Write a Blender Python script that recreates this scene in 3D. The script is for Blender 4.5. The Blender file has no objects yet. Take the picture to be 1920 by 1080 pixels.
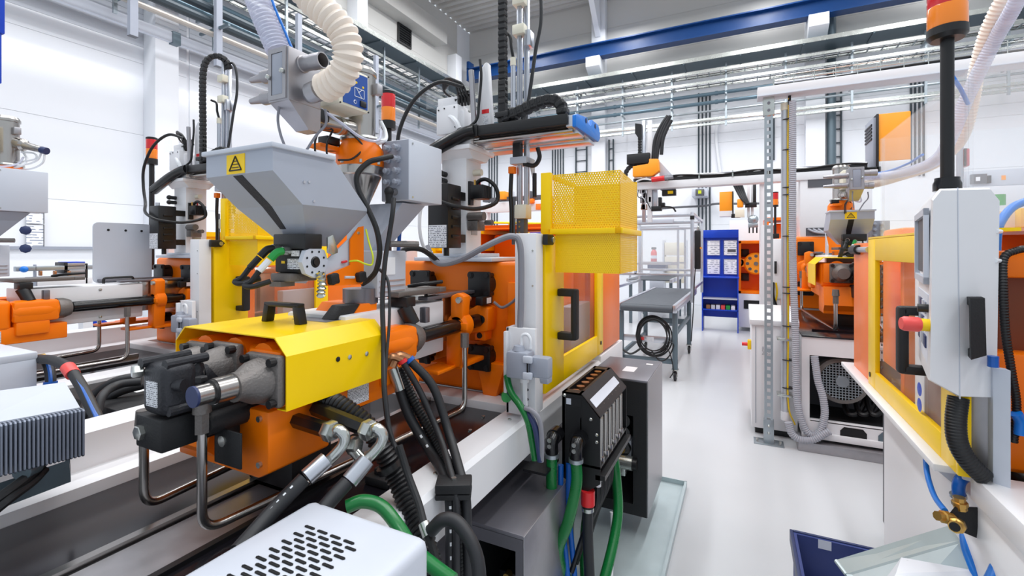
import bpy, bmesh, math, random
from mathutils import Vector as V, Matrix, Euler
random.seed(7)
S = bpy.context.scene
C = S.collection
R = math.radians
# ---------------------------------------------------------------- camera, world, lamps, exposure
cam_d = bpy.data.cameras.new('camera'); cam = bpy.data.objects.new('camera', cam_d); C.objects.link(cam)
cam.location = (0, 0, 1.6); cam.rotation_euler = (R(90), 0, R(26.28 - 90))
cam_d.sensor_width = 36; cam_d.lens = 871 / 1920 * 36; cam_d.shift_y = -70 / 1920
cam_d.dof.use_dof = True; cam_d.dof.focus_distance = 2.2; cam_d.dof.aperture_fstop = 7
cam_d.clip_start = 0.02; cam_d.clip_end = 200
S.camera = cam
S.view_settings.view_transform = 'Standard'; S.view_settings.look = 'None'
S.view_settings.gamma = 1; S.view_settings.use_curve_mapping = False
S.view_settings.exposure = 0.34
W = bpy.data.worlds.new('world_fill'); S.world = W; W.use_nodes = True  # added even fill light, entering through the unbuilt right and back sides
W.node_tree.nodes['Background'].inputs[0].default_value = (0.84, 0.92, 1, 1)
W.node_tree.nodes['Background'].inputs[1].default_value = 0.62
def lamp(name, loc, sx, sy, power, col=(.97, .985, 1), rot=(0, 0, 0)):
    d = bpy.data.lights.new(name, 'AREA'); d.shape = 'RECTANGLE'; d.size = sx; d.size_y = sy; d.energy = power; d.color = col
    o = bpy.data.objects.new(name, d); o.location = loc; o.rotation_euler = rot; C.objects.link(o)
for k, yy in enumerate((-4.5, -0.6, 3.2, 6.6)):
    lamp('ceiling_lamp', (6.0, yy, 8.6), 16, .5, 420)

# ---------------------------------------------------------------- helpers
CA, SA = math.cos(R(26.28)), math.sin(R(26.28))
def ray(px, py):
    u = (px - 960) / 871; v = (470 - py) / 871
    return V((CA + SA * u, SA - CA * u, v))
EYE = V((0, 0, 1.6))
def ax(px, py, X): d = ray(px, py); return EYE + d * (X / d.x)
def ay(px, py, Y): d = ray(px, py); return EYE + d * (Y / d.y)
def az(px, py, Z): d = ray(px, py); return EYE + d * ((Z - 1.6) / d.z)
def ad(px, py, D): return EYE + ray(px, py) * D

MATS = {}
def srgb(h):
    c = [int(h[i:i + 2], 16) / 255 for i in (0, 2, 4)]
    return [(x / 12.92 if x < .04045 else ((x + .055) / 1.055) ** 2.4) for x in c] + [1]
def mat(name, col, rough=.5, metal=0., spec=.5, trans=0., alpha=1., vary=.04, scale=14., emit=0., coat=0., bump=0.):
    m = bpy.data.materials.new(name); m.use_nodes = True
    nt = m.node_tree; b = nt.nodes['Principled BSDF']
    c = srgb(col) if isinstance(col, str) else list(col)
    b.inputs['Metallic'].default_value = metal; b.inputs['Specular IOR Level'].default_value = spec
    b.inputs['Transmission Weight'].default_value = trans; b.inputs['Alpha'].default_value = alpha
    b.inputs['Coat Weight'].default_value = coat; b.inputs['Base Color'].default_value = c
    b.inputs['Roughness'].default_value = rough
    tc = nt.nodes.new('ShaderNodeTexCoord'); n = nt.nodes.new('ShaderNodeTexNoise')
    n.inputs['Scale'].default_value = scale; n.inputs['Detail'].default_value = 3
    nt.links.new(tc.outputs['Object'], n.inputs['Vector'])
    mp = nt.nodes.new('ShaderNodeMapRange'); mp.inputs['To Min'].default_value = max(0, rough - .06); mp.inputs['To Max'].default_value = min(1, rough + .06)
    nt.links.new(n.outputs['Fac'], mp.inputs['Value']); nt.links.new(mp.outputs[0], b.inputs['Roughness'])
    if vary:
        mx = nt.nodes.new('ShaderNodeMix'); mx.data_type = 'RGBA'
        mx.inputs[6].default_value = [x * (1 - vary) for x in c[:3]] + [1]; mx.inputs[7].default_value = [min(1, x * (1 + vary)) for x in c[:3]] + [1]
        nt.links.new(n.outputs['Fac'], mx.inputs[0]); nt.links.new(mx.outputs[2], b.inputs['Base Color'])
    if emit:
        b.inputs['Emission Color'].default_value = c; b.inputs['Emission Strength'].default_value = emit
    if bump:
        bp = nt.nodes.new('ShaderNodeBump'); bp.inputs['Strength'].default_value = bump; bp.inputs['Distance'].default_value = .01
        n2 = nt.nodes.new('ShaderNodeTexNoise'); n2.inputs['Scale'].default_value = scale * 12
        nt.links.new(tc.outputs['Object'], n2.inputs['Vector']); nt.links.new(n2.outputs['Fac'], bp.inputs['Height']); nt.links.new(bp.outputs[0], b.inputs['Normal'])
    MATS[name] = m
    return m
mat('orange', 'ff7c00', .38, spec=.35, vary=.03); mat('orange_box', 'ff9f18', .42); mat('orange_sheet', 'f67a1c', .35)
mat('yellow', 'ffd200', .32, spec=.35, vary=.02); mat('yellow_dark', 'e6bc0a', .4)
mat('white_paint', 'e4e4e7', .38, vary=.02); mat('wall_white', 'eceef3', .55, vary=.015, scale=2)
mat('wall_shade', 'c3c7cf', .5, vary=.03, scale=1.2); mat('wall_shade_pale', 'cfcdc9', .5, vary=.02, scale=1.2); mat('roof_white', 'c6c4c0', .6, vary=.03, scale=1.5)  # upper wall greys: tray shade and light falloff put into the panel colour
mat('grey_light', 'c6cbd6', .42, vary=.02); mat('grey_mid', '9a9fac', .45); mat('grey_hopper', 'adb3c0', .42, metal=.15, vary=.03)
mat('grey_dark', '55565c', .5); mat('plate_dark', '19171c', .17, metal=.1, spec=.3, vary=.08, scale=3)
mat('black', '101013', .42); mat('black_soft', '18191c', .6, bump=.1); mat('black_gloss', '0c0c0f', .22); mat('rubber', '1f2024', .5, vary=.1)
mat('anthracite', '2e2f34', .42, metal=.3, bump=.15)
mat('steel', 'b6b2ae', .24, metal=1, vary=.08); mat('steel_brushed', 'a9a7ab', .36, metal=.75, vary=.1, scale=30); mat('steel_dark', '7d7b82', .36, metal=.7, vary=.1, scale=5)
mat('cast_grey', '77726f', .48, metal=.55, vary=.12, bump=.2); mat('galvanised', 'a9b2b8', .38, metal=.85, vary=.14, scale=9); mat('aluminium', 'c9ccd4', .3, metal=.9, vary=.04)
mat('zinc', 'c5c8c4', .26, metal=.9, vary=.06); mat('brass', 'cfa65c', .3, metal=.85); mat('copper', 'b4825e', .32, metal=.9)
mat('galv_blue', '66757e', .42, metal=.5, vary=.1, scale=4); mat('pipe_blue', '5d7380', .35, metal=.4, vary=.08); mat('pipe_dark', '3d474e', .4, metal=.3)
mat('blue_beam', '053f7c', .35, vary=.04); mat('blue_cab', '0340c0', .4); mat('blue_bright', '0074d4', .4); mat('blue_dark', '27345f', .45); mat('blue_hose', '0b5ab4', .3)
mat('green_hose', '0f6e33', .28, vary=.1); mat('green', '1e9a44', .4); mat('red', 'd8262b', .35); mat('red_soft', 'e8504c', .4)
mat('lens_red', 'd3121c', .18, coat=.6); mat('lens_amber', 'f7860c', .18, coat=.6)
mat('hose_cream', 'f2e4d6', .45, vary=.04); mat('hose_grey', 'a7a9b2', .42); mat('hose_clear', 'd5d7ea', .2, alpha=.62); mat('cable_grey', '86868e', .45); mat('cable_white', 'e8eaee', .4)
mat('clear_panel', 'f2f6fa', .06, alpha=.09, vary=0); mat('tint_panel', 'f7c9a8', .05, alpha=.12, vary=0); mat('paper', 'eef0f4', .7); mat('paper_tint', 'd9dde8', .7)
mat('crate_blue', '2b3b78', .5); mat('belt', '4a4f56', .6); mat('cream', 'e7e2cf', .5); mat('bag', 'eef0f6', .3, alpha=.8)
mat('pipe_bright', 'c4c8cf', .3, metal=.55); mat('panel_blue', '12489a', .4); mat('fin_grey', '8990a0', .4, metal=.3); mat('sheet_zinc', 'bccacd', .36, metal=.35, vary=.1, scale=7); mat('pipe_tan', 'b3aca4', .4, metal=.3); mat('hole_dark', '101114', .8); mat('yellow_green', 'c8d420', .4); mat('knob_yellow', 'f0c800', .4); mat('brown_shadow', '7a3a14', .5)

def grid_alpha(name, base, pitch, hole, axes='xz'):
    """painted sheet punched with a staggered grid of round holes"""
    m = mat(name, base, .35, vary=.02); nt = m.node_tree; b = nt.nodes['Principled BSDF']
    tc = nt.nodes.new('ShaderNodeTexCoord'); sp = nt.nodes.new('ShaderNodeSeparateXYZ'); nt.links.new(tc.outputs['Object'], sp.inputs[0])
    def M(op, a, bb=None):
        n = nt.nodes.new('ShaderNodeMath'); n.operation = op
        for i, q in enumerate((a, bb)):
            if q is None: continue
            if isinstance(q, (int, float)): n.inputs[i].default_value = q
            else: nt.links.new(q, n.inputs[i])
        return n.outputs[0]
    h = M('ADD', sp.outputs['X'], sp.outputs['Y'])
    row = M('DIVIDE', sp.outputs['Z'], pitch * .866); fr = M('FLOOR', row)
    odd = M('MULTIPLY', M('MODULO', M('ABSOLUTE', fr), 2), .5)
    cx = M('SUBTRACT', M('FRACT', M('ADD', M('DIVIDE', h, pitch), odd)), .5)
    cz = M('MULTIPLY', M('SUBTRACT', M('FRACT', row), .5), .866)
    d = M('SQRT', M('ADD', M('MULTIPLY', cx, cx), M('MULTIPLY', cz, cz)))
    nt.links.new(M('GREATER_THAN', d, hole), b.inputs['Alpha'])
grid_alpha('yellow_perforated', 'ffd200', .0115, .33)
grid_alpha('yellow_fine', 'ffd200', .0095, .22)
def print_mat(name, bg, ink, sx, sy, axis_rows='Z'):
    """paper with rows of illegible small print"""
    m = mat(name, bg, .6, vary=0); nt = m.node_tree; b = nt.nodes['Principled BSDF']
    tc = nt.nodes.new('ShaderNodeTexCoord'); mp = nt.nodes.new('ShaderNodeMapping'); nt.links.new(tc.outputs['Object'], mp.inputs[0])
    mp.inputs['Scale'].default_value = (sx, sx, sy)
    n = nt.nodes.new('ShaderNodeTexNoise'); n.inputs['Scale'].default_value = 1; n.inputs['Detail'].default_value = 0
    nt.links.new(mp.outputs[0], n.inputs['Vector'])
    sp = nt.nodes.new('ShaderNodeSeparateXYZ'); nt.links.new(mp.outputs[0], sp.inputs[0])
    fr = nt.nodes.new('ShaderNodeMath'); fr.operation = 'FRACT'; nt.links.new(sp.outputs['Z'], fr.inputs[0])
    g = nt.nodes.new('ShaderNodeMath'); g.operation = 'LESS_THAN'; g.inputs[1].default_value = .4; nt.links.new(fr.outputs[0], g.inputs[0])
    k = nt.nodes.new('ShaderNodeMath'); k.operation = 'GREATER_THAN'; k.inputs[1].default_value = .47; nt.links.new(n.outputs['Fac'], k.inputs[0])
    a = nt.nodes.new('ShaderNodeMath'); a.operation = 'MULTIPLY'; nt.links.new(g.outputs[0], a.inputs[0]); nt.links.new(k.outputs[0], a.inputs[1])
    mx = nt.nodes.new('ShaderNodeMix'); mx.data_type = 'RGBA'; mx.inputs[6].default_value = srgb(bg); mx.inputs[7].default_value = srgb(ink)
    nt.links.new(a.outputs[0], mx.inputs[0]); nt.links.new(mx.outputs[2], b.inputs['Base Color'])
print_mat('print_label', 'e4e6ec', '6a6e7a', 150, 120); print_mat('print_small', 'e4e6ec', '55585f', 260, 210); print_mat('print_sheet', 'f3f4f8', '9aa0b0', 16, 26)

class MB:
    """collects boxes, bars, tubes and plates into one mesh"""
    def __init__(s): s.bm = bmesh.new(); s.mi = 0
    def _merge(s, b2, M=None):
        vs = [s.bm.verts.new(M @ v.co if M else v.co) for v in b2.verts]
        b2.verts.index_update()
        for f in b2.faces:
            try: g = s.bm.faces.new([vs[v.index] for v in f.verts]); g.material_index = s.mi
            except ValueError: pass
        b2.free(); return s
    def box(s, x0, x1, y0, y1, z0, z1, bev=0, seg=2, M=None):
        b = bmesh.new(); bmesh.ops.create_cube(b, size=1)
        for v in b.verts: v.co = V(((x0 + x1) / 2 + v.co.x * (x1 - x0), (y0 + y1) / 2 + v.co.y * (y1 - y0), (z0 + z1) / 2 + v.co.z * (z1 - z0)))
        if bev: bmesh.ops.bevel(b, geom=b.edges[:], offset=bev, segments=seg, affect='EDGES', profile=.5)
        return s._merge(b, M)
    def bx(s, c, size, bev=0, M=None, seg=2):
        return s.box(c[0] - size[0] / 2, c[0] + size[0] / 2, c[1] - size[1] / 2, c[1] + size[1] / 2, c[2] - size[2] / 2, c[2] + size[2] / 2, bev, seg, M)
    def prism(s, pts, axis, a0, a1, bev=0):
        """polygon (two coordinates, cyclic order of the other axes) pushed along axis from a0 to a1"""
        def mk(p, a): return V((a, p[0], p[1])) if axis == 'x' else V((p[0], a, p[1])) if axis == 'y' else V((p[0], p[1], a))
        b = bmesh.new(); A = [b.verts.new(mk(p, a0)) for p in pts]; B = [b.verts.new(mk(p, a1)) for p in pts]; n = len(pts)
        b.faces.new(A); b.faces.new(B[::-1])
        for i in range(n): b.faces.new((A[i], B[i], B[(i + 1) % n], A[(i + 1) % n]))
        bmesh.ops.recalc_face_normals(b, faces=b.faces[:])
        if bev: bmesh.ops.bevel(b, geom=b.edges[:], offset=bev, segments=2, affect='EDGES', profile=.5)
        return s._merge(b)
    def hull(s, bottom, top):
        """loft between two polygons of 3-D points"""
        b = bmesh.new(); A = [b.verts.new(p) for p in bottom]; B = [b.verts.new(p) for p in top]; n = len(A)
        b.faces.new(A[::-1]); b.faces.new(B)
        for i in range(n): b.faces.new((A[i], A[(i + 1) % n], B[(i + 1) % n], B[i]))
        bmesh.ops.recalc_face_normals(b, faces=b.faces[:])
        return s._merge(b)
    def lathe(s, prof, o, d=(0, 0, 1), n=20, cap=True):
        """profile of (radius, distance along d)"""
        o = V(o); d = V(d).normalized(); Q = d.to_track_quat('Z', 'Y').to_matrix()
        rings = []
        for r, h in prof:
            rings.append([s.bm.verts.new(o + Q @ V((r * math.cos(2 * math.pi * k / n), r * math.sin(2 * math.pi * k / n), h))) for k in range(n)])
        for a, b in zip(rings, rings[1:]):
            for k in range(n):
                f = s.bm.faces.new((a[k], a[(k + 1) % n], b[(k + 1) % n], b[k])); f.material_index = s.mi
        if cap:
            f = s.bm.faces.new(rings[0][::-1]); f.material_index = s.mi; f = s.bm.faces.new(rings[-1]); f.material_index = s.mi
        return s
    def cyl(s, p0, p1, r, r2=None, n=16, cap=True):
        p0, p1 = V(p0), V(p1); L = (p1 - p0).length
        return s.lathe([(r, 0), (r if r2 is None else r2, L)], p0, p1 - p0, n, cap)
    def hexnut(s, c, d, r, h): return s.lathe([(r * .55, -h * .1), (r * .92, 0), (r, h * .12), (r, h * .88), (r * .92, h), (r * .5, h * 1.05)], c, d, 6)
    def tube(s, pts, r, n=8, sub=8, corr=0., pitch=.02, smooth=True, cap=True):
        pts = [V(p) for p in pts]
        path = catmull(pts, sub) if smooth and len(pts) > 2 else pts
        if corr:
            path = resample(path, pitch / 4)
        rad = [r * (1 + corr * (1, .25, -1, .25)[i % 4]) if corr else r for i in range(len(path))]
        up = None; rings = []
        for i, p in enumerate(path):
            t = (path[min(i + 1, len(path) - 1)] - path[max(i - 1, 0)]).normalized()
            if up is None:
                up = t.orthogonal().normalized()
            up = (up - t * up.dot(t))
            if up.length < 1e-6: up = t.orthogonal()
            up.normalize(); w = t.cross(up)
            rings.append([s.bm.verts.new(p + (up * math.cos(2 * math.pi * k / n) + w * math.sin(2 * math.pi * k / n)) * rad[i]) for k in range(n)])
        for a, b in zip(rings, rings[1:]):
            for k in range(n):
                f = s.bm.faces.new((a[k], a[(k + 1) % n], b[(k + 1) % n], b[k])); f.material_index = s.mi
        if cap:
            f = s.bm.faces.new(rings[0][::-1]); f.material_index = s.mi; f = s.bm.faces.new(rings[-1]); f.material_index = s.mi
        return s
    def sphere(s, c, r, n=12, sc=(1, 1, 1)):
        b = bmesh.new(); bmesh.ops.create_uvsphere(b, u_segments=n, v_segments=max(6, n // 2), radius=r)
        for v in b.verts: v.co = V(c) + V((v.co.x * sc[0], v.co.y * sc[1], v.co.z * sc[2]))
        return s._merge(b)
    def frame(s, axis, a0, a1, p0, p1, q0, q1, w):
        """rectangular frame of bar width w in the plane normal to axis"""
        for (c0, c1, d0, d1) in ((p0, p1, q0, q0 + w), (p0, p1, q1 - w, q1), (p0, p0 + w, q0 + w, q1 - w), (p1 - w, p1, q0 + w, q1 - w)):
            if axis == 'x': s.box(a0, a1, c0, c1, d0, d1)
            elif axis == 'y': s.box(c0, c1, a0, a1, d0, d1)
            else: s.box(c0, c1, d0, d1, a0, a1)
        return s
def catmull(P, sub=8):
    out = []; n = len(P)
    for i in range(n - 1):
        p0 = P[i - 1] if i else P[0] * 2 - P[1]; p1, p2 = P[i], P[i + 1]; p3 = P[i + 2] if i + 2 < n else P[-1] * 2 - P[-2]
        for k in range(sub):
            t = k / sub
            out.append(.5 * ((2 * p1) + (p2 - p0) * t + (2 * p0 - 5 * p1 + 4 * p2 - p3) * t * t + (3 * p1 - p0 - 3 * p2 + p3) * t ** 3))
    return out + [P[-1]]
def resample(P, step):
    out = [P[0]]; acc = 0
    for a, b in zip(P, P[1:]):
        L = (b - a).length; d = step - acc
        while d <= L:
            out.append(a.lerp(b, d / L)); d += step
        acc = L - (d - step)
    return out
def rounded(pts, r, seg=5):
    """polyline with corners rounded to radius r"""
    pts = [V(p) for p in pts]; out = [pts[0]]
    for a, b, c in zip(pts, pts[1:], pts[2:]):
        d1 = (a - b).normalized(); d2 = (c - b).normalized(); rr = min(r, (a - b).length * .49, (c - b).length * .49)
        p, q = b + d1 * rr, b + d2 * rr
        for k in range(seg + 1):
            t = k / seg; out.append(p * (1 - t) ** 2 + b * 2 * t * (1 - t) + q * t * t)
    return out + [pts[-1]]
def rrect(x0, x1, y0, y1, r, seg=4):
    out = []
    for cx, cy, a in ((x1 - r, y1 - r, 0), (x0 + r, y1 - r, 90), (x0 + r, y0 + r, 180), (x1 - r, y0 + r, 270)):
        for k in range(seg + 1):
            t = R(a + 90 * k / seg); out.append((cx + r * math.cos(t), cy + r * math.sin(t)))
    return out

ROOT = {}
def finish(mb, name, m):
    me = bpy.data.meshes.new(name)
    mb.bm.to_mesh(me); mb.bm.free()
    for q in (m if isinstance(m, (list, tuple)) else [m]): me.materials.append(MATS[q])
    me.shade_smooth(); me.set_sharp_from_angle(angle=R(32))
    return me
def tag(o, label=None, cat=None, group=None, kind=None):
    if label: o['label'] = label
    if cat: o['category'] = cat
    if group: o['group'] = group
    if kind: o['kind'] = kind
    return o
def thing(name, label, cat, loc, group=None):
    o = bpy.data.objects.new(name, None); o.empty_display_size = .05; C.objects.link(o); o.location = loc
    ROOT[o] = V(loc)
    return tag(o, label, cat, group)
def part(name, mb, m, parent, label=None):
    """one mesh given in scene coordinates, hung under its thing or part"""
    off = ROOT[parent]
    me = finish(mb, name, m); me.transform(Matrix.Translation(-off))
    o = bpy.data.objects.new(name, me); C.objects.link(o); o.parent = parent
    ROOT[o] = off
    if label: o['label'] = label
    return o
def solo(name, mb, m, label, cat, group=None, kind=None):
    """a thing that is one mesh; its origin goes to the middle of its base"""
    me = finish(mb, name, m)
    xs = [v.co for v in me.vertices]; lo = V([min(c[i] for c in xs) for i in range(3)]); hi = V([max(c[i] for c in xs) for i in range(3)])
    base = V(((lo.x + hi.x) / 2, (lo.y + hi.y) / 2, lo.z)); me.transform(Matrix.Translation(-base))
    o = bpy.data.objects.new(name, me); C.objects.link(o); o.location = base; ROOT[o] = base
    return tag(o, label, cat, group, kind)
def struct(name, mb, m):
    return solo(name, mb, m, None, None, None, 'structure')
def piece(name, me, parent, loc, rot=None, sc=None):
    """a shared-mesh piece under a part or thing; loc in scene coordinates"""
    o = bpy.data.objects.new(name, me); C.objects.link(o); o.parent = parent; o.location = V(loc) - ROOT[parent]
    if rot: o.rotation_euler = rot
    if sc: o.scale = sc
    ROOT[o] = V(loc)
    return o
def dup(root, dloc, label, group=None, ref=None, s=1.):
    def cp(o, par):
        c = o.copy(); C.objects.link(c)
        if par: c.parent = par
        for ch in o.children: cp(ch, c)
        return c
    r = cp(root, None)
    if ref is not None: r.location = V(ref) + V(dloc) + (root.location - V(ref)) * s; r.scale = (s, s, s)
    else: r.location = root.location + V(dloc)
    r['label'] = label
    if group: r['group'] = group
    return r
# ---------------------------------------------------------------- the hall
XW, YW, ZC = 14.7, 9.0, 9.6
fm = mat('floor_epoxy', 'c6c8cb', .3, vary=.09, scale=1.1)
struct('floor', MB().box(-4, XW, -9, YW, -.1, 0), 'floor_epoxy')
wl = struct('wall_left', MB().box(-4, XW, YW, YW + .2, 0, ZC), 'wall_white')
wf = struct('wall_far', MB().box(XW, XW + .2, -9, YW + .2, 0, ZC), 'wall_white')
# sandwich panels, one object each, joints between them left open
rows = [0, 1.17, 2.35, 3.53, 4.72, 5.0, 5.55, 6.7, 7.7, 8.7, ZC]
def panel_mesh(w, h, m):
    return finish(MB().box(-w / 2, w / 2, -.02, .0, 0, h - .004, .0015, 1), 'panel', m)
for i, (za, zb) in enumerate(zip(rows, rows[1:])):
    m = 'wall_white' if i < 4 or i == 4 else 'wall_shade' if i in (5, 6) else 'wall_shade_pale'
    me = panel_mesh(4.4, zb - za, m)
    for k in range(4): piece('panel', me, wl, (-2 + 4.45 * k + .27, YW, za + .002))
    me = panel_mesh(5.74, zb - za, 'wall_white' if i < 7 else 'wall_shade_pale')
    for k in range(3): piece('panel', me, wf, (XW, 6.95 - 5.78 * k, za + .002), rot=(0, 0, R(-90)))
# corrugated roof deck: ribs run across the hall
rb = MB(); prof = []; xx = 0.
while xx < XW: prof += [(xx, ZC), (xx + .14, ZC), (xx + .17, ZC + .09), (xx + .27, ZC + .09)]; xx += .3
prof += [(XW, ZC)]
rb.prism(prof + [(XW, ZC + .2), (0, ZC + .2)], 'y', -9, YW)
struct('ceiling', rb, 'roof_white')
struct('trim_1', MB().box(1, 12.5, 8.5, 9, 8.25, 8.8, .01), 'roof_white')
for k, x in enumerate((.0, 4.24, 8.72, 13.2)):
    struct('column_left_%d' % (k + 1), MB().box(x, x + .36, 8.62, 8.98, 0, 8.25, .01), 'wall_white')
for k, y in enumerate((3.85, -1.95, -7.7)):
    c = struct('column_far_%d' % (k + 1), MB().box(14.38, 14.68, y, y + .43, 0, ZC, .01), 'wall_white')
    part('corbel', MB().prism([(13.75, 7.52), (14.4, 7.52), (14.4, 6.9), (14.15, 7.0), (13.75, 7.22)], 'y', y, y + .43, .008), 'wall_white', c)
struct('beam_brace', MB().prism([(14.2, 9.6), (13.2, 9.6), (14.35, 8.35), (14.4, 8.5)], 'y', 3.98, 4.14), 'wall_white')
# air vent in the left wall
p0, p1 = ay(745, 42, 8.97), ay(770, 92, 8.97)
t = thing('wall_vent', 'black square louvred vent high on the left wall', 'vent', ((p0.x + p1.x) / 2, 8.97, 7.2))
zt, zb = ay(745, 40, 8.97).z, ay(745, 78, 8.97).z
part('vent_frame', MB().frame('y', 8.93, 8.975, p0.x, p1.x, zb, zt, .05), 'black', t)
part('backing', MB().box(p0.x, p1.x, 8.966, 8.975, zb, zt), 'hole_dark', t)
sm = finish(MB().box(-.5 * (p1.x - p0.x) + .05, .5 * (p1.x - p0.x) - .05, -.02, .02, -.01, .01), 'slat', 'black_soft')
for k in range(7): piece('slat', sm, t, ((p0.x + p1.x) / 2, 8.945, zb + .09 + (zt - zb - .15) * k / 6), rot=(R(40), 0, 0))
# crane runway beam on the corbels
t = thing('crane_beam', 'long blue crane runway beam below the roof on the far wall', 'beam', (14.0, 1, 7.5))
part('web', MB().box(13.98, 14.02, -9, 8.6, 7.55, 7.93), 'blue_beam', t)
part('lower_flange', MB().box(13.83, 14.17, -9, 8.6, 7.525, 7.56), 'blue_beam', t)
part('upper_flange', MB().box(13.83, 14.17, -9, 8.6, 7.92, 7.955), 'blue_beam', t)
part('end_stop', MB().box(13.83, 14.17, 8.5, 8.6, 7.56, 8.2, .01), 'blue_beam', t)

# cable trays and pipe runs on both walls
def wall_runs(side):
    far = side == 'far'
    a0, a1 = (-8.5, 8.3) if far else (0.3, 13.4)
    def P(a, off, z):  # along the wall, distance from it
        return V((XW - off, a, z)) if far else V((a, YW - off, z))
    def bar(mb, o0, o1, z0, z1, b0=a0, b1=a1):
        if far: mb.box(XW - o1, XW - o0, b0, b1, z0, z1)
        else: mb.box(b0, b1, YW - o1, YW - o0, z0, z1)
        return mb
    w = 'far wall' if far else 'left wall'
    t = thing('cable_tray', 'wide folded galvanised cable duct, topmost run along the ' + w, 'cable tray', P((a0 + a1) / 2, .7, 6.75))
    part('tray_bottom', bar(MB(), .36, 1.05, 6.78, 6.80), 'galv_blue', t)
    part('front_lip', bar(MB(), 1.05, 1.07, 6.78, 6.89), 'zinc', t)
    part('back_lip', bar(MB(), .34, .36, 6.78, 6.89), 'zinc', t)
    rbm = MB(); a = a0
    rbm = finish(rbm.box(-.345, .345, -.02, .02, 0, .025) if far else rbm.box(-.02, .02, -.345, .345, 0, .025), 'rib', 'galv_blue')
    while a < a1: piece('rib', rbm, t, P(a, .705, 6.755)); a += 1.42
    for n, (z, q) in enumerate(((6.52, 'upper'), (6.22, 'lower'))):
        t = thing('cable_ladder', '%s galvanised cable ladder with open rungs along the %s' % (q, w), 'cable ladder', P((a0 + a1) / 2, .6, z))
        for o in (.42, .80): part('side_rail', bar(MB(), o, o + .025, z, z + .07), 'zinc', t)
        rg = MB(); a = a0
        while a < a1: bar(rg, .44, .81, z + .01, z + .03, a, a + .025); a += .3
        r = part('rung', rg, 'galvanised', t); r['kind'] = 'stuff'
        for k in range(3):
            cb = MB(); pts = [P(a0 + (a1 - a0) * j / 14, .52 + .09 * k + .02 * math.sin(j * 1.7 + k), z + .045) for j in range(15)]
            part('cable', cb.tube(pts, .009, 6, 3), ('black', 'cable_white', 'cable_grey')[k], t)
    for n, (z, rr, m, q) in enumerate(((5.98, .05, 'pipe_blue', 'upper blue-grey'), (5.74, .05, 'pipe_blue', 'lower blue-grey'), (5.5, .03, 'galvanised', 'thin galvanised'))):
        if not far and n == 2: continue
        t = thing('pipe_run', '%s pipe running straight along the %s' % (q, w), 'pipe', P((a0 + a1) / 2, .6, z - rr))
        part('pipe', MB().cyl(P(a0, .6, z), P(a1, .6, z), rr, n=10), m, t)
        cm = finish(MB().lathe([(rr * 1.25, -.04), (rr * 1.25, .04)], (0, 0, 0), (0, 1, 0) if far else (1, 0, 0), 10), 'coupling', m)
        a = a0 + .6
        while a < a1: piece('coupling', cm, t, P(a, .6, z)); a += 2.84
    if far:
        t = thing('conduit_rack', 'twin galvanised strut rail with conduits, lowest run along the far wall', 'conduit rail', P((a0 + a1) / 2, .55, 5.1))
        for z in (5.12, 5.26): part('strut_rail', bar(MB(), .5, .6, z, z + .06), 'zinc', t)
        part('conduit', MB().cyl(P(a0, .64, 5.22), P(a1, .64, 5.22), .022, n=8), 'zinc', t)
    hm = MB()
    if far: hm.box(-.02, .02, -.025, .025, -.85, .95)
    else: hm.box(-.025, .025, -.02, .02, -.85, .95)
    hm = finish(hm, 'tray_hanger', 'galvanised'); a = a0 + .36
    bmz = MB()
    if far: bmz.box(-.18, .3, -.02, .02, -.02, .02)
    else: bmz.box(-.02, .02, -.18, .3, -.02, .02)
    bmz = finish(bmz, 'arm', 'galvanised')
    k = 0; spots = []
    while a < a1: spots.append(a); a += 1.42
    for k, a in enumerate(spots[::-1]):
        t = thing('tray_hanger', ('first', 'second', 'third', 'fourth', 'fifth', 'sixth', 'seventh', 'eighth', 'ninth', 'tenth', 'eleventh', 'twelfth', 'thirteenth')[k] + ' galvanised strut tray hanger from the hall corner on the ' + w, 'hanger', P(a, .62 if far else .83, 5.05), 'strut hangers on the ' + w)
        piece('strut', hm, t, P(a, .62 if far else .83, 5.9))
        for z in (6.5, 6.2, 5.66, 5.9): piece('arm', bmz, t, P(a, .62, z))
wall_runs('far'); wall_runs('left')
# extra runs on the left wall: tan pipe, heavy black pipes, pale square rail with drop posts
def lrun(name, label, cat, z, yy, mk, m):
    solo(name, mk(MB(), z, yy), m, label, cat)
solo('heating_pipe', MB().cyl((.3, 8.0, 5.25), (13.4, 8.0, 5.25), .045, n=10), 'pipe_tan', 'tan round pipe hung below the dark pipes along the left wall', 'pipe')
solo('heavy_pipe', MB().cyl((.3, 8.05, 5.47), (13.4, 8.05, 5.47), .075, n=10), 'pipe_dark', 'thick dark pipe nearer the room along the left wall', 'pipe')
solo('heavy_pipe', MB().cyl((.3, 8.05, 5.69), (13.4, 8.05, 5.69), .075, n=10), 'pipe_dark', 'thick dark pipe just above the other dark pipe, left wall', 'pipe')
t = thing('square_rail', 'pale blue square steel rail along the left wall above the white panels', 'rail', (6, 8.4, 5.0))
part('rail', MB().box(.3, 13.4, 8.36, 8.44, 5.02, 5.18), 'grey_light', t)
for x in (4.42, 8.9, 13.3): part('joint_plate', MB().box(x - .06, x + .06, 8.34, 8.46, 5.0, 5.2), 'galv_blue', t)
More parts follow.
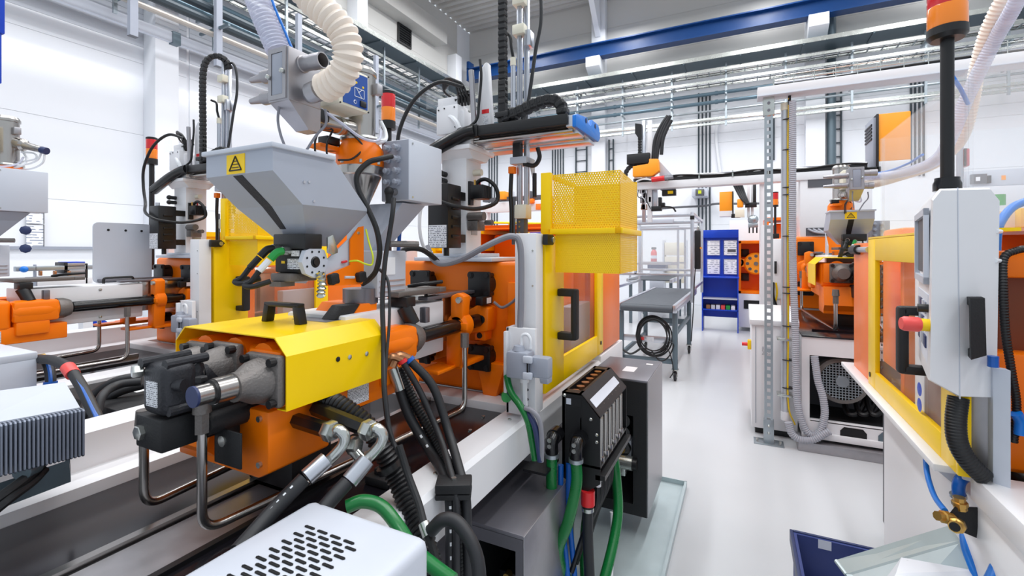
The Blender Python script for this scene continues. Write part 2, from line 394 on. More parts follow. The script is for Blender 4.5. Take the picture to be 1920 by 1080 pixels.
for k, (px, yb, q) in enumerate(((249, 68, 'left'), (409, 125, 'right'), (560, 190, 'third'), (705, 250, 'fourth'))):
    b = ay(px, yb, 7.9)
    t = thing('drop_post', ('grey square drop post left of the white column on the left wall', 'grey square drop post behind the curved black energy chain', 'grey square drop post behind the steel vacuum receiver', 'grey square drop post behind the amber signal light')[k], 'post', (b.x, 7.9, b.z))
    part('post', MB().box(b.x - .05, b.x + .05, 7.86, 7.94, b.z, 6.3), 'grey_mid', t)
    part('bracket_arm', MB().box(b.x - .02, b.x + .02, 7.6, 8.4, b.z + .62, b.z + .66), 'galv_blue', t)
    part('end_cap', MB().box(b.x - .052, b.x + .052, 7.855, 7.945, b.z - .006, b.z), 'grey_dark', t)
# rain pipes, conduits and ladders against the far wall
def vpipe(px, y0, y1, r, m, label, name='drain_pipe', X=14.5, cat='pipe'):
    a, b = ax(px, y0, X), ax(px, y1, X); b.x = a.x; b.y = a.y
    t = thing(name, label, cat, b)
    part('pipe', MB().cyl(b, a, r, n=12), m, t)
    for f in (.3, .72): part('pipe_clamp', MB().cyl(b.lerp(a, f) - V((0, 0, .05)), b.lerp(a, f) + V((0, 0, .05)), r * 1.18, n=12), m, t)
    return t
t = thing('drain_pipe', 'grey bent rain pipe in the corner above the blue beam', 'pipe', ax(858, 135, 14.3))
part('pipe', MB().tube(rounded([ax(847, 55, 14.3), ax(847, 75, 14.3), ax(858, 100, 14.3), ax(858, 138, 14.3)], .25), .11, 10, smooth=False), 'grey_mid', t)
part('pipe_clamp', MB().cyl(ax(858, 110, 14.3), ax(858, 106, 14.3), .13, n=10), 'grey_mid', t)
vpipe(1559, 30, 470, .1, 'galv_blue', 'thick grey rain pipe right of the white corbel on the far wall')
for grp, (x0, dx, n, y0, y1) in enumerate(((1310, 7, 4, 175, 450), (1708, 8, 4, 140, 330), (1036, 5, 5, 255, 330), (917, 5, 4, 280, 440), (1444, 7, 2, 165, 300))):
    where = ('behind the perforated post', 'right of the far orange cabinet', 'above the yellow perforated chute', 'behind the grey robot arm', 'left of the steel cable riser')[grp]
    for k in range(n):
        a, b = ax(x0 + dx * k, y0, 14.655), ax(x0 + dx * k, y1, 14.655); b.y = a.y
        solo('conduit', MB().cyl(b, a, .022, n=8), 'pipe_dark', ('leftmost', 'second', 'third', 'fourth', 'fifth')[k] + ' from the left of the thin dark conduits ' + where, 'conduit', 'dark conduits ' + where)
def ladder(px0, px1, y0, y1, label):
    a, b = ax(px0, y0, 14.64), ax(px1, y1, 14.64); z1, z0 = a.z, b.z
    t = thing('wall_ladder', label, 'ladder', (14.64, (a.y + b.y) / 2, z0))
    for y in (a.y, b.y): part('side_rail', MB().box(14.61, 14.67, y - .018, y + .018, z0, z1), 'pipe_dark', t)
    rm = finish(MB().cyl((0, -abs(a.y - b.y) / 2, 0), (0, abs(a.y - b.y) / 2, 0), .016, n=6), 'rung', 'pipe_dark'); z = z0 + .15
    while z < z1: piece('rung', rm, t, (14.64, (a.y + b.y) / 2, z)); z += .36
ladder(1564, 1577, 160, 330, 'narrow dark cable ladder upright beside the thick rain pipe')
ladder(1080, 1100, 262, 330, 'narrow dark cable ladder upright above the yellow chute')
ladder(1142, 1150, 262, 330, 'pale cable ladder upright between chute and linear robot')
vpipe(1204, 238, 330, .02, 'pipe_dark', 'single thin conduit dropping beside the strut behind the robot', 'conduit', cat='conduit')
solo('bent_conduit', MB().tube([ax(x, y, 14.6) for x, y in ((1440, 207), (1385, 213), (1358, 218), (1345, 235), (1343, 262), (1347, 300), (1352, 335))], .04, 8), 'cable_white', 'white conduit bending down from the rail on the far wall', 'conduit')
# ---------------------------------------------------------------- the middle moulding machine; its copies follow
def pp(pts, f, k):   # pixels -> points on a plane of the machine
    return [f(a, b, k) for a, b in pts]
def nut_block(mb_m, c, parent, dz=1):
    b = MB(); x, y, z = c
    b.box(x - .075, x - .055, y - .062, y + .062, z - .062, z + .062, .008)
    b.lathe([(.056, 0), (.056, .055)], (x - .055, y, z), (1, 0, 0), 20)
    for sy in (-1, 1):
        for sz in (-1, 1):
            b.cyl((x - .082, y + sy * .045, z + sz * .045), (x - .02, y + sy * .045, z + sz * .045), .011, n=10)
            b.cyl((x - .0785, y + sy * .045, z + sz * .045), (x - .0765, y + sy * .045, z + sz * .045), .016, n=12)
    return part('nut_block', b, 'black', parent)
M = thing('molding_machine', 'orange and white injection moulding machine in the middle with black bed and yellow guard door', 'machine', (2.0, 1.3, 0))
# base
b = MB(); b.prism([(.80, .745), (.80, .885), (.815, .90), (.925, .90), (.925, .86), (.94, .86), (.94, .745)], 'x', -.4, 2.9)
near = part('base_rail', b, 'white_paint', M)
part('base_rail', MB().box(2.9, 3.5, .80, .93, .78, .93, .006), 'white_paint', M)
screw = finish(MB().lathe([(.008, 0), (.008, .004), (.004, .006)], (0, 0, 0), (0, 0, 1), 8), 'screw', 'zinc')
for x in (1.2, 1.72, 2.0, 2.6): piece('screw', screw, near, (x, .86, .9))
b = MB(); b.prism([(1.75, .845), (1.755, .90), (1.885, .90), (1.89, 1.012), (2.05, 1.012), (2.05, .6), (1.75, .6)], 'x', -.6, 3.5)
part('base_rail', b, 'white_paint', M)
part('end_beam', MB().box(1.86, 1.98, .93, 1.75, .80, .905, .006), 'white_paint', M)
bed = part('bed_plate', MB().box(-.6, 1.87, .93, 1.75, .845, .868, .004), 'plate_dark', M)
for x, y in ((1.0, 1.66), (1.78, 1.02), (1.45, 1.66), (1.62, .99)): piece('screw', screw, bed, (x, y, .868))
part('lower_body', MB().box(-.5, 3.4, .97, 1.95, .12, .84, .01), 'grey_dark', M)
part('inner_skirt', MB().box(-.5, 2.55, .93, .97, .45, .745), 'steel_dark', M)
part('machine_foot', MB().box(3.1, 3.3, 1.0, 1.3, 0, .12, .01), 'black', M); part('machine_foot', MB().box(0, .2, 1.0, 1.3, 0, .12, .01), 'black', M)
# fixed platen
b = MB(); b.box(2.0, 2.32, .93, 1.66, .90, 1.545, .022, 3)
b.box(1.985, 2.02, 1.16, 1.44, 1.15, 1.385, .015)
b.prism([(1.05, .9), (1.12, .9), (1.16, 1.06), (1.0, 1.06)], 'x', 1.95, 2.02, .008)
b.box(1.97, 2.02, .93, 1.0, .94, 1.45, .008)
pl = part('fixed_platen', b, 'orange', M)
for y, z in ((1.48, 1.437), (1.13, 1.437), (1.13, 1.085), (1.48, 1.085)): nut_block(None, (2.0, y, z), pl)
part('locating_plug', MB().cyl((1.992, 1.575, 1.40), (2.002, 1.575, 1.40), .014), 'steel_dark', pl)
part('platen_shoe', MB().box(2.0, 2.3, 1.0, 1.6, .868, .905, .006), 'galvanised', M)
# clamp side seen past the platen
part('rear_post', MB().box(2.12, 2.22, 1.72, 1.82, .9, 1.66, .004), 'white_paint', M); part('socket_plate', MB().box(2.117, 2.12, 1.74, 1.775, 1.55, 1.63), 'paper', M)
part('inner_box', MB().box(2.5, 2.86, .86, .93, .93, 1.28, .006), 'grey_mid', M)
part('moving_platen', MB().box(2.62, 2.82, .95, 1.66, .95, 1.55, .02), 'orange', M)
part('mold_half', MB().box(2.33, 2.46, 1.12, 1.48, 1.08, 1.45, .006), 'steel_brushed', M)
part('mold_half', MB().box(2.49, 2.62, 1.12, 1.48, 1.08, 1.45, .006), 'steel_brushed', M)
for y, z in ((1.48, 1.437), (1.13, 1.437), (1.13, 1.085), (1.48, 1.085)):
    part('tie_bar', MB().cyl((2.3, y, z), (3.4, y, z), .03, n=14), 'steel', M)
b = MB(); b.box(3.05, 3.4, .95, 1.66, .95, 1.72, .02); part('end_platen', b, 'orange', M)
b = MB(); b.frame('x', 2.9, 3.5, .84, 1.75, .95, 1.78, .03); b.box(2.9, 3.5, .84, 1.75, 1.76, 1.78); part('clamp_housing', b, 'orange', M)
part('clamp_cover', MB().box(2.9, 3.42, .805, .82, .945, 1.62, .004), 'orange_sheet', M)
b = MB(); b.box(2.3, 2.9, 1.68, 1.70, .96, 1.72); part('rear_guard', b, 'yellow', M)
# rear of the clamp, above the platen: yellow rail and open orange box seen behind the robot column
b = MB(); b.box(2.35, 3.6, 1.66, 1.70, 1.60, 1.64); b.box(2.35, 3.6, 1.66, 1.70, 1.72, 1.76); b.box(3.55, 3.6, 1.64, 1.7, .96, 1.76); part('guard_rail', b, 'yellow', M)
# barrel housing, guide plate, brackets
b = MB(); b.box(1.12, 1.68, 1.16, 1.44, 1.165, 1.385, .008); bh = part('barrel_housing', b, 'white_paint', M)
for x, z in ((1.2, 1.34), (1.45, 1.36), (1.45, 1.19)): part('screw', MB().lathe([(.009, 0), (.009, .004), (.004, .006)], (x, 1.16, z), (0, -1, 0), 8), 'zinc', bh)
b = MB(); b.box(1.68, 2.0, 1.17, 1.43, 1.20, 1.40, .006); part('nozzle_cover', b, 'steel', M)
b = MB(); b.box(1.55, 1.98, 1.15, 1.2, 1.395, 1.41, .003); b.box(1.55, 1.98, 1.40, 1.45, 1.395, 1.41, .003); part('guide_strip', b, 'steel_dark', M)
part('cover_handle', MB().tube(rounded([(1.5, 1.24, 1.39), (1.5, 1.24, 1.425), (1.66, 1.24, 1.425), (1.66, 1.24, 1.39)], .015), .008, 8, smooth=False), 'black', M)
for sgn, yy in ((1, 1.12), (-1, 1.48)):
    b = MB(); b.cyl((1.30, yy, 1.27), (1.93, yy, 1.27), .031, n=20); part('traverse_rod', b, 'black_gloss', M)
    b = MB(); b.lathe([(.04, -.03), (.055, -.02), (.055, .03), (.04, .04)], (1.745, yy, 1.27), (1, 0, 0), 20)
    b.prism([(yy - .03, 1.29), (yy + .03, 1.29), (yy + .03, 1.40), (yy - .005, 1.415), (yy - .04, 1.40)], 'x', 1.715, 1.775, .008)
    b.prism([(yy - .035, 1.25), (yy + .05, 1.25), (yy + .05, 1.09), (yy - .02, 1.09)], 'x', 1.71, 1.78, .008)
    b.box(1.72, 1.99, yy - .02, yy + .14, 1.08, 1.10, .004); b.box(1.58, 1.72, yy + .0, yy + .1, 1.085, 1.10, .004)
    b.box(1.708, 1.722, yy - .06, yy - .02, 1.255, 1.285, .003)
    br = part('rod_bracket', b, 'orange', M)
    part('bracket_bolt', MB().cyl((1.70, yy - .02, 1.385), (1.79, yy - .02, 1.385), .014, n=10), 'zinc', br)
    b = MB(); b.prism([(yy - .055, 1.22), (yy + .055, 1.20), (yy + .065, 1.31), (yy + .0, 1.345), (yy - .06, 1.33)], 'x', 1.90, 1.99, .014)
    b.box(1.92, 1.99, yy - .03, yy + .03, 1.17, 1.23, .008)
    hd = part('rod_head', b, 'orange', M)
    part('hole_plug', MB().cyl((1.893, yy - .02, 1.275), (1.902, yy - .02, 1.275), .02, n=12), 'hole_dark', hd)
    part('hole_plug', MB().cyl((1.915, yy, 1.195), (1.921, yy, 1.195), .014, n=12), 'hole_dark', hd)
    b = MB(); b.box(1.86, 1.96, yy - .05, yy - .01, 1.345, 1.385, .006); pos = part('position_sensor', b, 'black', M)
    part('sensor_label', MB().box(1.90, 1.94, yy - .0515, yy - .05, 1.352, 1.378), 'paper', pos)
part('clamp_cable', MB().tube([(1.95, 1.06, 1.355), (1.96, 1.02, 1.33), (1.95, .96, 1.36), (1.93, .92, 1.39), (1.9, .885, 1.36)], .007), 'cable_grey', M)

# guard door
t = thing('guard_door', 'yellow sliding guard door with tinted window and black handle on the middle machine', 'guard door', (2.4, .8, .96))
b = MB(); Y0, Y1 = .78, .80
b.box(1.915, 2.155, Y0, Y1, .963, 1.67, .003); b.box(2.746, 2.876, Y0, Y1, .963, 1.67, .003)
b.box(2.155, 2.746, Y0, Y1, .963, 1.083, .003); b.box(2.155, 2.746, Y0, Y1, 1.56, 1.67, .003)
b.box(1.915, 1.935, Y1, .86, .963, 1.67, .003); b.box(1.915, 2.876, Y1, .83, .955, .965)
dr = part('door_frame', b, 'yellow', t)
part('mesh_strip', MB().box(2.155, 2.746, .788, .792, 1.505, 1.56), 'yellow_perforated', dr)
part('window_pane', MB().box(2.15, 2.75, .803, .807, 1.08, 1.51), 'tint_panel', t)
b = MB(); b.box(2.06, 2.11, .70, .78, 1.385, 1.42, .006); b.box(2.06, 2.11, .70, .78, 1.18, 1.215, .006); b.box(2.06, 2.11, .685, .715, 1.18, 1.42, .01)
part('door_handle', b, 'black_soft', t)
part('screw', MB().cyl((2.82, .776, 1.03), (2.82, .78, 1.03), .012, n=10), 'black', t)
b = MB(); b.prism([(1.88, 1.625), (1.88, 1.672), (1.95, 1.672), (1.975, 1.65), (1.95, 1.625)], 'y', .755, .78, .004); hg = part('hinge', b, 'black', t)
part('hinge_pin', MB().cyl((1.945, .75, 1.648), (1.945, .757, 1.648), .014, n=12), 'zinc', hg)
# perforated chute on the guard
t = thing('perforated_chute', 'yellow perforated sheet discharge hood standing out above the guard door', 'hood', (2.2, .65, 1.5))
xa, xb, ya, yb = 2.01, 2.37, .47, .8
b = MB(); b.box(xa, xa + .003, ya, yb - .02, 1.70, 1.95); part('front_panel', b, 'yellow_perforated', t)
b = MB(); b.prism([(xa, 1.70), (xa, 1.95), (xb, 1.93), (xb, 1.70)], 'y', ya, ya + .003); part('side_panel', b, 'yellow_perforated', t)
b = MB(); b.prism([(xa + .06, 1.70), (xa + .06, 1.86), (xb, 1.90), (xb, 1.70)], 'y', yb + .003, yb + .006); part('side_panel', b, 'yellow_perforated', t)
b = MB(); b.box(xb, xb + .003, ya, yb, 1.70, 1.945); part('back_panel', b, 'yellow_fine', t)
b = MB(); b.box(xa - .02, xa + .01, yb - .015, yb + .035, 1.665, 1.96, .003); part('corner_post', b, 'yellow', t); part('top_rail', MB().box(xa, xb, yb - .012, yb + .008, 1.935, 1.955, .003), 'yellow', t)
b = MB(); b.box(xa - .02, xa + .02, ya - .01, yb, 1.675, 1.70, .002); b.box(xa - .02, xb, ya - .015, ya + .02, 1.675, 1.70, .002); b.box(xb, xb + .04, ya - .015, yb, 1.675, 1.70, .002); part('flange', b, 'yellow', t)
b = MB(); b.box(xa, xa + .003, ya, yb - .03, 1.50, 1.675); part('lower_front_panel', b, 'yellow_fine', t)
b = MB(); b.box(xa, xb, ya, ya + .003, 1.50, 1.675); part('lower_side_panel', b, 'yellow_fine', t)
# white cable post with connector
t = thing('cable_post', 'white square cable post with grey plug connector beside the yellow guard', 'post', (1.85, .83, .9))
b = MB(); b.box(1.82, 1.90, .785, .885, .9, 1.675, .004); ps = part('post', b, 'white_paint', t)
for z in (1.0, 1.2, 1.45, 1.6): part('screw', MB().cyl((1.817, .80, z), (1.82, .80, z), .004, n=8), 'zinc', ps)
b = MB(); b.box(1.765, 1.79, .765, .90, .91, 1.275, .003); b.box(1.765, 1.84, .885, .90, .91, 1.275, .003); b.box(1.74, 1.765, .885, .9, 1.0, 1.26, .003); bp = part('mounting_plate', b, 'white_paint', t)
for z in (.98, 1.02, .95): part('hole', MB().cyl((1.763, .80, z), (1.7655, .80, z), .006, n=10), 'hole_dark', bp)
b = MB(); b.box(1.69, 1.765, .765, .865, 1.08, 1.19, .012); b.box(1.70, 1.755, .68, .765, 1.09, 1.175, .012); b.cyl((1.725, .82, 1.19), (1.725, .82, 1.21), .028, .02); b.prism([(1.70, 1.0951), (1.755, 1.0951), (1.755, 1.07), (1.71, 1.07)], 'y', .685, .72, .004)
cn = part('plug_connector', b, 'grey_mid', t)
for z in (1.10, 1.165): part('latch', MB().box(1.682, 1.70, .745, .785, z - .014, z + .014, .005), 'grey_light', cn)
part('slot', MB().box(1.687, 1.6905, .762, .768, 1.10, 1.165), 'hole_dark', cn)
part('cable_eye', MB().tube([(1.74, .815, 1.20), (1.74, .815, 1.245), (1.74, .79, 1.255), (1.74, .775, 1.235), (1.74, .775, 1.2)], .007), 'cable_white', cn)
part('cable_gland', MB().cyl((1.735, .80, 1.06), (1.735, .80, 1.08), .02), 'cable_white', cn)
part('cable', MB().tube([(1.735, .80, 1.065), (1.735, .80, 1.0), (1.74, .80, .95), (1.76, .815, .905), (1.78, .83, .87)], .013), 'cable_white', cn)

# injection unit
I = thing('injection_unit', 'injection unit with bright yellow cover, orange gearbox and dark hydraulic motor in the middle', 'injection unit', (1.0, 1.3, .87))
b = MB(); z0, z1 = 1.185, 1.372; c = .045
for (p) in (([(1.05, z0), (1.05, z1 - c), (1.053, z1 - c), (1.053, z0)]),):
    b.prism(p, 'x', .815, 1.185)
b.prism([(1.05, z1 - c), (1.05 + c, z1), (1.053 + c, z1 - .003), (1.053, z1 - c)], 'x', .815, 1.185)
b.box(.815, 1.185, 1.05 + c, 1.545 - c, z1 - .003, z1)
b.prism([(1.545, z1 - c), (1.545 - c, z1), (1.542 - c, z1 - .003), (1.542, z1 - c)], 'x', .815, 1.185)
b.box(.815, 1.185, 1.542, 1.545, z0, z1 - c)
b.box(.815, 1.185, 1.053, 1.085, z0, z0 + .003)
cv = part('cover', b, 'yellow', I)
b = MB(); hx0, hx1, hy = .96, 1.03, 1.30
b.prism([(1.21, z1), (1.235, z1), (1.245, z1 + .055), (1.225, z1 + .062)], 'x', .985, 1.015, .003)
b.prism([(1.39, z1), (1.365, z1), (1.355, z1 + .055), (1.375, z1 + .062)], 'x', .985, 1.015, .003)
b.box(.985, 1.015, 1.222, 1.378, z1 + .05, z1 + .064, .004)
part('lifting_handle', b, 'black', cv)
part('warning_plate', MB().box(1.06, 1.15, 1.18, 1.34, z1, z1 + .001), 'steel_dark', cv)
for x, z, m in ((.985, 1.285, 'hole_dark'), (1.03, 1.282, 'zinc'), (1.10, 1.278, 'zinc'), (1.17, 1.275, 'zinc')):
    part('screw' if m == 'zinc' else 'hole', MB().lathe([(.0075, 0), (.0075, .002), (.003, .0045)], (x, 1.05, z), (0, -1, 0), 10), m, cv)
part('edge_sticker', MB().box(.845, .875, 1.0535, 1.0545, 1.25, 1.31), 'paper', cv)
b = MB(); b.box(.835, 1.19, 1.085, 1.515, 1.175, 1.335, .02, 3)
for y, r in ((1.16, .05), (1.28, .055), (1.42, .05)):
    b.lathe([(r, 0), (r * .94, .07)], (.83, y, 1.30), (1, 0, 0), 16)
b.box(.82, .85, 1.08, 1.215, 1.195, 1.335, .012); b.box(.82, .85, 1.24, 1.50, 1.20, 1.335, .012)
gb = part('gearbox', b, 'orange', I)
def flange(y, zc, w):
    b = MB(); b.box(.795, .822, y - w / 2, y + w / 2, zc - w / 2, zc + w / 2, .01)
    b.lathe([(w * .44, 0), (w * .40, -.03), (w * .27, -.06), (w * .27, -.075)], (.797, y, zc), (1, 0, 0), 22)
    f = part('motor_flange', b, 'cast_grey', I)
    for sy in (-1, 1):
        for sz in (-1, 1):
            q = (.78, y + sy * w * .39, zc + sz * w * .39)
            part('bolt', MB().cyl(q, (.80, q[1], q[2]), .011, n=10), 'black', f)
    return f
flange(1.125, 1.262, .135); flange(1.40, 1.27, .13); flange(1.285, 1.285, .12)
b = MB(); b.cyl((.675, 1.125, 1.265), (.745, 1.125, 1.265), .031, n=24); b.cyl((.632, 1.125, 1.265), (.68, 1.125, 1.265), .024, n=24)
cy = part('sensor_cylinder', b, 'steel', I)
part('ring', MB().cyl((.668, 1.125, 1.265), (.68, 1.125, 1.265), .0295, n=24), 'black', cy); part('end_cap', MB().cyl((.627, 1.125, 1.265), (.633, 1.125, 1.265), .0245, n=24), 'blue_dark', cy)
b = MB(); b.box(.62, .70, 1.225, 1.325, 1.20, 1.325, .02, 3); b.box(.70, .735, 1.25, 1.345, 1.21, 1.315, .015); b.lathe([(.05, 0), (.05, .06)], (.73, 1.295, 1.27), (1, 0, 0), 20)
b.cyl((.63, 1.24, 1.325), (.73, 1.245, 1.325), .012, n=10); b.cyl((.615, 1.315, 1.325), (.73, 1.32, 1.325), .012, n=10)
b.cyl((.645, 1.227, 1.275), (.655, 1.205, 1.275), .012, .016, n=12); b.cyl((.63, 1.225, 1.215), (.70, 1.225, 1.215), .012, n=10)
mo = part('hydraulic_motor', b, 'anthracite', I)
part('rating_plate', MB().box(.617, .6205, 1.25, 1.295, 1.225, 1.285), 'print_small', mo)
part('hex_plug', MB().hexnut((.625, 1.325, 1.305), (-1, .3, 0), .016, .022), 'zinc', mo)
part('hex_plug', MB().hexnut((.665, 1.155, 1.288), (0, 0, 1), .014, .012), 'black', mo)
b = MB(); b.box(.62, .86, 1.235, 1.35, 1.115, 1.195, .006); b.cyl((.70, 1.20, 1.165), (.86, 1.20, 1.165), .028, n=14)
mf = part('oil_manifold', b, 'black_soft', I)
part('hex_plug', MB().hexnut((.622, 1.32, 1.155), (-1, 0, 0), .018, .014), 'zinc', mf)
# lower carriage
b = MB(); b.prism([(1.10, 1.18), (1.10, 1.02), (1.14, 1.0), (1.50, 1.0), (1.50, 1.18)], 'x', .80, 1.0, .006); b.box(.99, 1.42, 1.09, 1.50, 1.10, 1.19, .006)
b.prism([(.80, 1.18), (.76, 1.06), (.80, 1.02)], 'y', 1.3, 1.5)
cr = part('carriage', b, 'orange', I)
for y, z in ((1.13, 1.16), (1.13, 1.04), (1.27, 1.16), (1.27, 1.06)): part('bolt', MB().cyl((.792, y, z), (.80, y, z), .008, n=10), 'zinc', cr)
part('rating_plate', MB().box(1.06, 1.15, 1.088, 1.09, 1.115, 1.175), 'print_small', cr)
b = MB(); b.box(.735, .81, 1.215, 1.221, 1.055, 1.145, .002); b.box(.735, .741, 1.115, 1.221, 1.055, 1.145, .002)
fg = part('bracket_plate', b, 'black_soft', I)
part('washer', MB().lathe([(.014, 0), (.014, .004), (.006, .005)], (.735, 1.185, 1.115), (-1, 0, 0), 14), 'zinc', fg)
part('slide_rail', MB().box(.45, 1.9, 1.36, 1.385, .868, .885), 'steel', I)
part('slide_rail', MB().box(.45, 1.9, 1.16, 1.18, .868, .88), 'black', I)
part('trough', MB().box(.3, .95, 1.19, 1.35, .868, .872), 'steel_brushed', I)
part('carriage_shoe', MB().box(.95, 1.1, 1.2, 1.4, .88, 1.0, .006), 'black', I)
for q in ((1.12, 1.0, .9), ):
    b = MB(); b.box(1.10, 1.22, .97, 1.06, .868, .895, .006); b.box(1.12, 1.20, 1.0, 1.04, .895, .915, .004); part('stop_block', b, 'black_soft', I)
# traverse cylinders beside the barrel
for yy in (1.12, 1.48):
    b = MB(); b.lathe([(.05, 0), (.06, .02), (.06, .13), (.052, .2)], (1.19, yy, 1.27), (1, 0, 0), 20); b.box(1.19, 1.38, yy - .055, yy + .055, 1.21, 1.325, .016); b.box(1.2, 1.34, yy - .05, yy + .05, 1.14, 1.22, .012)
    tc = part('traverse_cylinder', b, 'orange', I)
    part('gland_ring', MB().lathe([(.058, 0), (.058, .03), (.045, .06), (.036, .062)], (1.38, yy, 1.27), (1, 0, 0), 18), 'cast_grey', tc)
# hydraulic pipes along the bed
for (x, yy, zt, q, xe) in ((.69, 1.195, 1.20, 1.066, 1.70), (.686, 1.449, 1.13, 1.53, 1.745)):
    p = part('hydraulic_pipe', MB().tube(rounded([(x, yy, zt), (x, yy, .905), (xe, q, .92), (xe, q, 1.235)], .05, 8), .0115, 12, smooth=False), 'steel', I)
    part('pipe_nut', MB().cyl((x, yy, zt - .05), (x, yy, zt), .017, n=6), 'cast_grey', p)
    part('pipe_nut', MB().cyl((x, yy, zt), (x, yy, zt + .04), .021, .018, n=12), 'cast_grey', p)
    part('pipe_nut', MB().cyl((xe, q, 1.185), (xe, q, 1.245), .018, n=6), 'cast_grey', p)
# hex adapters with elbows and hydraulic hoses toward the front
for k, (pa, pb, pn, bend, fa, fb, hose) in enumerate((
    ((545, 785), (612, 806), (618, 806), [(634, 806), (645, 816), (644, 832), (632, 848), (618, 862)], (612, 862), (575, 895), [(570, 898), (520, 950), (480, 995), (445, 1035)]),
    ((590, 765), (682, 803), (690, 803), [(706, 803), (717, 814), (715, 830), (704, 845), (690, 858)], (688, 862), (655, 902), [(650, 905), (610, 950), (575, 1000), (545, 1050)]))):
    D0 = 1.22 if k == 0 else 1.24
    a = ad(*pa, D0 + .07); e = ad(*pb, D0)
    h = thing('hydraulic_hose', ('grey pressure hose with white print and silver elbow, nearer the dark motor', 'grey pressure hose with silver elbow, farther from the dark motor')[k], 'hose', tuple(ad(*hose[-1], D0 - .22)))
    part('hex_adapter', MB().cyl(a, e, .020, n=6), 'black_gloss', h)
    part('union_nut', MB().hexnut(e, e - a, .027, .028), 'zinc', h)
    bp_ = [e, e + (e - a).normalized() * .034] + [ad(*q, D0 - .03) for q in bend]
    part('elbow', MB().tube(bp_, .0145, 12), 'zinc', h)
    part('ferrule', MB().cyl(ad(*fa, D0 - .035), ad(*fb, D0 - .07), .022, n=14), 'aluminium', h)
    hp = [ad(*q, D0 - .075 - .05 * i) for i, q in enumerate(hose)]
    hs = part('hose', MB().tube(hp, .0185, 14), 'rubber', h)
    if k == 0:
        cat_ = catmull(hp, 8)
        for i in range(2, 22, 2):
            p_, q_ = cat_[i], cat_[i].lerp(cat_[i + 1], .72); off = (EYE - p_).normalized() * .0165 + V((-.006, .008, .0))
            part('printed_mark', MB().cyl(p_ + off, q_ + off, .004, n=6), 'paper', hs)
b = MB(); e = ad(655, 835, 1.27); b.hexnut(e, (.2, -1, .1), .024, .03); b.cyl(e, e + V((.0, -.06, -.04)), .015, n=12); part('port_fitting', b, 'zinc', I)
# ---------------------------------------------------------------- material hopper, vacuum loader, feeder drive, junction box
H = thing('material_hopper', 'grey sheet-metal hopper with yellow warning sticker above the yellow cover', 'hopper', (1.05, 1.3, 1.62))
x0, x1, y0, y1 = .85, 1.215, 1.15, 1.45
b = MB()
prof = [(x0, 1.885), (x0, 1.82), (.946, 1.735), (x1, 1.735), (1.065, 1.885)]
b.prism(prof, 'y', y0, y1)
b.hull([(1.045, 1.245, 1.615), (1.16, 1.245, 1.615), (1.16, 1.355, 1.615), (1.045, 1.355, 1.615)], [(.946, y0, 1.735), (x1, y0, 1.735), (x1, y1, 1.735), (.946, y1, 1.735)])
body = part('hopper_body', b, 'grey_hopper', H)
b = MB(); b.box(x0 - .01, 1.063, y0 - .01, y1 + .01, 1.883, 1.897, .003); part('lid', b, 'grey_light', H)
def slope(u, w, dz=.0015):   # point on the slanted front: u 0..1 down the slope, w across
    p = V((x0, 0, 1.82)).lerp(V((.946, 0, 1.735)), u); n = V((-.085, 0, -.096)).normalized() * dz
    return V((p.x + n.x, w, p.z + n.z))
b = MB(); b.hull([slope(.03, 1.285, 0), slope(.03, 1.325, 0), slope(1.05, 1.325, 0), slope(1.05, 1.285, 0)], [slope(.03, 1.285), slope(.03, 1.325), slope(1.05, 1.325), slope(1.05, 1.285)])
lo_ = lambda u, w, dz: V((.946, w, 1.735)).lerp(V((1.045, 1.245 + (w - 1.15) / .3 * .11, 1.615)), u) + V((-.77, 0, -.64)) * dz
b.hull([lo_(0, 1.285, 0), lo_(0, 1.325, 0), lo_(.55, 1.325, 0), lo_(.55, 1.285, 0)], [lo_(0, 1.285, .0015), lo_(0, 1.325, .0015), lo_(.55, 1.325, .0015), lo_(.55, 1.285, .0015)])
part('sight_window', b, 'anthracite', H, 'dark level window down the sloping front')
st = part('warning_sticker', MB().box(x0 - .0015, x0, 1.268, 1.35, 1.822, 1.878), 'yellow', H, 'yellow warning sticker with a black triangle')
b = MB()
for (ya, za, yb_, zb) in ((1.309, 1.872, 1.282, 1.832), (1.309, 1.872, 1.336, 1.832), (1.282, 1.832, 1.336, 1.832)): b.cyl((x0 - .002, ya, za), (x0 - .002, yb_, zb), .0022, n=6)
for k in range(3): b.cyl((x0 - .002, 1.302 - .004 * k, 1.858 - .009 * k), (x0 - .002, 1.316 + .004 * k, 1.858 - .009 * k), .0014, n=6)
part('triangle', b, 'black', st)
for (px, py) in ((570, 341), (579, 341), (588, 377)):
    p = ay(px, py, y0); part('rivet', MB().lathe([(.005, 0), (.004, .003)], p, (0, -1, 0), 8), 'aluminium', body)

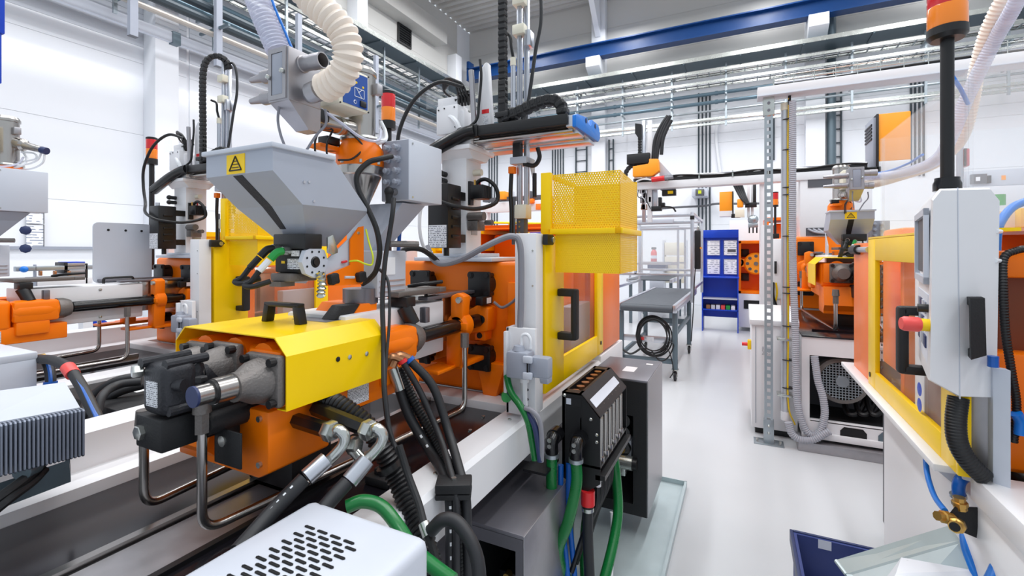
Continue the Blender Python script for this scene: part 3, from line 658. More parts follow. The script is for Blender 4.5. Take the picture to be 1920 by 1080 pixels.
L = thing('vacuum_loader', 'steel vacuum loader with orange ring, blue control panel and cream hose port, centre top', 'loader', (1.33, 1.3, 1.78))
cx_, cy_ = 1.33, 1.3
part('outlet_cone', MB().lathe([(.03, 1.77), (.078, 1.88), (.088, 1.885), (.088, 1.915)], (cx_, cy_, 0)), 'steel', L)
b = MB(); b.lathe([(.088, 1.915), (.09, 1.925), (.088, 1.975), (.068, 2.005), (.066, 2.015)], (cx_, cy_, 0), n=28); b.box(1.16, 1.3, 1.32, 1.38, 1.965, 1.98, .004); oring = part('weigh_ring', b, 'orange', L)
for a in range(8): part('bolt', MB().cyl((cx_ + .09 * math.cos(a * .785), cy_ + .09 * math.sin(a * .785), 1.92), (cx_ + .09 * math.cos(a * .785), cy_ + .09 * math.sin(a * .785), 1.932), .006, n=8), 'zinc', oring)
b = MB(); b.lathe([(.07, 2.015), (.07, 2.022), (.055, 2.024), (.055, 2.26), (.06, 2.262), (.06, 2.275), (.05, 2.29)], (cx_, cy_, 0), n=28); part('separator_cylinder', b, 'steel', L)
part('clamp_ring', MB().lathe([(.073, 2.012), (.076, 2.018), (.073, 2.026)], (cx_, cy_, 0), n=28), 'zinc', L)
b = MB(); b.cyl((1.06, 1.285, 2.035), (1.3, 1.30, 2.055), .03, n=20); part('feed_tube', b, 'steel', L)
for f in (.12, .62): part('tube_clamp', MB().cyl(V((1.06, 1.285, 2.035)).lerp(V((1.3, 1.3, 2.055)), f), V((1.06, 1.285, 2.035)).lerp(V((1.3, 1.3, 2.055)), f + .07), .033, n=20), 'zinc', L)
# receiver box
b = MB(); b.box(.953, 1.075, 1.22, 1.31, 2.055, 2.218, .004)
b.hull([(1.04, 1.235, 1.985), (1.085, 1.235, 1.985), (1.085, 1.295, 1.985), (1.04, 1.295, 1.985)], [(.957, 1.222, 2.056), (1.075, 1.222, 2.056), (1.075, 1.308, 2.056), (.957, 1.308, 2.056)])
rv = part('receiver_box', b, 'steel_brushed', L)
part('sight_glass', MB().box(.949, .953, 1.242, 1.288, 2.075, 2.2, .001), 'grey_mid', rv)
part('glass_frame', MB().frame('x', .948, .953, 1.226, 1.304, 2.06, 2.215, .014), 'steel_brushed', rv)
for y, z in ((1.235, 2.14), (1.297, 2.13)): part('wing_screw', MB().sphere((.942, y, z), .008, 8), 'zinc', rv)
def stub(name, c, d, r, ln, mat_, open_=True):
    c = V(c); d = V(d).normalized(); b = MB(); b.lathe([(r * 1.12, 0), (r * 1.12, .006), (r, .008), (r, ln * .5), (r * 1.06, ln * .52), (r * 1.06, ln), (r * .9, ln), (r * .9, ln * .6)], c, d, 20, cap=False)
    s_ = part(name, b, mat_, rv)
    if open_: part('pipe_mouth', MB().lathe([(r * .9, ln * .62), (0.001, ln * .62)], c, d, 16, cap=False), 'hole_dark', rv)
    return s_
stub('pipe_stub', (1.005, 1.222, 2.178), (.05, -1, .0), .023, .085, 'steel_brushed')
stub('pipe_stub', (1.03, 1.222, 2.09), (.05, -1, .0), .023, .07, 'steel_brushed', False)
for z in (2.165, 2.095):
    stub('pipe_nozzle', (1.0, 1.308, z), (0, 1, 0), .02, .085, 'steel_brushed', False)
    part('nozzle_tip', MB().cyl((1.0, 1.39, z), (1.0, 1.46, z), .016, .009, n=12), 'steel_brushed', rv)
# control panel
b = MB(); b.box(1.13, 1.27, 1.2, 1.32, 2.09, 2.228, .008); cb = part('control_box', b, 'cream', L)
fp = part('front_panel', MB().prism([(1.147, 2.10), (1.26, 2.10), (1.26, 2.217), (1.235, 2.217), (1.147, 2.205)], 'y', 1.1975, 1.2), 'panel_blue', L, 'blue front panel with white line drawing and switch')
b = MB()
for (a, c) in (((1.198, 2.165), (1.242, 2.165)), ((1.198, 2.135), (1.242, 2.135)), ((1.198, 2.135), (1.198, 2.165)), ((1.242, 2.135), (1.242, 2.165)), ((1.205, 2.165), (1.232, 2.135)), ((1.232, 2.165), (1.215, 2.15))): b.cyl((a[0], 1.197, a[1]), (c[0], 1.197, c[1]), .0011, n=6)
for k in range(4): b.box(1.178 + .0, 1.183, 1.1965, 1.1975, 2.186 - .007 * k, 2.190 - .007 * k)
b.lathe([(.007, 0), (.005, .001)], (1.2, 1.197, 2.115), (0, -1, 0), 10, cap=False)
part('line_drawing', b, 'paper', fp)
for x, z in ((1.206, 2.183), (1.238, 2.175)): part('indicator', MB().lathe([(.0045, 0), (.003, .002)], (x, 1.1975, z), (0, -1, 0), 10), 'knob_yellow', fp)
part('switch', MB().box(1.222, 1.25, 1.192, 1.1975, 2.105, 2.126, .002), 'black', fp)
for x, z in ((1.135, 2.095), (1.265, 2.222), (1.265, 2.095)): part('screw', MB().cyl((x, 1.197, z), (x, 1.2, z), .003, n=8), 'black', cb)
b = MB(); b.box(1.08, 1.13, 1.24, 1.29, 2.03, 2.07, .006); part('solenoid_valve', b, 'black', L)
part('air_tube', MB().tube([(1.1, 1.25, 2.07), (1.15, 1.21, 2.03), (1.22, 1.19, 1.995), (1.3, 1.2, 2.0), (1.36, 1.23, 2.03), (1.385, 1.25, 2.07)], .005), 'hose_clear', L)
for k in range(2): part('air_tube', MB().tube([(1.34, 1.24, 2.0 + .02 * k), (1.37, 1.215, 2.02), (1.395, 1.235, 2.06), (1.385, 1.25, 2.1)], .007), 'cable_white', L)
b = MB(); b.box(1.34, 1.37, 1.225, 1.25, 2.19, 2.23, .003); part('filter_cap', b, 'steel_brushed', L)
for pts, r_, m_ in (([ad(524, 195, 1.44), ad(521, 225, 1.44), ad(526, 252, 1.44), ad(534, 274, 1.45)], .004, 'cable_grey'), ([ad(610, 205, 1.47), ad(611, 232, 1.47), ad(592, 255, 1.47), ad(572, 286, 1.47)], .004, 'cable_grey'),
    ([(1.25, 1.27, 2.03), (1.28, 1.24, 1.98), (1.24, 1.25, 1.93), (1.2, 1.28, 1.92)], .0035, 'black'), ([(1.12, 1.27, 2.02), (1.12, 1.3, 1.97), (1.125, 1.3, 1.9)], .0035, 'black'), ([(1.17, 1.27, 2.02), (1.17, 1.3, 1.97), (1.175, 1.3, 1.9)], .0035, 'black')):
    part('signal_cable', MB().tube(pts, r_), m_, L)
b = MB(); b.box(1.2, 1.26, 1.33, 1.38, 1.985, 2.015, .004); b.box(1.22, 1.25, 1.33, 1.37, 1.965, 1.985, .003); part('load_cell', b, 'black', L)
# conveying hoses
hc = [ad(608, 165, 1.405), ad(622, 158, 1.39), ad(640, 142, 1.37), ad(653, 105, 1.35), ad(645, 65, 1.34), ad(618, 30, 1.33), ad(585, 0, 1.33), ad(560, -40, 1.33), ad(545, -140, 1.33)]
t = thing('conveying_hose', 'thick cream corrugated hose curling up from the steel vacuum receiver', 'hose', tuple(hc[0]))
part('hose', MB().tube(hc, .0405, 18, 10, corr=.1, pitch=.02), 'hose_cream', t)
part('hose_clamp', MB().cyl(ad(583, 175, 1.425), ad(598, 168, 1.41), .031, n=18), 'steel_brushed', t)
hc = [ad(522, 96, 1.47), ad(507, 60, 1.47), ad(490, 20, 1.47), ad(470, -40, 1.48), ad(440, -150, 1.5)]
t = thing('conveying_hose', 'clear lilac ribbed hose rising from the top of the steel receiver', 'hose', tuple(hc[0]))
part('hose', MB().tube(hc, .036, 16, 10, corr=.05, pitch=.012), 'hose_clear', t)
part('earth_wire', MB().tube([p + V((.02, -.036, .012)) for p in hc], .004), 'blue_bright', t)

J = thing('junction_box', 'pale grey electrical junction box with cable glands right of the hopper', 'junction box', (1.47, 1.17, 1.787))
part('box', MB().box(1.37, 1.58, 1.10, 1.233, 1.787, 2.015, .004), 'grey_light', J)
part('cover_plate', MB().box(1.369, 1.372, 1.103, 1.23, 1.79, 2.012, .001), 'grey_mid', J)
gl = MB().lathe([(.014, 0), (.014, .009), (.010, .011), (.011, .024), (.007, .028)], (0, 0, 0), (-1, 0, 0), 8); gl = finish(gl, 'cable_gland', 'grey_mid')
for r_ in range(4):
    for c_ in range(2): piece('cable_gland', gl, J, (1.369, 1.15 + .045 * c_, 1.985 - .043 * r_))
b = MB(); b.cyl((1.369, 1.165, 1.82), (1.345, 1.165, 1.82), .014, n=12); part('socket', b, 'steel', J)
b = MB(); b.sphere((1.335, 1.165, 1.818), .018); b.cyl((1.335, 1.165, 1.818), (1.335, 1.165, 1.775), .015, .011, n=12); part('angle_plug', b, 'black_soft', J)
for y, z in ((1.098, 2.0), (1.098, 1.8)): part('screw', MB().cyl((1.39, y, z), (1.39, 1.1, z), .004, n=8), 'zinc', J)
def cable(name, px, r, m, label, cat='cable', n=10, corr=0, pitch=.008, group=None):
    pts = [ad(a, b_, d) for a, b_, d in px]
    t_ = MB().tube(pts, r, n, 8, corr=corr, pitch=pitch)
    return solo(name, t_, m, label, cat, group)
cable('power_cable', [(735, 293, 1.68), (712, 298, 1.64), (690, 305, 1.62), (670, 327, 1.6), (672, 355, 1.6), (690, 392, 1.6), (706, 430, 1.6), (712, 470, 1.6), (706, 505, 1.6), (694, 522, 1.62), (680, 532, 1.65)], .0095, 'black_soft', 'thick black cable looping from the junction box past the hopper')
for (x_, y_, d_) in ((670, 332, 1.6), (692, 384, 1.6), (711, 484, 1.6)):
    pass
cable('power_cable', [(738, 372, 1.62), (736, 400, 1.6), (730, 440, 1.6), (722, 490, 1.58), (717, 560, 1.56), (719, 640, 1.5), (720, 720, 1.42), (727, 790, 1.38), (735, 825, 1.36), (750, 860, 1.34)], .0085, 'rubber', 'grey-black cable hanging straight down from the angled plug past the yellow cover')
cable('signal_cable', [(712, 505, 1.59), (728, 530, 1.57), (730, 600, 1.52), (724, 680, 1.46), (722, 760, 1.4), (728, 800, 1.37), (742, 840, 1.35)], .005, 'rubber', 'thin dark cable tied alongside the straight hanging cable')
cable('earth_wire', [(655, 490, 1.5), (670, 489, 1.5), (685, 495, 1.52), (697, 496, 1.55), (699, 480, 1.55), (692, 455, 1.57), (686, 430, 1.58)], .003, 'yellow_green', 'thin yellow-green earth wire in front of the orange hopper bracket', 'wire')
cable('blue_hose', [(752, 395, 1.9), (749, 440, 1.9), (746, 490, 1.9), (744, 550, 1.9), (744, 600, 1.9)], .008, 'blue_hose', 'blue air hose hanging right of the white hopper pillar', 'hose')

# feeder drive below the hopper
D = thing('feeder_drive', 'black servo feeder drive with connectors and orange bracket under the grey hopper', 'drive', (1.1, 1.25, 1.5))
b = MB(); b.box(.98, 1.045, 1.18, 1.325, 1.605, 1.652, .004); part('drive_box', b, 'black', D)
b = MB(); b.box(.985, 1.06, 1.20, 1.325, 1.53, 1.605, .008); part('motor_body', b, 'black_soft', D)
part('type_plate', MB().box(.983, .985, 1.205, 1.262, 1.543, 1.575), 'print_small', D); part('type_plate', MB().box(.983, .985, 1.21, 1.245, 1.583, 1.6), 'print_small', D)
part('yellow_label', MB().box(.983, .985, 1.275, 1.29, 1.56, 1.568), 'yellow', D)
b = MB(); b.lathe([(.05, 0), (.05, .018)], (1.02, 1.20, 1.565), (0, -1, 0), 8); b.box(.985, 1.06, 1.185, 1.2, 1.53, 1.6, .003); ds = part('gear_flange', b, 'grey_light', D)
b = MB(); b.lathe([(.018, 0), (.014, .003)], (1.02, 1.182, 1.565), (0, -1, 0), 16); b.cyl((1.02, 1.182, 1.565), (1.02, 1.176, 1.565), .011, n=14); part('shaft', b, 'black', ds)
for a in range(8): part('screw_hole', MB().cyl((1.02 + .034 * math.cos(a * .785 + .4), 1.1815, 1.565 + .034 * math.sin(a * .785 + .4)), (1.02 + .034 * math.cos(a * .785 + .4), 1.1805, 1.565 + .034 * math.sin(a * .785 + .4)), .0035, n=8), 'hole_dark', ds)
for k, (y, m_) in enumerate(((1.30, 'black'), (1.255, 'green'))):
    z = 1.607 - .008 * k
    b = MB(); b.cyl((.985, y, z), (.96, y, z), .013, n=12); part('connector_socket', b, 'zinc', D)
    b = MB(); b.tube([(.962, y, z), (.945, y + .005, z - .005), (.93, y + .015, z - .025)], .012, 10); pg = part('connector_plug', b, m_, D)
    b = MB(); b.cyl((.928, y + .016, z - .027), (.905, y + .03, z - .06), .010, n=10); part('cable_sleeve', b, 'cable_white' if k else 'black', pg)
    part('cable', MB().tube([(.905, y + .03, z - .06), (.89, y + .045, z - .09), (.88, y + .06, z - .10), (.885, y + .035, z - .105), (.92, y + .0, z - .09)], .008), 'black_soft', D)
b = MB(); b.box(.96, 1.06, 1.22, 1.31, 1.505, 1.53, .004); b.box(.95, 1.0, 1.25, 1.3, 1.49, 1.505); part('adapter_plate', b, 'cast_grey', D)
b = MB(); b.tube([(1.03, 1.175, 1.53), (1.03, 1.165, 1.50), (1.03, 1.17, 1.47), (1.035, 1.175, 1.455)], .011, 8, 6, corr=.3, pitch=.012); part('chain', b, 'zinc', D)
b = MB(); q = pp([(608, 490), (655, 445), (663, 432), (663, 525), (655, 535), (608, 533)], ay, 1.19); b.prism([(p.x, p.z) for p in q], 'y', 1.185, 1.19); part('side_plate', b, 'grey_light', D); part('side_plate', MB().prism([(p.x, p.z) for p in q], 'y', 1.40, 1.405), 'grey_light', D)
b = MB(); q = pp([(655, 449), (671, 426), (680, 424), (680, 524), (677, 533), (611, 536), (611, 515), (655, 497)], ay, 1.18); b.prism([(p.x, p.z) for p in q], 'y', 1.175, 1.18); ob = part('bracket', b, 'orange', D)
p = ay(672, 437, 1.175); part('bolt', MB().lathe([(.006, 0), (.004, .004)], p, (0, -1, 0), 8), 'zinc', ob)
p, p2 = ay(646, 520, 1.1745), ay(664, 520, 1.1745); part('slot', MB().cyl(p, p2, .0045, n=8), 'grey_light', ob)
for (px, py) in ((621, 523), (673, 519)):
    p = ay(px, py, 1.175); b = MB(); prof_ = []
    for k in range(16): r_ = .021 if (k // 2) % 2 else .0165; prof_.append((p.x + r_ * math.cos(k * math.pi / 8), p.z + r_ * math.sin(k * math.pi / 8)))
    b.prism(prof_, 'y', 1.155, 1.175, .002); part('star_knob', b, 'black_soft', ob)
for z_, px, py in ((0, 632, 460),):
    p = ay(px, py, 1.18); q2 = ay(634, 476, 1.18)
    b = MB(); q = pp([(612, 445), (622, 440), (631, 468), (631, 474), (622, 478), (612, 474)], ay, 1.175); b.prism([(v.x, v.z) for v in q], 'y', 1.168, 1.175, .002); part('slide_latch', b, 'zinc', D)
part('ferrule', MB().cyl(ay(641, 492, 1.18), ay(650, 490, 1.18), .004, n=8), 'red', D)
# bin cone and neck behind the hopper
b = MB(); b.hull([(1.30, 1.22, 1.60), (1.38, 1.22, 1.60), (1.38, 1.34, 1.60), (1.30, 1.34, 1.60)], [(1.38, 1.14, 1.78), (1.52, 1.14, 1.78), (1.52, 1.42, 1.78), (1.38, 1.42, 1.78)]); bn = thing('material_bin', 'grey tapered bin with flat panel and label under the junction box', 'bin', (1.36, 1.28, 1.43)); part('bin_cone', b, 'grey_hopper', bn)
b = MB(); b.box(1.29, 1.45, 1.18, 1.26, 1.43, 1.60, .004); nk = part('bin_neck', b, 'grey_light', bn); part('label', MB().box(1.33, 1.385, 1.178, 1.18, 1.51, 1.575), 'paper', nk)
for z_ in (1.445, 1.465, 1.485): part('louvre', MB().box(1.30, 1.44, 1.177, 1.18, z_, z_ + .006), 'aluminium', nk)
part('sampling_tube', MB().cyl((1.36, 1.18, 1.625), (1.45, 1.12, 1.625), .012, n=10), 'cast_grey', bn)
# throat under the feeder
b = MB(); c_ = ay(676, 553, 1.25); b.lathe([(.062, -.03), (.062, .025)], c_, (0, 0, 1), 24); part('throat_collar', b, 'steel_dark', D)
Tt = thing('feed_throat_plate', 'brown steel slide plate with black grip and chute below the feeder drive', 'slide plate', (1.6, 1.25, 1.4))
z = 1.425
b = MB(); b.box(1.36, 1.62, 1.14, 1.33, z, z + .02, .003); pt = part('plate', b, 'cast_grey', Tt); 
b = MB(); b.box(1.62, 1.67, 1.14, 1.33, z, z + .02, .003); part('plate', b, 'cast_grey', Tt)
part('lever', MB().tube([(1.56, 1.26, z + .024), (1.60, 1.2, z + .035), (1.68, 1.17, z + .04)], .008), 'black', Tt)
b = MB(); a_ = ay(757, 575, 1.15); e_ = ay(775, 608, 1.12); b.cyl(a_, e_, .03, .027, n=18); b.box(a_.x - .02, a_.x + .035, 1.12, 1.2, a_.z, z, .004); ch = part('chute', b, 'black', Tt)
b = MB(); e2 = ay(795, 590, 1.12); b.box(e2.x - .016, e2.x + .012, 1.10, 1.13, e2.z - .03, e2.z + .03, .003); part('chute_flap', b, 'steel_dark', Tt)
b = MB(); q = pp([(703, 566), (703, 600), (652, 600), (672, 570)], ay, 1.2); b.prism([(v.x, v.z) for v in q], 'y', 1.19, 1.38, .003); part('pedestal', b, 'orange', Tt)
b = MB(); q = pp([(672, 569), (652, 600), (622, 600), (642, 573)], ay, 1.2); b.prism([(v.x, v.z) for v in q], 'y', 1.19, 1.25, .003); part('pedestal_cover', b, 'black_soft', Tt)
# ---------------------------------------------------------------- picker robot on the platen
LINKS = {}
def energy_chain(root, pts, w, h, pitch, side, m='black_soft', name='chain_link'):
    """row of plastic links; side = axis across the chain"""
    key = (w, h, pitch, m)
    if key not in LINKS:
        b = MB(); b.box(-pitch * .46, pitch * .46, -w / 2, w / 2, -h / 2, h / 2, h * .16, 1)
        b.box(-pitch * .62, pitch * .1, -w * .42, w * .42, -h * .36, h * .36)
        b.cyl((0, -w * .53, 0), (0, w * .53, 0), h * .14, n=8)
        LINKS[key] = finish(b, name, m)
    path = resample(catmull([V(p) for p in pts], 10), pitch); side = V(side).normalized()
    for a, c in zip(path, path[1:]):
        x = (c - a).normalized(); y = (side - x * side.dot(x)).normalized(); z = x.cross(y)
        Mx = Matrix((x, y, z)).transposed()
        piece(name, LINKS[key], root, (a + c) / 2, rot=Mx.to_euler())
Rb = thing('picker_robot', 'white column picker robot with black boom and blue end plate, on the middle machine', 'robot', (2.05, 1.3, 1.545))
b = MB(); b.box(1.93, 2.27, 1.06, 1.52, 1.547, 1.566, .004); b.box(1.97, 2.2, 1.16, 1.45, 1.566, 1.585, .004); part('base_plate', b, 'grey_light', Rb)
b = MB(); b.box(1.985, 2.135, 1.235, 1.385, 1.58, 2.10, .008); b.prism([(1.99, 2.06), (2.13, 2.06), (2.17, 2.10), (1.95, 2.10)], 'y', 1.2, 1.42); b.box(1.94, 2.2, 1.19, 1.43, 2.10, 2.125, .005); cl = part('column', b, 'white_paint', Rb)
part('type_plate', MB().box(2.03, 2.09, 1.233, 1.235, 1.68, 1.74), 'galvanised', cl)
for z in (1.99, 1.955): 
    b = MB(); b.cyl((1.985, 1.36, z), (1.94, 1.36, z), .014, n=10); b.sphere((1.94, 1.36, z), .017, 10); part('air_knob', b, 'black', cl)
part('proximity_plug', MB().cyl((2.06, 1.235, 2.0), (2.06, 1.19, 2.0), .017, n=12), 'cream', cl)
b = MB(); b.cyl((2.06, 1.31, 2.125), (2.06, 1.31, 2.20), .085, n=22); b.box(1.97, 2.12, 1.2, 1.42, 2.13, 2.17, .006); part('swivel_drive', b, 'white_paint', Rb)
b = MB(); b.box(1.96, 2.06, 1.27, 1.40, 2.19, 2.335, .005); b.box(1.99, 2.14, 1.25, 1.29, 2.18, 2.31, .005); b.box(2.0, 2.08, 1.30, 1.42, 2.335, 2.39, .004); hd = part('valve_head', b, 'white_paint', Rb)
b = MB(); b.box(1.955, 1.96, 1.36, 1.46, 2.33, 2.42, .003); part('bracket_plate', b, 'clear_panel', hd)
for y, z in ((1.385, 2.315), (1.35, 2.32), (1.29, 2.32), (1.285, 2.22)): part('screw', MB().cyl((1.957, y, z), (1.96, y, z), .004, n=8), 'black', hd)
b = MB()
for i in range(5):
    for j in range(3): b.cyl((2.02 + .012 * j, 1.245 + .018 * i, 2.34 + .022 * j), (2.0 + .012 * j, 1.235 + .018 * i, 2.375 + .022 * j), .007, n=6)
part('connector_cluster', b, 'black', hd)
for k in range(4):
    part('air_line', MB().tube([(2.01, 1.24 + .016 * k, 2.37), (1.98, 1.26 + .016 * k, 2.44 + .008 * k), (2.0, 1.33 + .016 * k, 2.465 + .006 * k), (2.03, 1.40, 2.44), (2.04, 1.36, 2.40)], .006), 'black', hd)
part('cable_bow', MB().tube([(1.99, 1.40, 2.25), (1.975, 1.335, 2.28), (1.96, 1.285, 2.25), (1.965, 1.265, 2.21)], .014), 'cable_white', hd)
b = MB(); b.prism([(1.11, 2.18), (1.20, 2.18), (1.185, 2.50), (1.15, 2.54), (1.135, 2.54)], 'x', 2.02, 2.06, .006); fin = part('cylinder_fin', b, 'white_paint', Rb)
part('cylinder', MB().cyl((1.99, 1.19, 2.20), (1.99, 1.21, 2.50), .014, n=12), 'steel_brushed', fin)
part('red_label', MB().box(2.018, 2.02, 1.125, 1.165, 2.285, 2.305), 'red', fin); part('logo_label', MB().box(2.018, 2.02, 1.13, 1.155, 2.225, 2.27), 'print_small', fin)
part('air_line', MB().tube([(2.0, 1.165, 2.55), (1.995, 1.155, 2.46), (1.99, 1.165, 2.33), (1.985, 1.175, 2.25), (1.96, 1.22, 2.2)], .007), 'black', fin)
part('cable_loop', MB().tube([(1.98, 1.25, 2.42), (1.94, 1.37, 2.45), (1.90, 1.49, 2.37), (1.88, 1.57, 2.22), (1.88, 1.58, 2.08), (1.86, 1.51, 1.95), (1.80, 1.39, 1.88), (1.775, 1.28, 1.84), (1.80, 1.20, 1.81), (1.92, 1.14, 1.80), (2.03, 1.09, 1.84), (2.03, 1.09, 1.91), (2.02, 1.14, 1.955), (2.02, 1.19, 1.945), (2.02, 1.2, 1.91)], .010, 10, 8), 'black', Rb)
# control box on the column
b = MB(); b.box(1.80, 1.915, 1.22, 1.335, 1.612, 1.914, .005); b.box(1.88, 1.985, 1.24, 1.27, 1.64, 1.68); b.box(1.88, 1.985, 1.24, 1.27, 1.85, 1.89); bx_ = part('drive_box', b, 'black', Rb)
part('type_label', MB().box(1.798, 1.80, 1.228, 1.328, 1.615, 1.72), 'print_label', bx_)
for k in range(5): part('rib', MB().box(1.83, 1.89, 1.213, 1.222, 1.66 + .045 * k, 1.675 + .045 * k, .003), 'black', bx_)
part('cable_gland', MB().cyl((1.86, 1.27, 1.612), (1.86, 1.27, 1.575), .014, n=10), 'black', bx_); part('cable_gland', MB().cyl((1.84, 1.31, 1.914), (1.84, 1.31, 1.94), .014, n=10), 'grey_light', bx_)
b = MB(); b.box(2.0, 2.08, 1.15, 1.225, 1.86, 1.93, .005); b.box(2.0, 2.03, 1.22, 1.24, 1.83, 1.95); vb = part('valve_block', b, 'black', Rb)
for k in range(6): part('cooling_fin', MB().box(2.0 + .014 * k, 2.006 + .014 * k, 1.142, 1.152, 1.865, 1.925), 'black_soft', vb)
part('fitting', MB().cyl((2.01, 1.2, 1.93), (2.01, 1.2, 1.955), .006, n=8), 'brass', vb); part('fitting', MB().cyl((2.04, 1.19, 1.93), (2.04, 1.19, 1.96), .005, n=8), 'red', vb)
b = MB(); b.cyl((2.0, 1.23, 1.77), (2.0, 1.14, 1.77), .022, n=12); b.box(1.985, 2.06, 1.17, 1.23, 1.70, 1.75, .004); b.cyl((2.03, 1.15, 1.74), (2.03, 1.11, 1.74), .014, n=10); part('pressure_regulator', b, 'cast_grey', Rb)
# boom
b = MB(); b.box(1.95, 1.957, .69, 1.17, 2.16, 2.208, .002); b.box(1.95, 2.05, .69, 1.17, 2.16, 2.165); bt = part('boom_tray', b, 'black', Rb)
b = MB(); b.box(2.03, 2.12, .665, 1.25, 2.135, 2.2, .004); b.box(2.2, 2.29, .665, 1.25, 2.13, 2.19, .004); b.box(1.96, 2.3, .665, .70, 2.15, 2.2, .003); part('boom_profile', b, 'aluminium', Rb)
for x in (2.0, 2.16): part('guide_rod', MB().cyl((x, .68, 2.145), (x, 1.3, 2.145), .012, n=10), 'steel', Rb)
b = MB(); b.prism([(1.945, 2.143), (2.30, 2.15), (2.33, 2.172), (2.33, 2.205), (2.30, 2.235), (2.19, 2.235), (2.17, 2.20), (2.13, 2.20), (2.11, 2.225), (1.97, 2.205), (1.945, 2.195)], 'y', .648, .666, .003); ep = part('end_plate', b, 'blue_bright', Rb)
for x, z in ((2.09, 2.205), (2.24, 2.215)): part('hole', MB().cyl((x, .646, z), (x, .648, z), .012, n=12), 'blue_dark', ep)
for y in (.80, .9, 1.05): part('screw', MB().cyl((1.985, y, 2.157), (1.985, y, 2.16), .007, n=8), 'black', bt)
energy_chain(Rb, [(1.98, 1.02, 2.235), (1.98, .93, 2.257), (1.98, .86, 2.278), (1.98, .79, 2.288), (1.98, .745, 2.278), (1.98, .725, 2.25), (1.98, .72, 2.205)], .055, .05, .036, (1, 0, 0))
b = MB(); b.cyl((1.965, 1.0, 2.24), (1.955, 1.0, 2.24), .009, n=10); part('chain_pin', b, 'brass', Rb)
b = MB(); b.box(1.95, 2.12, .985, 1.055, 2.235, 2.26, .003); b.box(1.98, 2.1, .96, 1.0, 2.205, 2.24, .003); part('chain_bracket', b, 'black_soft', Rb)
part('sleeve', MB().tube([(1.96, 1.17, 2.185), (1.95, 1.22, 2.175), (1.93, 1.32, 2.135), (1.92, 1.42, 2.09), (1.92, 1.52, 2.05)], .034, 14), 'black_gloss', Rb)
b = MB(); b.box(1.945, 1.99, 1.15, 1.2, 2.155, 2.215, .004); part('sleeve_clamp', b, 'black', Rb)
# vertical arm
vx, vy = 2.12, .985
for dy, dx in ((.018, 0), (-.012, .02)): 
    b = MB(); b.box(vx + dx - .012, vx + dx + .012, vy + dy - .012, vy + dy + .012, 1.80, 2.99, .002); b.box(vx + dx - .0145, vx + dx - .012, vy + dy - .003, vy + dy + .003, 1.8, 2.98); part('arm_profile', b, 'aluminium', Rb)
part('air_cylinder', MB().cyl((vx - .02, vy + .045, 2.24), (vx - .02, vy + .045, 2.53), .013, n=12), 'aluminium', Rb)
part('cylinder_cap', MB().cyl((vx - .02, vy + .045, 2.53), (vx - .02, vy + .045, 2.57), .015, n=12), 'cream', Rb)
for z in (2.68, 2.83): part('guide_block', MB().box(vx - .035, vx + .02, vy - .02, vy + .045, z, z + .05, .004), 'cream', Rb)
part('guide_block', MB().box(vx - .02, vx + .04, vy - .045, vy - .015, 2.62, 2.70, .004), 'aluminium', Rb)
energy_chain(Rb, [(1.987, 1.03, 2.3), (1.987, 1.03, 2.5), (1.985, 1.03, 2.7), (1.99, 1.03, 2.88), (2.015, 1.02, 2.97), (2.07, 1.0, 3.01), (2.12, .975, 2.985), (2.14, .965, 2.92)], .04, .036, .03, (0, 1, 0))
b = MB(); b.box(1.972, 2.002, 1.01, 1.05, 2.215, 2.42, .003); part('chain_holder', b, 'black', Rb)
part('hose', MB().tube([(vx, vy, 2.96), (vx + .02, vy - .05, 2.97), (vx + .03, vy - .08, 2.90), (vx + .03, vy - .085, 2.75), (vx + .02, vy - .06, 2.6), (vx, vy - .03, 2.35), (vx - .03, vy - .01, 2.22)], .009), 'rubber', Rb)
part('hose', MB().tube([(vx - .05, vy + .09, 2.7), (vx - .03, vy + .06, 2.68), (vx - .03, vy + .05, 2.62), (vx - .02, vy + .045, 2.57)], .008), 'black', Rb)
part('hose', MB().tube([(vx - .06, vy + .08, 2.3), (vx - .02, vy + .03, 2.31), (vx, vy, 2.26), (vx, vy - .01, 2.2)], .008), 'black', Rb)
b = MB(); b.box(vx - .05, vx + .05, vy - .04, vy + .05, 2.03, 2.065, .003); b.prism([(vx + .04, 1.94), (vx + .045, 1.94), (vx + .045, 2.06), (vx - .03, 2.06)], 'y', vy - .045, vy - .04); cb_ = part('carriage_block', b, 'grey_light', Rb)
part('carriage_hose', MB().tube([(vx - .04, vy - .02, 2.03), (vx - .02, vy - .07, 2.02), (vx, vy - .09, 2.06), (vx, vy - .08, 2.11)], .011), 'black', Rb)
b = MB(); b.box(vx - .04, vx + .0, vy + .0, vy + .04, 2.065, 2.14, .003); part('slide_carriage', b, 'black', Rb)
part('sensor', MB().box(vx - .05, vx - .02, vy + .025, vy + .06, 1.985, 2.02, .004), 'orange', Rb)
part('shock_absorber', MB().cyl((vx + .03, vy - .05, 1.87), (vx + .03, vy - .05, 1.99), .011, n=10), 'black', Rb)
part('air_line', MB().tube([(vx - .03, vy + .05, 1.99), (vx - .03, vy + .055, 1.88), (vx - .03, vy + .05, 1.80), (vx - .03, vy + .05, 1.66)], .011), 'black', Rb)
b = MB(); b.box(vx - .03, vx + .04, vy - .03, vy + .04, 1.76, 1.83, .004); part('gripper_mount', b, 'cream', Rb)
b = MB(); b.box(vx - .02, vx + .03, vy - .015, vy + .03, 1.67, 1.76, .004); b.box(vx - .03, vx - .02, vy + .03, vy + .05, 1.63, 1.87, .003); gr = part('gripper', b, 'grey_dark', Rb)
for z in (1.69, 1.72, 1.745): part('screw', MB().cyl((vx - .022, vy + .01, z), (vx - .02, vy + .01, z), .005, n=8), 'brass', gr)
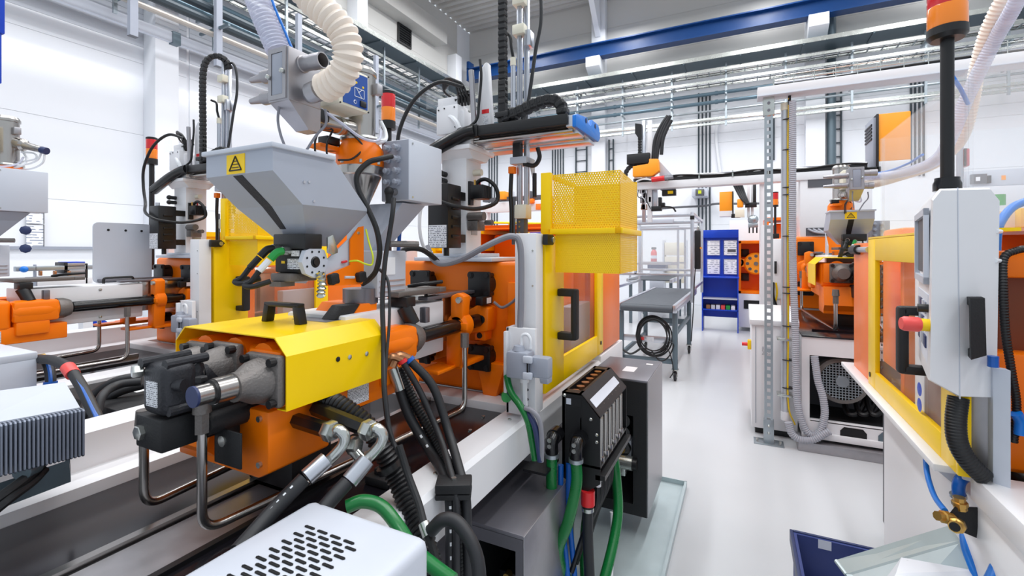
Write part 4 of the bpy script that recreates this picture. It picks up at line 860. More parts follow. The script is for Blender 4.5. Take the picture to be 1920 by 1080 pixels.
Gl = thing('signal_light', 'red over amber signal light beside the steel vacuum loader', 'signal light', (2.03, 1.776, 1.55))
part('pole', MB().cyl((2.03, 1.776, 1.45), (2.03, 1.776, 2.30), .018, n=12), 'black', Gl)
part('base', MB().cyl((2.03, 1.776, 2.28), (2.03, 1.776, 2.325), .04, n=18), 'black', Gl)
part('amber_lens', MB().lathe([(.038, 2.325), (.039, 2.33), (.039, 2.395), (.038, 2.40)], (2.03, 1.776, 0), n=18), 'lens_amber', Gl, 'amber lens')
part('red_lens', MB().lathe([(.038, 2.40), (.039, 2.405), (.039, 2.47), (.038, 2.475)], (2.03, 1.776, 0), n=18), 'lens_red', Gl, 'red lens')
part('cap', MB().lathe([(.039, 2.475), (.039, 2.49), (.03, 2.495)], (2.03, 1.776, 0), n=18), 'black', Gl)
cable('robot_hose', [(800, 462, 2.15), (816, 490, 2.12), (838, 494, 2.1), (870, 484, 2.05), (905, 465, 2.0), (940, 448, 1.98), (960, 443, 1.97), (972, 450, 1.97), (977, 480, 1.97), (977, 560, 1.97), (975, 620, 1.97), (973, 690, 1.97)], .0135, 'cable_grey', 'thick grey cable arching from the robot foot over the white cable post', 'hose')
cable('robot_hose', [(748, 475, 1.95), (765, 466, 1.98), (790, 468, 2.03), (812, 482, 2.1), (822, 492, 2.15)], .0115, 'black_soft', 'black cable running to the foot of the grey robot column', 'hose')
cable('robot_hose', [(792, 378, 2.1), (787, 405, 2.1), (788, 440, 2.1), (797, 468, 2.12), (810, 474, 2.14)], .008, 'cable_white', 'thin white cable hanging left of the robot drive box', 'hose')
# ---------------------------------------------------------------- second machine with its own units, one bay further left
def skipdup(root, dloc, label, skip=(), ref=None, s=1., group=None):
    r = dup(root, dloc, label, group, ref, s)
    for ch in list(r.children):
        if ch.name.split('.')[0] in skip:
            for g in list(ch.children): bpy.data.objects.remove(g)
            bpy.data.objects.remove(ch)
    ROOT[r] = V(r.location)
    return r
PITCH = (0, 2.4, 0)
dup(M, PITCH, 'orange and white injection moulding machine behind on the left beyond the steel pipes')
for o_, q in ((t, 0),): pass
GD = [o for o in C.objects if o.get('category') == 'guard door'][0]
dup(GD, PITCH, 'yellow guard door behind the black servo feeder drive, on the left machine')
HD = [o for o in C.objects if o.get('category') == 'hood'][0]
dup(HD, PITCH, 'yellow perforated hood half hidden behind the grey hopper')
CP = [o for o in C.objects if o.name == 'cable_post'][0]
dup(CP, PITCH, 'white square cable post with grey plug on the left machine')
skipdup(I, (-.15, 2.4, 0), 'injection unit of the left machine with long orange cylinder and black rod', skip=('cover',))
dup(H, (-.39, 2.4, .025), 'grey sheet-metal hopper cut by the left edge of the picture')
dup(L, (-.25, 2.4, .06), 'steel vacuum loader cut by the left edge of the picture')
dup(J, (-.39, 2.4, .025), 'pale grey junction box cut by the left edge of the picture')
BN = [o for o in C.objects if o.name == 'material_bin'][0]
dup(BN, (-.39, 2.4, .03), 'grey tapered bin under the junction box at the left edge')
dup(D, (-.3, 2.4, .05), 'black servo feeder drive of the left machine at the picture edge')
dup(Tt, (-.3, 2.4, 0), 'brown slide plate under the hopper of the left machine')
dup(Rb, PITCH, 'white column picker robot with curved black energy chain, on the left machine')
dup(Gl, PITCH, 'red over amber signal light in front of the white wall on the left')
# machines in the bays further back
M5 = skipdup(M, (5.4, 3.2, 0), 'orange moulding machine in the back bay, seen behind the robot column', skip=('bed_plate',))
dup(Gl, (5.4, 3.2, 0), 'small red and amber signal light far back between robot arm and chute')
# ---------------------------------------------------------------- foreground left and the front of the middle machine
# vent box at the bottom edge
t = thing('vent_box', 'pale grey rounded electrical box with slotted vents at the bottom edge', 'box', (.5, .76, .6))
bx0, bx1, by0, by1, bz = .12, .80, .585, .935, 1.0
vb = part('housing', MB().box(bx0, bx1, by0, by1, .62, bz, .022, 3), 'grey_light', t)
sl = finish(MB().box(-.0145, .0145, -.0034, .0034, -.001, .0012, .0025, 1), 'vent_slot', 'hole_dark')
c0, ex, ey = V((.47, .765, bz)), V((1, 0, 0)), V((0, 1, 0))
for i in range(20):
    for j in range(4):
        x = .708 - .0142 * i; y = .838 - .038 * j - (.019 if i % 2 else 0)
        if y > .62: piece('vent_slot', sl, t, (x, y, bz), rot=(0, 0, R(90)))
# finned motor and box at the left edge
t = thing('finned_drive', 'blue-grey finned motor drive lying at the left picture edge', 'motor drive', (.45, 1.85, .97))
a0 = ad(150, 770, 1.30)
def FP(px, py, d): return ad(px, py, d)
b = MB(); top = [FP(-60, 765, 1.12), FP(-60, 728, 1.42), FP(122, 718, 1.42), FP(152, 766, 1.25), FP(-60, 806, 1.05)]
A = [FP(-70, 808, 1.06), FP(150, 768, 1.24), FP(122, 720, 1.42), FP(-70, 745, 1.3)]; dn = V((0, 0, -.105))
b.hull([p + dn for p in A], A); hs = part('heat_sink_body', b, 'galv_blue', t)
e0, e1 = A[0], A[1]; n_ = 26; dx_ = (e1 - e0) / n_; out = V((.25, -.95, 0)).normalized()
fm_ = MB(); L_ = dx_.length; fm_.box(-L_ * .28, L_ * .28, -.025, .02, -.12, .004, .004, 1); fm_ = finish(fm_, 'fin', 'fin_grey')
ang = math.atan2(dx_.y, dx_.x)
for k in range(n_ + 1): piece('fin', fm_, t, e0 + dx_ * k, rot=(0, 0, ang))
part('cover_plate', MB().hull([p + V((0, 0, .001)) for p in A], [p + V((0, 0, .006)) for p in A]), 'grey_light', t)
b = MB(); q0 = FP(40, 885, 1.14); b.cyl(q0, q0 + V((.03, .02, .0)), .022, n=12); part('cable_gland', b, 'galv_blue', t)
b = MB(); b.tube([FP(80, 868, 1.2), FP(50, 895, 1.15), FP(10, 925, 1.1), FP(-40, 960, 1.06)], .012); b.tube([FP(84, 880, 1.2), FP(60, 905, 1.16), FP(20, 935, 1.1), FP(-30, 975, 1.06)], .01); part('cable', b, 'black_soft', t)
b = MB(); A2 = [FP(-60, 925, 1.1), FP(130, 862, 1.24), FP(133, 895, 1.26), FP(-40, 960, 1.1)]; b.hull([p + V((0, 0, -.012)) for p in A2], A2); b.hull([FP(122, 835, 1.24) , FP(130, 833, 1.25), FP(133, 892, 1.26), FP(122, 896, 1.25)], [FP(122, 835, 1.3), FP(130, 833, 1.31), FP(133, 892, 1.32), FP(122, 896, 1.31)]); part('mounting_foot', b, 'galv_blue', t)
t = thing('terminal_box', 'plain grey terminal box at the left edge above the finned drive', 'box', tuple(ad(20, 740, 2.1)))
p0 = ad(70, 660, 1.95); b = MB(); b.box(p0.x - .35, p0.x, p0.y - .0, p0.y + .45, p0.z - .32, p0.z, .006); part('housing', b, 'grey_light', t)
part('lid', MB().box(p0.x - .352, p0.x + .002, p0.y - .002, p0.y + .452, p0.z - .03, p0.z + .002, .006), 'grey_light', t)
# blue-striped hoses and black loops between the machines
def hosething(px, r, m, label, name='hose', extra=None, cat='hose'):
    pts = [ad(*q) for q in px]
    t = thing(name, label, cat, tuple(min(pts, key=lambda v: v.z)))
    part('hose', MB().tube(pts, r, 12), m, t)
    return t, pts
t, p_ = hosething([(72, 673, 1.98), (100, 676, 1.92), (128, 690, 1.86), (150, 720, 1.8), (170, 760, 1.74), (186, 795, 1.7), (188, 820, 1.7)], .0195, 'rubber', 'dark hose with blue stripe and red band left of the hydraulic motor')
part('blue_stripe', MB().tube([q + (EYE - q).normalized() * .0175 for q in p_], .008, 8), 'blue_hose', t)
part('red_band', MB().cyl(p_[2].lerp(p_[3], -.05), p_[2].lerp(p_[3], .42), .024, n=14), 'red_soft', t)
part('hose_fitting', MB().cyl(p_[0] - V((.03, .0, 0)), p_[0] + V((.02, 0, 0)), .02, n=12), 'brass', t)
t, p_ = hosething([(84, 672, 2.0), (92, 690, 1.98), (95, 715, 1.96), (90, 745, 1.95)], .018, 'rubber', 'short hose with blue stripe dropping behind the finned drive')
part('blue_stripe', MB().tube([q + (EYE - q).normalized() * .016 for q in p_], .007, 6), 'blue_hose', t)
part('blue_sleeve', MB().cyl(p_[2], p_[3] - V((0, 0, .05)), .023, n=12), 'blue_hose', t)
for k, px in enumerate(([(265, 705, 2.3), (215, 715, 2.25), (170, 745, 2.2), (150, 790, 2.1)], [(265, 715, 2.25), (220, 722, 2.2), (190, 745, 2.1), (182, 790, 2.05)], [(270, 722, 2.3), (225, 735, 2.25), (175, 760, 2.2), (155, 775, 2.15)])):
    hosething(px, .019, 'rubber', ('upper dark cable of the loop over the black box', 'middle dark cable of the loop over the black box', 'lower dark cable of the loop over the black box')[k], 'looped_cable', cat='cable')
a_ = az(190, 760, .98)
t = thing('black_box', 'flat black box behind the hydraulic motor between both machines', 'box', (1.2, 2.4, .6))
q0, q1 = ad(192, 762, 2.12), ad(265, 735, 2.2)
b = MB(); b.box(q0.x, q0.x + .5, q0.y - .2, q0.y + .5, .0, q0.z, .006); part('housing', b, 'black_soft', t)
part('label', MB().box(q0.x + .18, q0.x + .27, q0.y + .1, q0.y + .16, q0.z, q0.z + .001), 'paper', t)
for k, (sx, m_) in enumerate(((0, 'rubber'), (28, 'rubber'), (50, 'rubber'))):
    hosething([(2 + sx, 600 - 3 * k, 3.35), (10 + sx, 618, 3.3), (16 + sx, 640, 3.25), (18 + sx, 660, 3.2)], .022, m_, ('first', 'second', 'third')[k] + ' short hose hanging under the left orange cylinder, counted from the edge', 'hanging_hose')
for k in range(2):
    p = ad(30 + 22 * k, 601, 3.3); solo('hose_coupling', MB().cyl(p, p + V((.05, -.06, -.02)), .025, n=12), 'zinc', ('left', 'right')[k] + ' hose coupling under the left orange cylinder', 'coupling')
# grey sheet plate standing on the left machine
t = thing('splash_plate', 'plain grey sheet plate with three holes standing on the left machine', 'plate', (1.45, 3.9, 1.4))
p0, p1 = ay(174, 531, 3.85), ay(284, 421, 3.85)
b = MB(); b.prism(rrect(p0.x, p1.x, p0.z, p1.z, .03), 'y', 3.845, 3.855); pl_ = part('plate', b, 'grey_light', t)
for fx in (.24, .53, .81): part('hole', MB().cyl((p0.x + (p1.x - p0.x) * fx, 3.843, p1.z - .05), (p0.x + (p1.x - p0.x) * fx, 3.846, p1.z - .05), .008, n=10), 'hole_dark', pl_)
# ---------------- steel cabinets, manifold and drip tray along the aisle
t = thing('steel_cabinet', 'dark brushed steel cabinet box nearest the camera below the white bed rail', 'cabinet', (1.71, .78, 0))
b = MB(); b.box(1.445, 1.975, .67, .955, .605, .62, .003); part('top_plate', b, 'steel_dark', t)
b = MB(); b.box(1.445, 1.975, .667, .672, .0, .618, .001); part('side_panel', b, 'steel_brushed', t)
b = MB(); b.box(1.445, 1.45, .672, .955, .56, .605); b.box(1.445, 1.45, .672, .70, 0, .56); b.box(1.445, 1.45, .925, .955, 0, .56); part('front_frame', b, 'steel_dark', t); part('rear_plate', MB().box(1.97, 1.975, .672, .955, 0, .605), 'steel_dark', t)
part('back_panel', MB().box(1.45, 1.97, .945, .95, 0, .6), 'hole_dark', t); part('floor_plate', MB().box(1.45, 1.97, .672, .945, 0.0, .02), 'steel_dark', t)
b = MB(); b.box(1.6, 1.75, .75, .85, .2, .36, .01); part('valve_body', b, 'black', t); part('brass_plug', MB().cyl((1.6, .80, .36), (1.57, .80, .36), .014, n=10), 'brass', t); part('blue_connector', MB().cyl((1.6, .78, .28), (1.56, .78, .28), .016, n=10), 'blue_hose', t)
t = thing('steel_cabinet', 'dark steel cabinet behind the black manifold with a white label on top', 'cabinet', (2.87, .63, .1))
b = MB(); b.box(2.62, 3.13, .4625, .82, .868, .882, .003); part('top_plate', b, 'steel_dark', t)
b = MB(); b.box(2.62, 3.13, .46, .466, .13, .878); part('side_panel', b, 'steel_brushed', t)
b = MB(); b.box(2.615, 2.625, .466, .54, .13, .868); b.box(2.615, 2.625, .54, .82, .68, .868); b.box(2.615, 2.625, .54, .82, .13, .19); part('front_frame', b, 'black_soft', t); part('rear_plate', MB().box(3.12, 3.13, .466, .82, .13, .868), 'black_soft', t)
part('back_panel', MB().box(2.63, 3.12, .80, .82, .13, .87), 'steel_dark', t); part('bottom_plate', MB().box(2.62, 3.12, .466, .8, .13, .15), 'steel_dark', t)
part('label', MB().box(2.78, 2.9, .57, .64, .882, .883), 'print_small', t); part('label', MB().box(3.0, 3.03, .50, .54, .882, .883), 'paper', t)
for k, (y, z) in enumerate(((.60, .57), (.60, .48), (.60, .64))):
    b = MB(); b.lathe([(.04, 0), (.04, .05), (.02, .06)], (2.68, y, z), (-1, 0, 0), 16); v_ = part('valve', b, 'black', t); part('brass_plug', MB().cyl((2.62, y, z), (2.605, y, z), .016, n=10), 'brass', v_)
b = MB(); b.cyl((2.6, .66, .42), (2.60, .54, .42), .038, n=14); b.box(2.58, 2.64, .575, .63, .35, .40, .006); sv = part('solenoid', b, 'zinc', t); part('solenoid_cap', MB().cyl((2.6, .545, .42), (2.6, .515, .42), .03, n=14), 'black', sv)
b = MB(); b.box(2.66, 2.75, .56, .8, .40, .52, .005); part('valve_block', b, 'grey_light', t)
struct_t = thing('drip_tray', 'flat galvanised drip tray on the floor under the hoses', 'tray', (2.4, .65, 0))
b = MB(); b.box(.9, 3.34, .335, 1.0, .004, .01); part('bottom', b, 'sheet_zinc', struct_t)
b = MB(); b.box(.9, 3.34, .33, .335, .004, .04); b.box(3.335, 3.34, .33, 1.0, .004, .04); b.box(.9, 3.34, .335, .345, .036, .04); part('rim', b, 'sheet_zinc', struct_t)
# manifold
t = thing('water_manifold', 'black cooling water manifold with chrome flow tubes and green hoses by the bed rail', 'manifold', (2.12, .64, .62))
mx0, mx1 = 1.87, 2.36
b = MB()
for x in (mx0, mx1 - .006): b.prism([(.685, 1.0), (.60, 1.0), (.52, .915), (.52, .64), (.60, .58), (.685, .64)], 'x', x, x + .006)
b.prism([(.60, 1.0), (.612, 1.0), (.612, .994), (.60, .994)], 'x', mx0, mx1); b.box(mx0, mx1, .673, .685, .66, 1.0); b.box(mx0, mx0 + .05, .60, .685, .994, 1.0); b.box(mx1 - .05, mx1, .60, .685, .994, 1.0)
b.prism([(.52, .915), (.52, .909), (.597, .994), (.60, 1.0)], 'x', mx0, mx1)
b.box(mx0, mx1, .52, .60, .70, .71); b.box(mx0, mx1, .60, .605, .66, .90); b.box(mx0, mx1, .5, .54, .655, .675)
hs = part('housing', b, 'black', t)
part('front_strip', MB().prism([(.545, .9430), (.545, .9415), (.572, .970), (.572, .9725)], 'x', mx0 + .03, mx1 - .05), 'paper_tint', hs)
part('window_cutout', MB().box(mx0 - .001, mx0, .60, .668, .945, .98), 'hole_dark', hs); part('window_light', MB().box(mx0 - .002, mx0 - .001, .645, .666, .95, .975), 'grey_light', hs)
for y, z in ((.675, .985), (.56, .90), (.535, .84), (.535, .81)): part('screw', MB().lathe([(.008, 0), (.005, .004)], (mx0, y, z), (-1, 0, 0), 8), 'zinc', hs)
for k in range(6):
    x = mx0 + .06 + .07 * k
    b = MB(); b.cyl((x, .535, .72), (x, .535, .90), .0125, n=12); ft = part('flow_tube', b, 'steel', t)
    part('tube_cap', MB().cyl((x, .535, .89), (x, .55, .93), .014, n=10), 'steel', ft); part('tube_foot', MB().cyl((x, .535, .70), (x, .535, .73), .016, n=10), 'steel', ft)
    part('control_knob', MB().cyl((x, .645, .96), (x, .645, .995), .018, n=12), 'copper', t)
for y in (.705, .60):
    b = MB(); b.cyl((mx0, y, .82), (mx0 - .05, y, .82), .032, n=16); b.tube([(mx0 - .02, y, .82), (mx0 - .05, y, .82), (mx0 - .07, y, .80), (mx0 - .07, y, .76)], .027, 12); el = part('hose_elbow', b, 'black_gloss', t)
    for s_ in (-.012, .012): part('screw', MB().cyl((mx0 - .095, y, .81 + s_), (mx0 - .10, y, .81 + s_), .009, n=8), 'zinc', el)
    part('hose_clip', MB().cyl((mx0 - .07, y, .745), (mx0 - .07, y, .76), .03, n=14), 'galvanised', el)
part('shelf', MB().box(mx0 - .15, mx0, .70, .80, .70, .71), 'black', t)
def hose3(pts, r, m, label, name='water_hose', cat='hose'):
    return solo(name, MB().tube(pts, r, 12), m, label, cat)
hose3([(mx0 - .07, .705, .75), (mx0 - .07, .705, .6), (mx0 - .05, .70, .45), (mx0 - .02, .70, .3), (mx0 - .05, .66, .1), (mx0 - .1, .64, .02)], .023, 'green_hose', 'green water hose from the left manifold elbow')
hose3([(mx0 - .07, .60, .75), (mx0 - .065, .60, .65), (mx0 - .08, .63, .5), (mx0 - .06, .68, .35), (mx0 + .02, .66, .18), (mx0 + .1, .6, .03)], .023, 'green_hose', 'green water hose from the right manifold elbow')
hose3([(mx0 + .36, .56, .66), (mx0 + .36, .54, .5), (mx0 + .3, .52, .35), (mx0 + .15, .53, .2), (mx0 + .02, .56, .08), (mx0 - .05, .6, .02)], .023, 'green_hose', 'long green hose on the right below the chrome flow tubes')
hose3([(mx0 + .18, .62, .66), (mx0 + .17, .62, .5), (mx0 + .1, .62, .3), (mx0 + .06, .60, .1), (mx0 + .0, .58, .02)], .02, 'green_hose', 'green hose in the middle of the bunch under the manifold')
hose3([(mx0 - .03, .68, .7), (mx0 - .03, .68, .5), (mx0 - .02, .66, .3), (mx0 - .05, .63, .1), (mx0 - .07, .61, .02)], .012, 'blue_hose', 'left one of two slim blue hoses below the manifold')
hose3([(mx0 - .0, .655, .7), (mx0 - .0, .655, .5), (mx0 + .01, .64, .3), (mx0 - .02, .61, .1), (mx0 - .04, .59, .02)], .012, 'blue_hose', 'right one of two slim blue hoses below the manifold')
t = thing('drain_hose', 'black hose with a red collar hanging from the manifold corner', 'hose', (mx0 + .03, .57, .02))
part('hose', MB().tube([(mx0 + .01, .575, .58), (mx0 + .01, .575, .4), (mx0 + .02, .57, .2), (mx0 + .02, .57, .02)], .022, 12), 'rubber', t); part('red_collar', MB().cyl((mx0 + .01, .575, .60), (mx0 + .01, .575, .54), .029, n=14), 'red', t); part('hose_clip', MB().cyl((mx0 + .01, .575, .53), (mx0 + .01, .575, .515), .026, n=14), 'zinc', t)
for k in range(5):
    x = mx0 + .09 + .06 * k
    t = thing('quick_coupling', ('nearest', 'second nearest', 'middle', 'second farthest', 'farthest')[k] + ' of five white and red couplings under the chrome flow tubes', 'coupling', (x, .56, .58), 'couplings in the row under the flow tubes')
    part('sleeve', MB().cyl((x, .555, .63), (x, .555, .585), .014, n=10), 'paper', t); part('collar', MB().cyl((x, .555, .665), (x, .555, .63), .012, n=10), 'red', t); part('hose', MB().tube([(x, .555, .585), (x - .01, .56, .5), (x - .05, .6, .4), (x - .1, .64, .25)], .011, 8), 'black', t)
hose3([(mx0 + .42, .58, .3), (mx0 + .40, .57, .15), (mx0 + .3, .55, .05), (mx0 + .15, .52, .02)], .008, 'cable_white', 'thin white cable lying on the drip tray', 'loose_cable', 'cable')
# cables passing over the rail by the connector post
hosething([(950, 705, 1.95), (958, 735, 1.9), (975, 760, 1.85), (990, 790, 1.82), (998, 830, 1.82), (1003, 862, 1.82)], .014, 'green_hose', 'green cable dropping over the white rail beside the cable post', 'rail_cable', cat='cable')
hosething([(955, 735, 1.96), (968, 752, 1.9), (990, 775, 1.83), (1003, 800, 1.8), (1010, 840, 1.8), (1013, 865, 1.8)], .012, 'blue_dark', 'dark blue cable dropping over the white rail beside the green one', 'rail_cable', cat='cable')
hosething([(985, 765, 1.83), (1000, 772, 1.8), (1012, 790, 1.79), (1016, 830, 1.79), (1015, 865, 1.8)], .010, 'cable_grey', 'grey cable dropping over the white rail, rightmost of the three', 'rail_cable', cat='cable')
p = ad(949, 742, 1.99); solo('push_button', MB().cyl(p, p + V((-.02, -.012, 0)), .022, n=14), 'green', 'round green button on the bed end beside the cable post', 'button')
# hose bundle falling from the injection unit to the floor
B_ = [(738, 690), (770, 760), (805, 830), (830, 880), (845, 930), (850, 1000), (855, 1085)]
def bundle(off, r, m, label, d0=1.72, corr=0, mark=False, name='bundle_hose', dk=(0, 0)):
    pts = [ad(B_[i][0] + off[i][0], B_[i][1] + off[i][1], d0 - 1.72 + (1.58, 1.58, 1.54, 1.44, 1.37, 1.35, 1.35)[i]) for i in range(len(B_))]
    t = thing(name, label, 'hose', tuple(pts[-1]))
    part('hose', MB().tube(pts, r, 12, 8, corr=corr, pitch=.011), m, t)
    if mark:
        cc = catmull(pts, 10)
        for i in range(16, 58, 3):
            o = (EYE - cc[i]).normalized() * (r * .93); part('printed_mark', MB().cyl(cc[i] + o, cc[i].lerp(cc[i + 1], .8) + o, .0042, n=6), 'paper', t)
    return t, pts
t, p_ = bundle([(0, 5), (-5, 15), (-2, 10), (0, 5), (-2, 0), (-5, 0), (-10, 0)], .0165, 'rubber', 'black hose with white print, leftmost of the bundle in the rail clamp', mark=True)
part('ferrule', MB().cyl(p_[0] + (p_[0] - p_[1]).normalized() * .01, p_[0].lerp(p_[1], .45), .019, n=14), 'zinc', t)
t, p_ = bundle([(10, 0), (10, 0), (12, -5), (14, 0), (14, 0), (14, 0), (12, 0)], .017, 'black', 'ribbed black conduit inside the bundle in the rail clamp', d0=1.735, corr=.09)
t, p_ = bundle([(15, -15), (18, -25), (18, -15), (12, -5), (10, 0), (6, 0), (2, 0)], .0105, 'rubber', 'slim dark hose with a red ring in the bundle in the rail clamp', d0=1.70)
part('brass_elbow', MB().tube([p_[0] + V((-.035, .045, -.02)), p_[0] + V((-.03, .02, .015)), p_[0]], .0125, 10), 'copper', t); part('red_ring', MB().cyl(p_[0], p_[0].lerp(p_[1], .1), .016, n=12), 'red', t)
t, p_ = bundle([(28, -17), (42, -35), (36, -20), (30, -5), (28, 0), (26, 0), (24, 0)], .0145, 'rubber', 'smooth black hose with a blue ring, rightmost of the bundle in the rail clamp', d0=1.72)
part('brass_elbow', MB().tube([p_[0] + V((-.05, .03, -.02)), p_[0] + V((-.03, .02, .015)), p_[0]], .015, 10), 'copper', t); part('blue_ring', MB().cyl(p_[0], p_[0].lerp(p_[1], .1), .0185, n=12), 'blue_hose', t)
t = thing('hose_clamp', 'black two-part clamp holding the hose bundle beside the bed rail', 'clamp', tuple(ad(851, 918, 1.37)))
c0 = ad(851, 918, 1.375); Mz = Matrix.Translation(c0) @ Euler((0, 0, R(-62))).to_matrix().to_4x4()
part('upper_jaw', MB().box(-.052, .052, -.035, .035, .002, .03, .005, M=Mz), 'black_soft', t); part('lower_jaw', MB().box(-.052, .052, -.035, .035, -.016, .001, .005, M=Mz), 'black_soft', t)
part('bolt', MB().cyl(c0 + V((0, 0, .03)), c0 + V((0, 0, .036)), .008, n=6), 'zinc', t)
# fat corrugated conduit and slim cables left of it
pts = [ad(*q) for q in ((596, 752, 1.36), (625, 755, 1.34), (655, 772, 1.32), (690, 800, 1.31), (715, 840, 1.31), (745, 900, 1.3), (770, 960, 1.26), (795, 1010, 1.22), (815, 1080, 1.18))]
t = thing('corrugated_conduit', 'fat black corrugated conduit from under the yellow cover down past the vent box', 'conduit', tuple(pts[-1]))
part('conduit', MB().tube(pts, .0265, 14, 8, corr=.1, pitch=.013), 'black', t); part('conduit_gland', MB().cyl(ad(590, 752, 1.38), ad(612, 754, 1.35), .034, n=14), 'black_soft', t)
pts = [ad(*q) for q in ((748, 835, 1.26), (765, 890, 1.24), (785, 945, 1.2), (797, 990, 1.16), (812, 1030, 1.13), (825, 1085, 1.1))]
t = thing('sensor_cable', 'black cable with silver screw coupling right of the fat corrugated conduit', 'cable', tuple(pts[-1]))
part('cable', MB().tube(pts, .010, 10), 'black_soft', t); part('screw_coupling', MB().cyl(pts[3].lerp(pts[2], .2), pts[3].lerp(pts[4], .4), .014, n=12), 'zinc', t)
part('cable_tie', MB().cyl(ad(727, 870, 1.3), ad(732, 880, 1.3), .034, n=14), 'black', t)
hosething([(650, 950, 1.15), (680, 940, 1.16), (715, 950, 1.16), (745, 985, 1.13), (775, 1030, 1.08), (810, 1060, 1.05), (850, 1090, 1.02)], .0165, 'green_hose', 'green hose emerging behind the pale vent box', 'green_hose')
hosething([(808, 995, 1.14), (830, 975, 1.13), (855, 978, 1.12), (880, 1010, 1.1), (895, 1050, 1.08), (900, 1100, 1.06)], .0165, 'rubber', 'dark grey hose bowing out right of the vent box corner', 'bowed_hose')
# ---------------------------------------------------------------- far machine on the right (same make, larger)
REF = (2.0, 1.3, .9); D4 = (4.6, -2.23, 0); S4 = 1.35
M4 = skipdup(M, D4, 'large orange moulding machine at the far right with fan motor in its end', skip=('base_rail', 'lower_body', 'inner_skirt', 'bed_plate', 'rear_guard', 'guard_rail', 'machine_foot', 'end_beam', 'clamp_cover'), ref=REF, s=S4)
M4.location = (6.6, -.93, 0); ROOT[M4] = V((6.6, -.93, 0)); M4.scale = (1, 1, 1)
for ch in M4.children:
    ch.scale = (S4,) * 3; ch.location = (0, 0, .9 - .9 * S4)
EX = 4.41
def px_y(x, X): return ax(x, 500, X).y
eyL = px_y(1503, EX); eyR = -1.75
b = MB(); zt_ = .905; o0, o1 = px_y(1518, EX), -1.5; zb0, zb1 = .24, .76
b.box(EX, EX + .02, o0, eyL, .12, zt_); b.box(EX, EX + .02, eyR, o1, .12, zt_)
b.box(EX, EX + .02, o1, o0, zb1, zt_); b.box(EX, EX + .02, o1, o0, .12, zb0)
for q in range(2): pass
b.box(EX + .02, 6.4, eyL - .02, eyL, .12, zt_); b.box(EX - .02, EX + .03, eyR, eyL, .10, .15, .004); b.box(EX, EX + .04, o1, o0, zb0 - .012, zb0 + .008, .005)
part('end_frame', b, 'white_paint', M4)
part('kick_plate', MB().box(EX - .06, 6.4, eyR, eyL + .03, .0, .075, .004), 'steel_brushed', M4)
part('inner_box', MB().box(EX + .5, EX + .52, eyR, eyL - .03, .13, zt_ - .02), 'grey_dark', M4); part('inner_floor', MB().box(EX + .02, EX + .5, eyR, eyL - .03, .21, .23), 'black_soft', M4)
b = MB(); b.box(EX - .01, 6.3, eyR, eyL, zt_, zt_ + .012, .003); b.box(EX + .25, EX + .27, eyR, eyL - .1, zt_ + .012, zt_ + .03); part('bed_plate', b, 'plate_dark', M4)
for y in (-.78, -1.02):
    b = MB(); b.prism([(y - .085, .125), (y + .085, .125), (y + .085, .19), (y + .06, .22), (y - .06, .22), (y - .085, .19)], 'x', EX - .003, EX - .001); part('cutout', b, 'galv_blue' if y < -.9 else 'hole_dark', M4)
fc = ax(1576, 711, EX + .12)
b = MB(); b.lathe([(.18, .02), (.188, -.03), (.18, -.06), (.15, -.075), (.146, -.068)], fc, (1, 0, 0), 32, cap=False); b.lathe([(.18, 0), (.16, .25)], fc, (1, 0, 0), 28); fanm = part('fan_cowl', b, 'cast_grey', M4, 'round grey motor fan cowl')
part('fan_hub', MB().lathe([(.045, -.085), (.05, -.07), (.05, -.06)], fc, (1, 0, 0), 14), 'galvanised', fanm)
b = MB(); 
for k in range(-7, 8):
    h_ = math.sqrt(max(0, (.147) ** 2 - (k * .021) ** 2))
    b.box(fc.x - .078, fc.x - .072, fc.y + k * .021 - .003, fc.y + k * .021 + .003, fc.z - h_, fc.z + h_); b.box(fc.x - .079, fc.x - .073, fc.y - h_, fc.y + h_, fc.z + k * .021 - .003, fc.z + k * .021 + .003)
part('fan_grille', b, 'galvanised', fanm)['kind'] = 'stuff'
part('fan_back', MB().lathe([(.15, -.02), (.001, -.02)], fc, (1, 0, 0), 20, cap=False), 'hole_dark', fanm)
for k in range(3): part('oil_hose', MB().tube([ax(1580 + 22 * k, 740, EX + .3), ax(1590 + 22 * k, 775, EX + .15), ax(1610 + 20 * k, 772, EX + .18), ax(1630 + 18 * k, 735, EX + .35)], .022, 8), 'black', M4)
# platen top bracket and tall white robot pedestal
R4 = thing('linear_robot', 'white linear robot beam over the aisle with orange carriage and cable bundle', 'robot', (6.7, -.95, 1.77))
b = MB(); b.box(6.62, 7.1, -1.35, -.64, 1.76, 2.47, .008); pd = part('pedestal', b, 'white_paint', R4)
part('vent_recess', MB().box(6.612, 6.621, -1.0, -.72, 2.36, 2.455), 'grey_dark', pd); part('cable_window', MB().box(6.612, 6.621, -1.05, -.70, 1.78, 1.875), 'grey_dark', pd)
for k in range(3): part('hose', MB().tube([(6.6, -.72 - .05 * k, 1.86), (6.58, -.8 - .04 * k, 1.82), (6.58, -.95, 1.80 + .02 * k)], .012, 8), 'hose_grey', pd)
b = MB(); b.box(6.6, 6.78, -1.4, 1.34, 2.455, 2.555, .006); part('beam', b, 'white_paint', R4)
b = MB(); b.box(6.6, 6.605, -1.3, 1.34, 2.555, 2.60); b.box(6.74, 6.745, -1.3, 1.34, 2.555, 2.60); b.box(6.6, 6.745, -1.3, 1.34, 2.553, 2.558); part('cable_tray', b, 'black_soft', R4)
for k in range(4): part('cable', MB().tube([(6.595 + .03 * k, -1.3 + j * .19, 2.60 + .016 * math.sin(j * 1.3 + k * 2)) for j in range(15)], .012, 6, 4), ('black', 'cable_white', 'cable_grey', 'black')[k], R4)
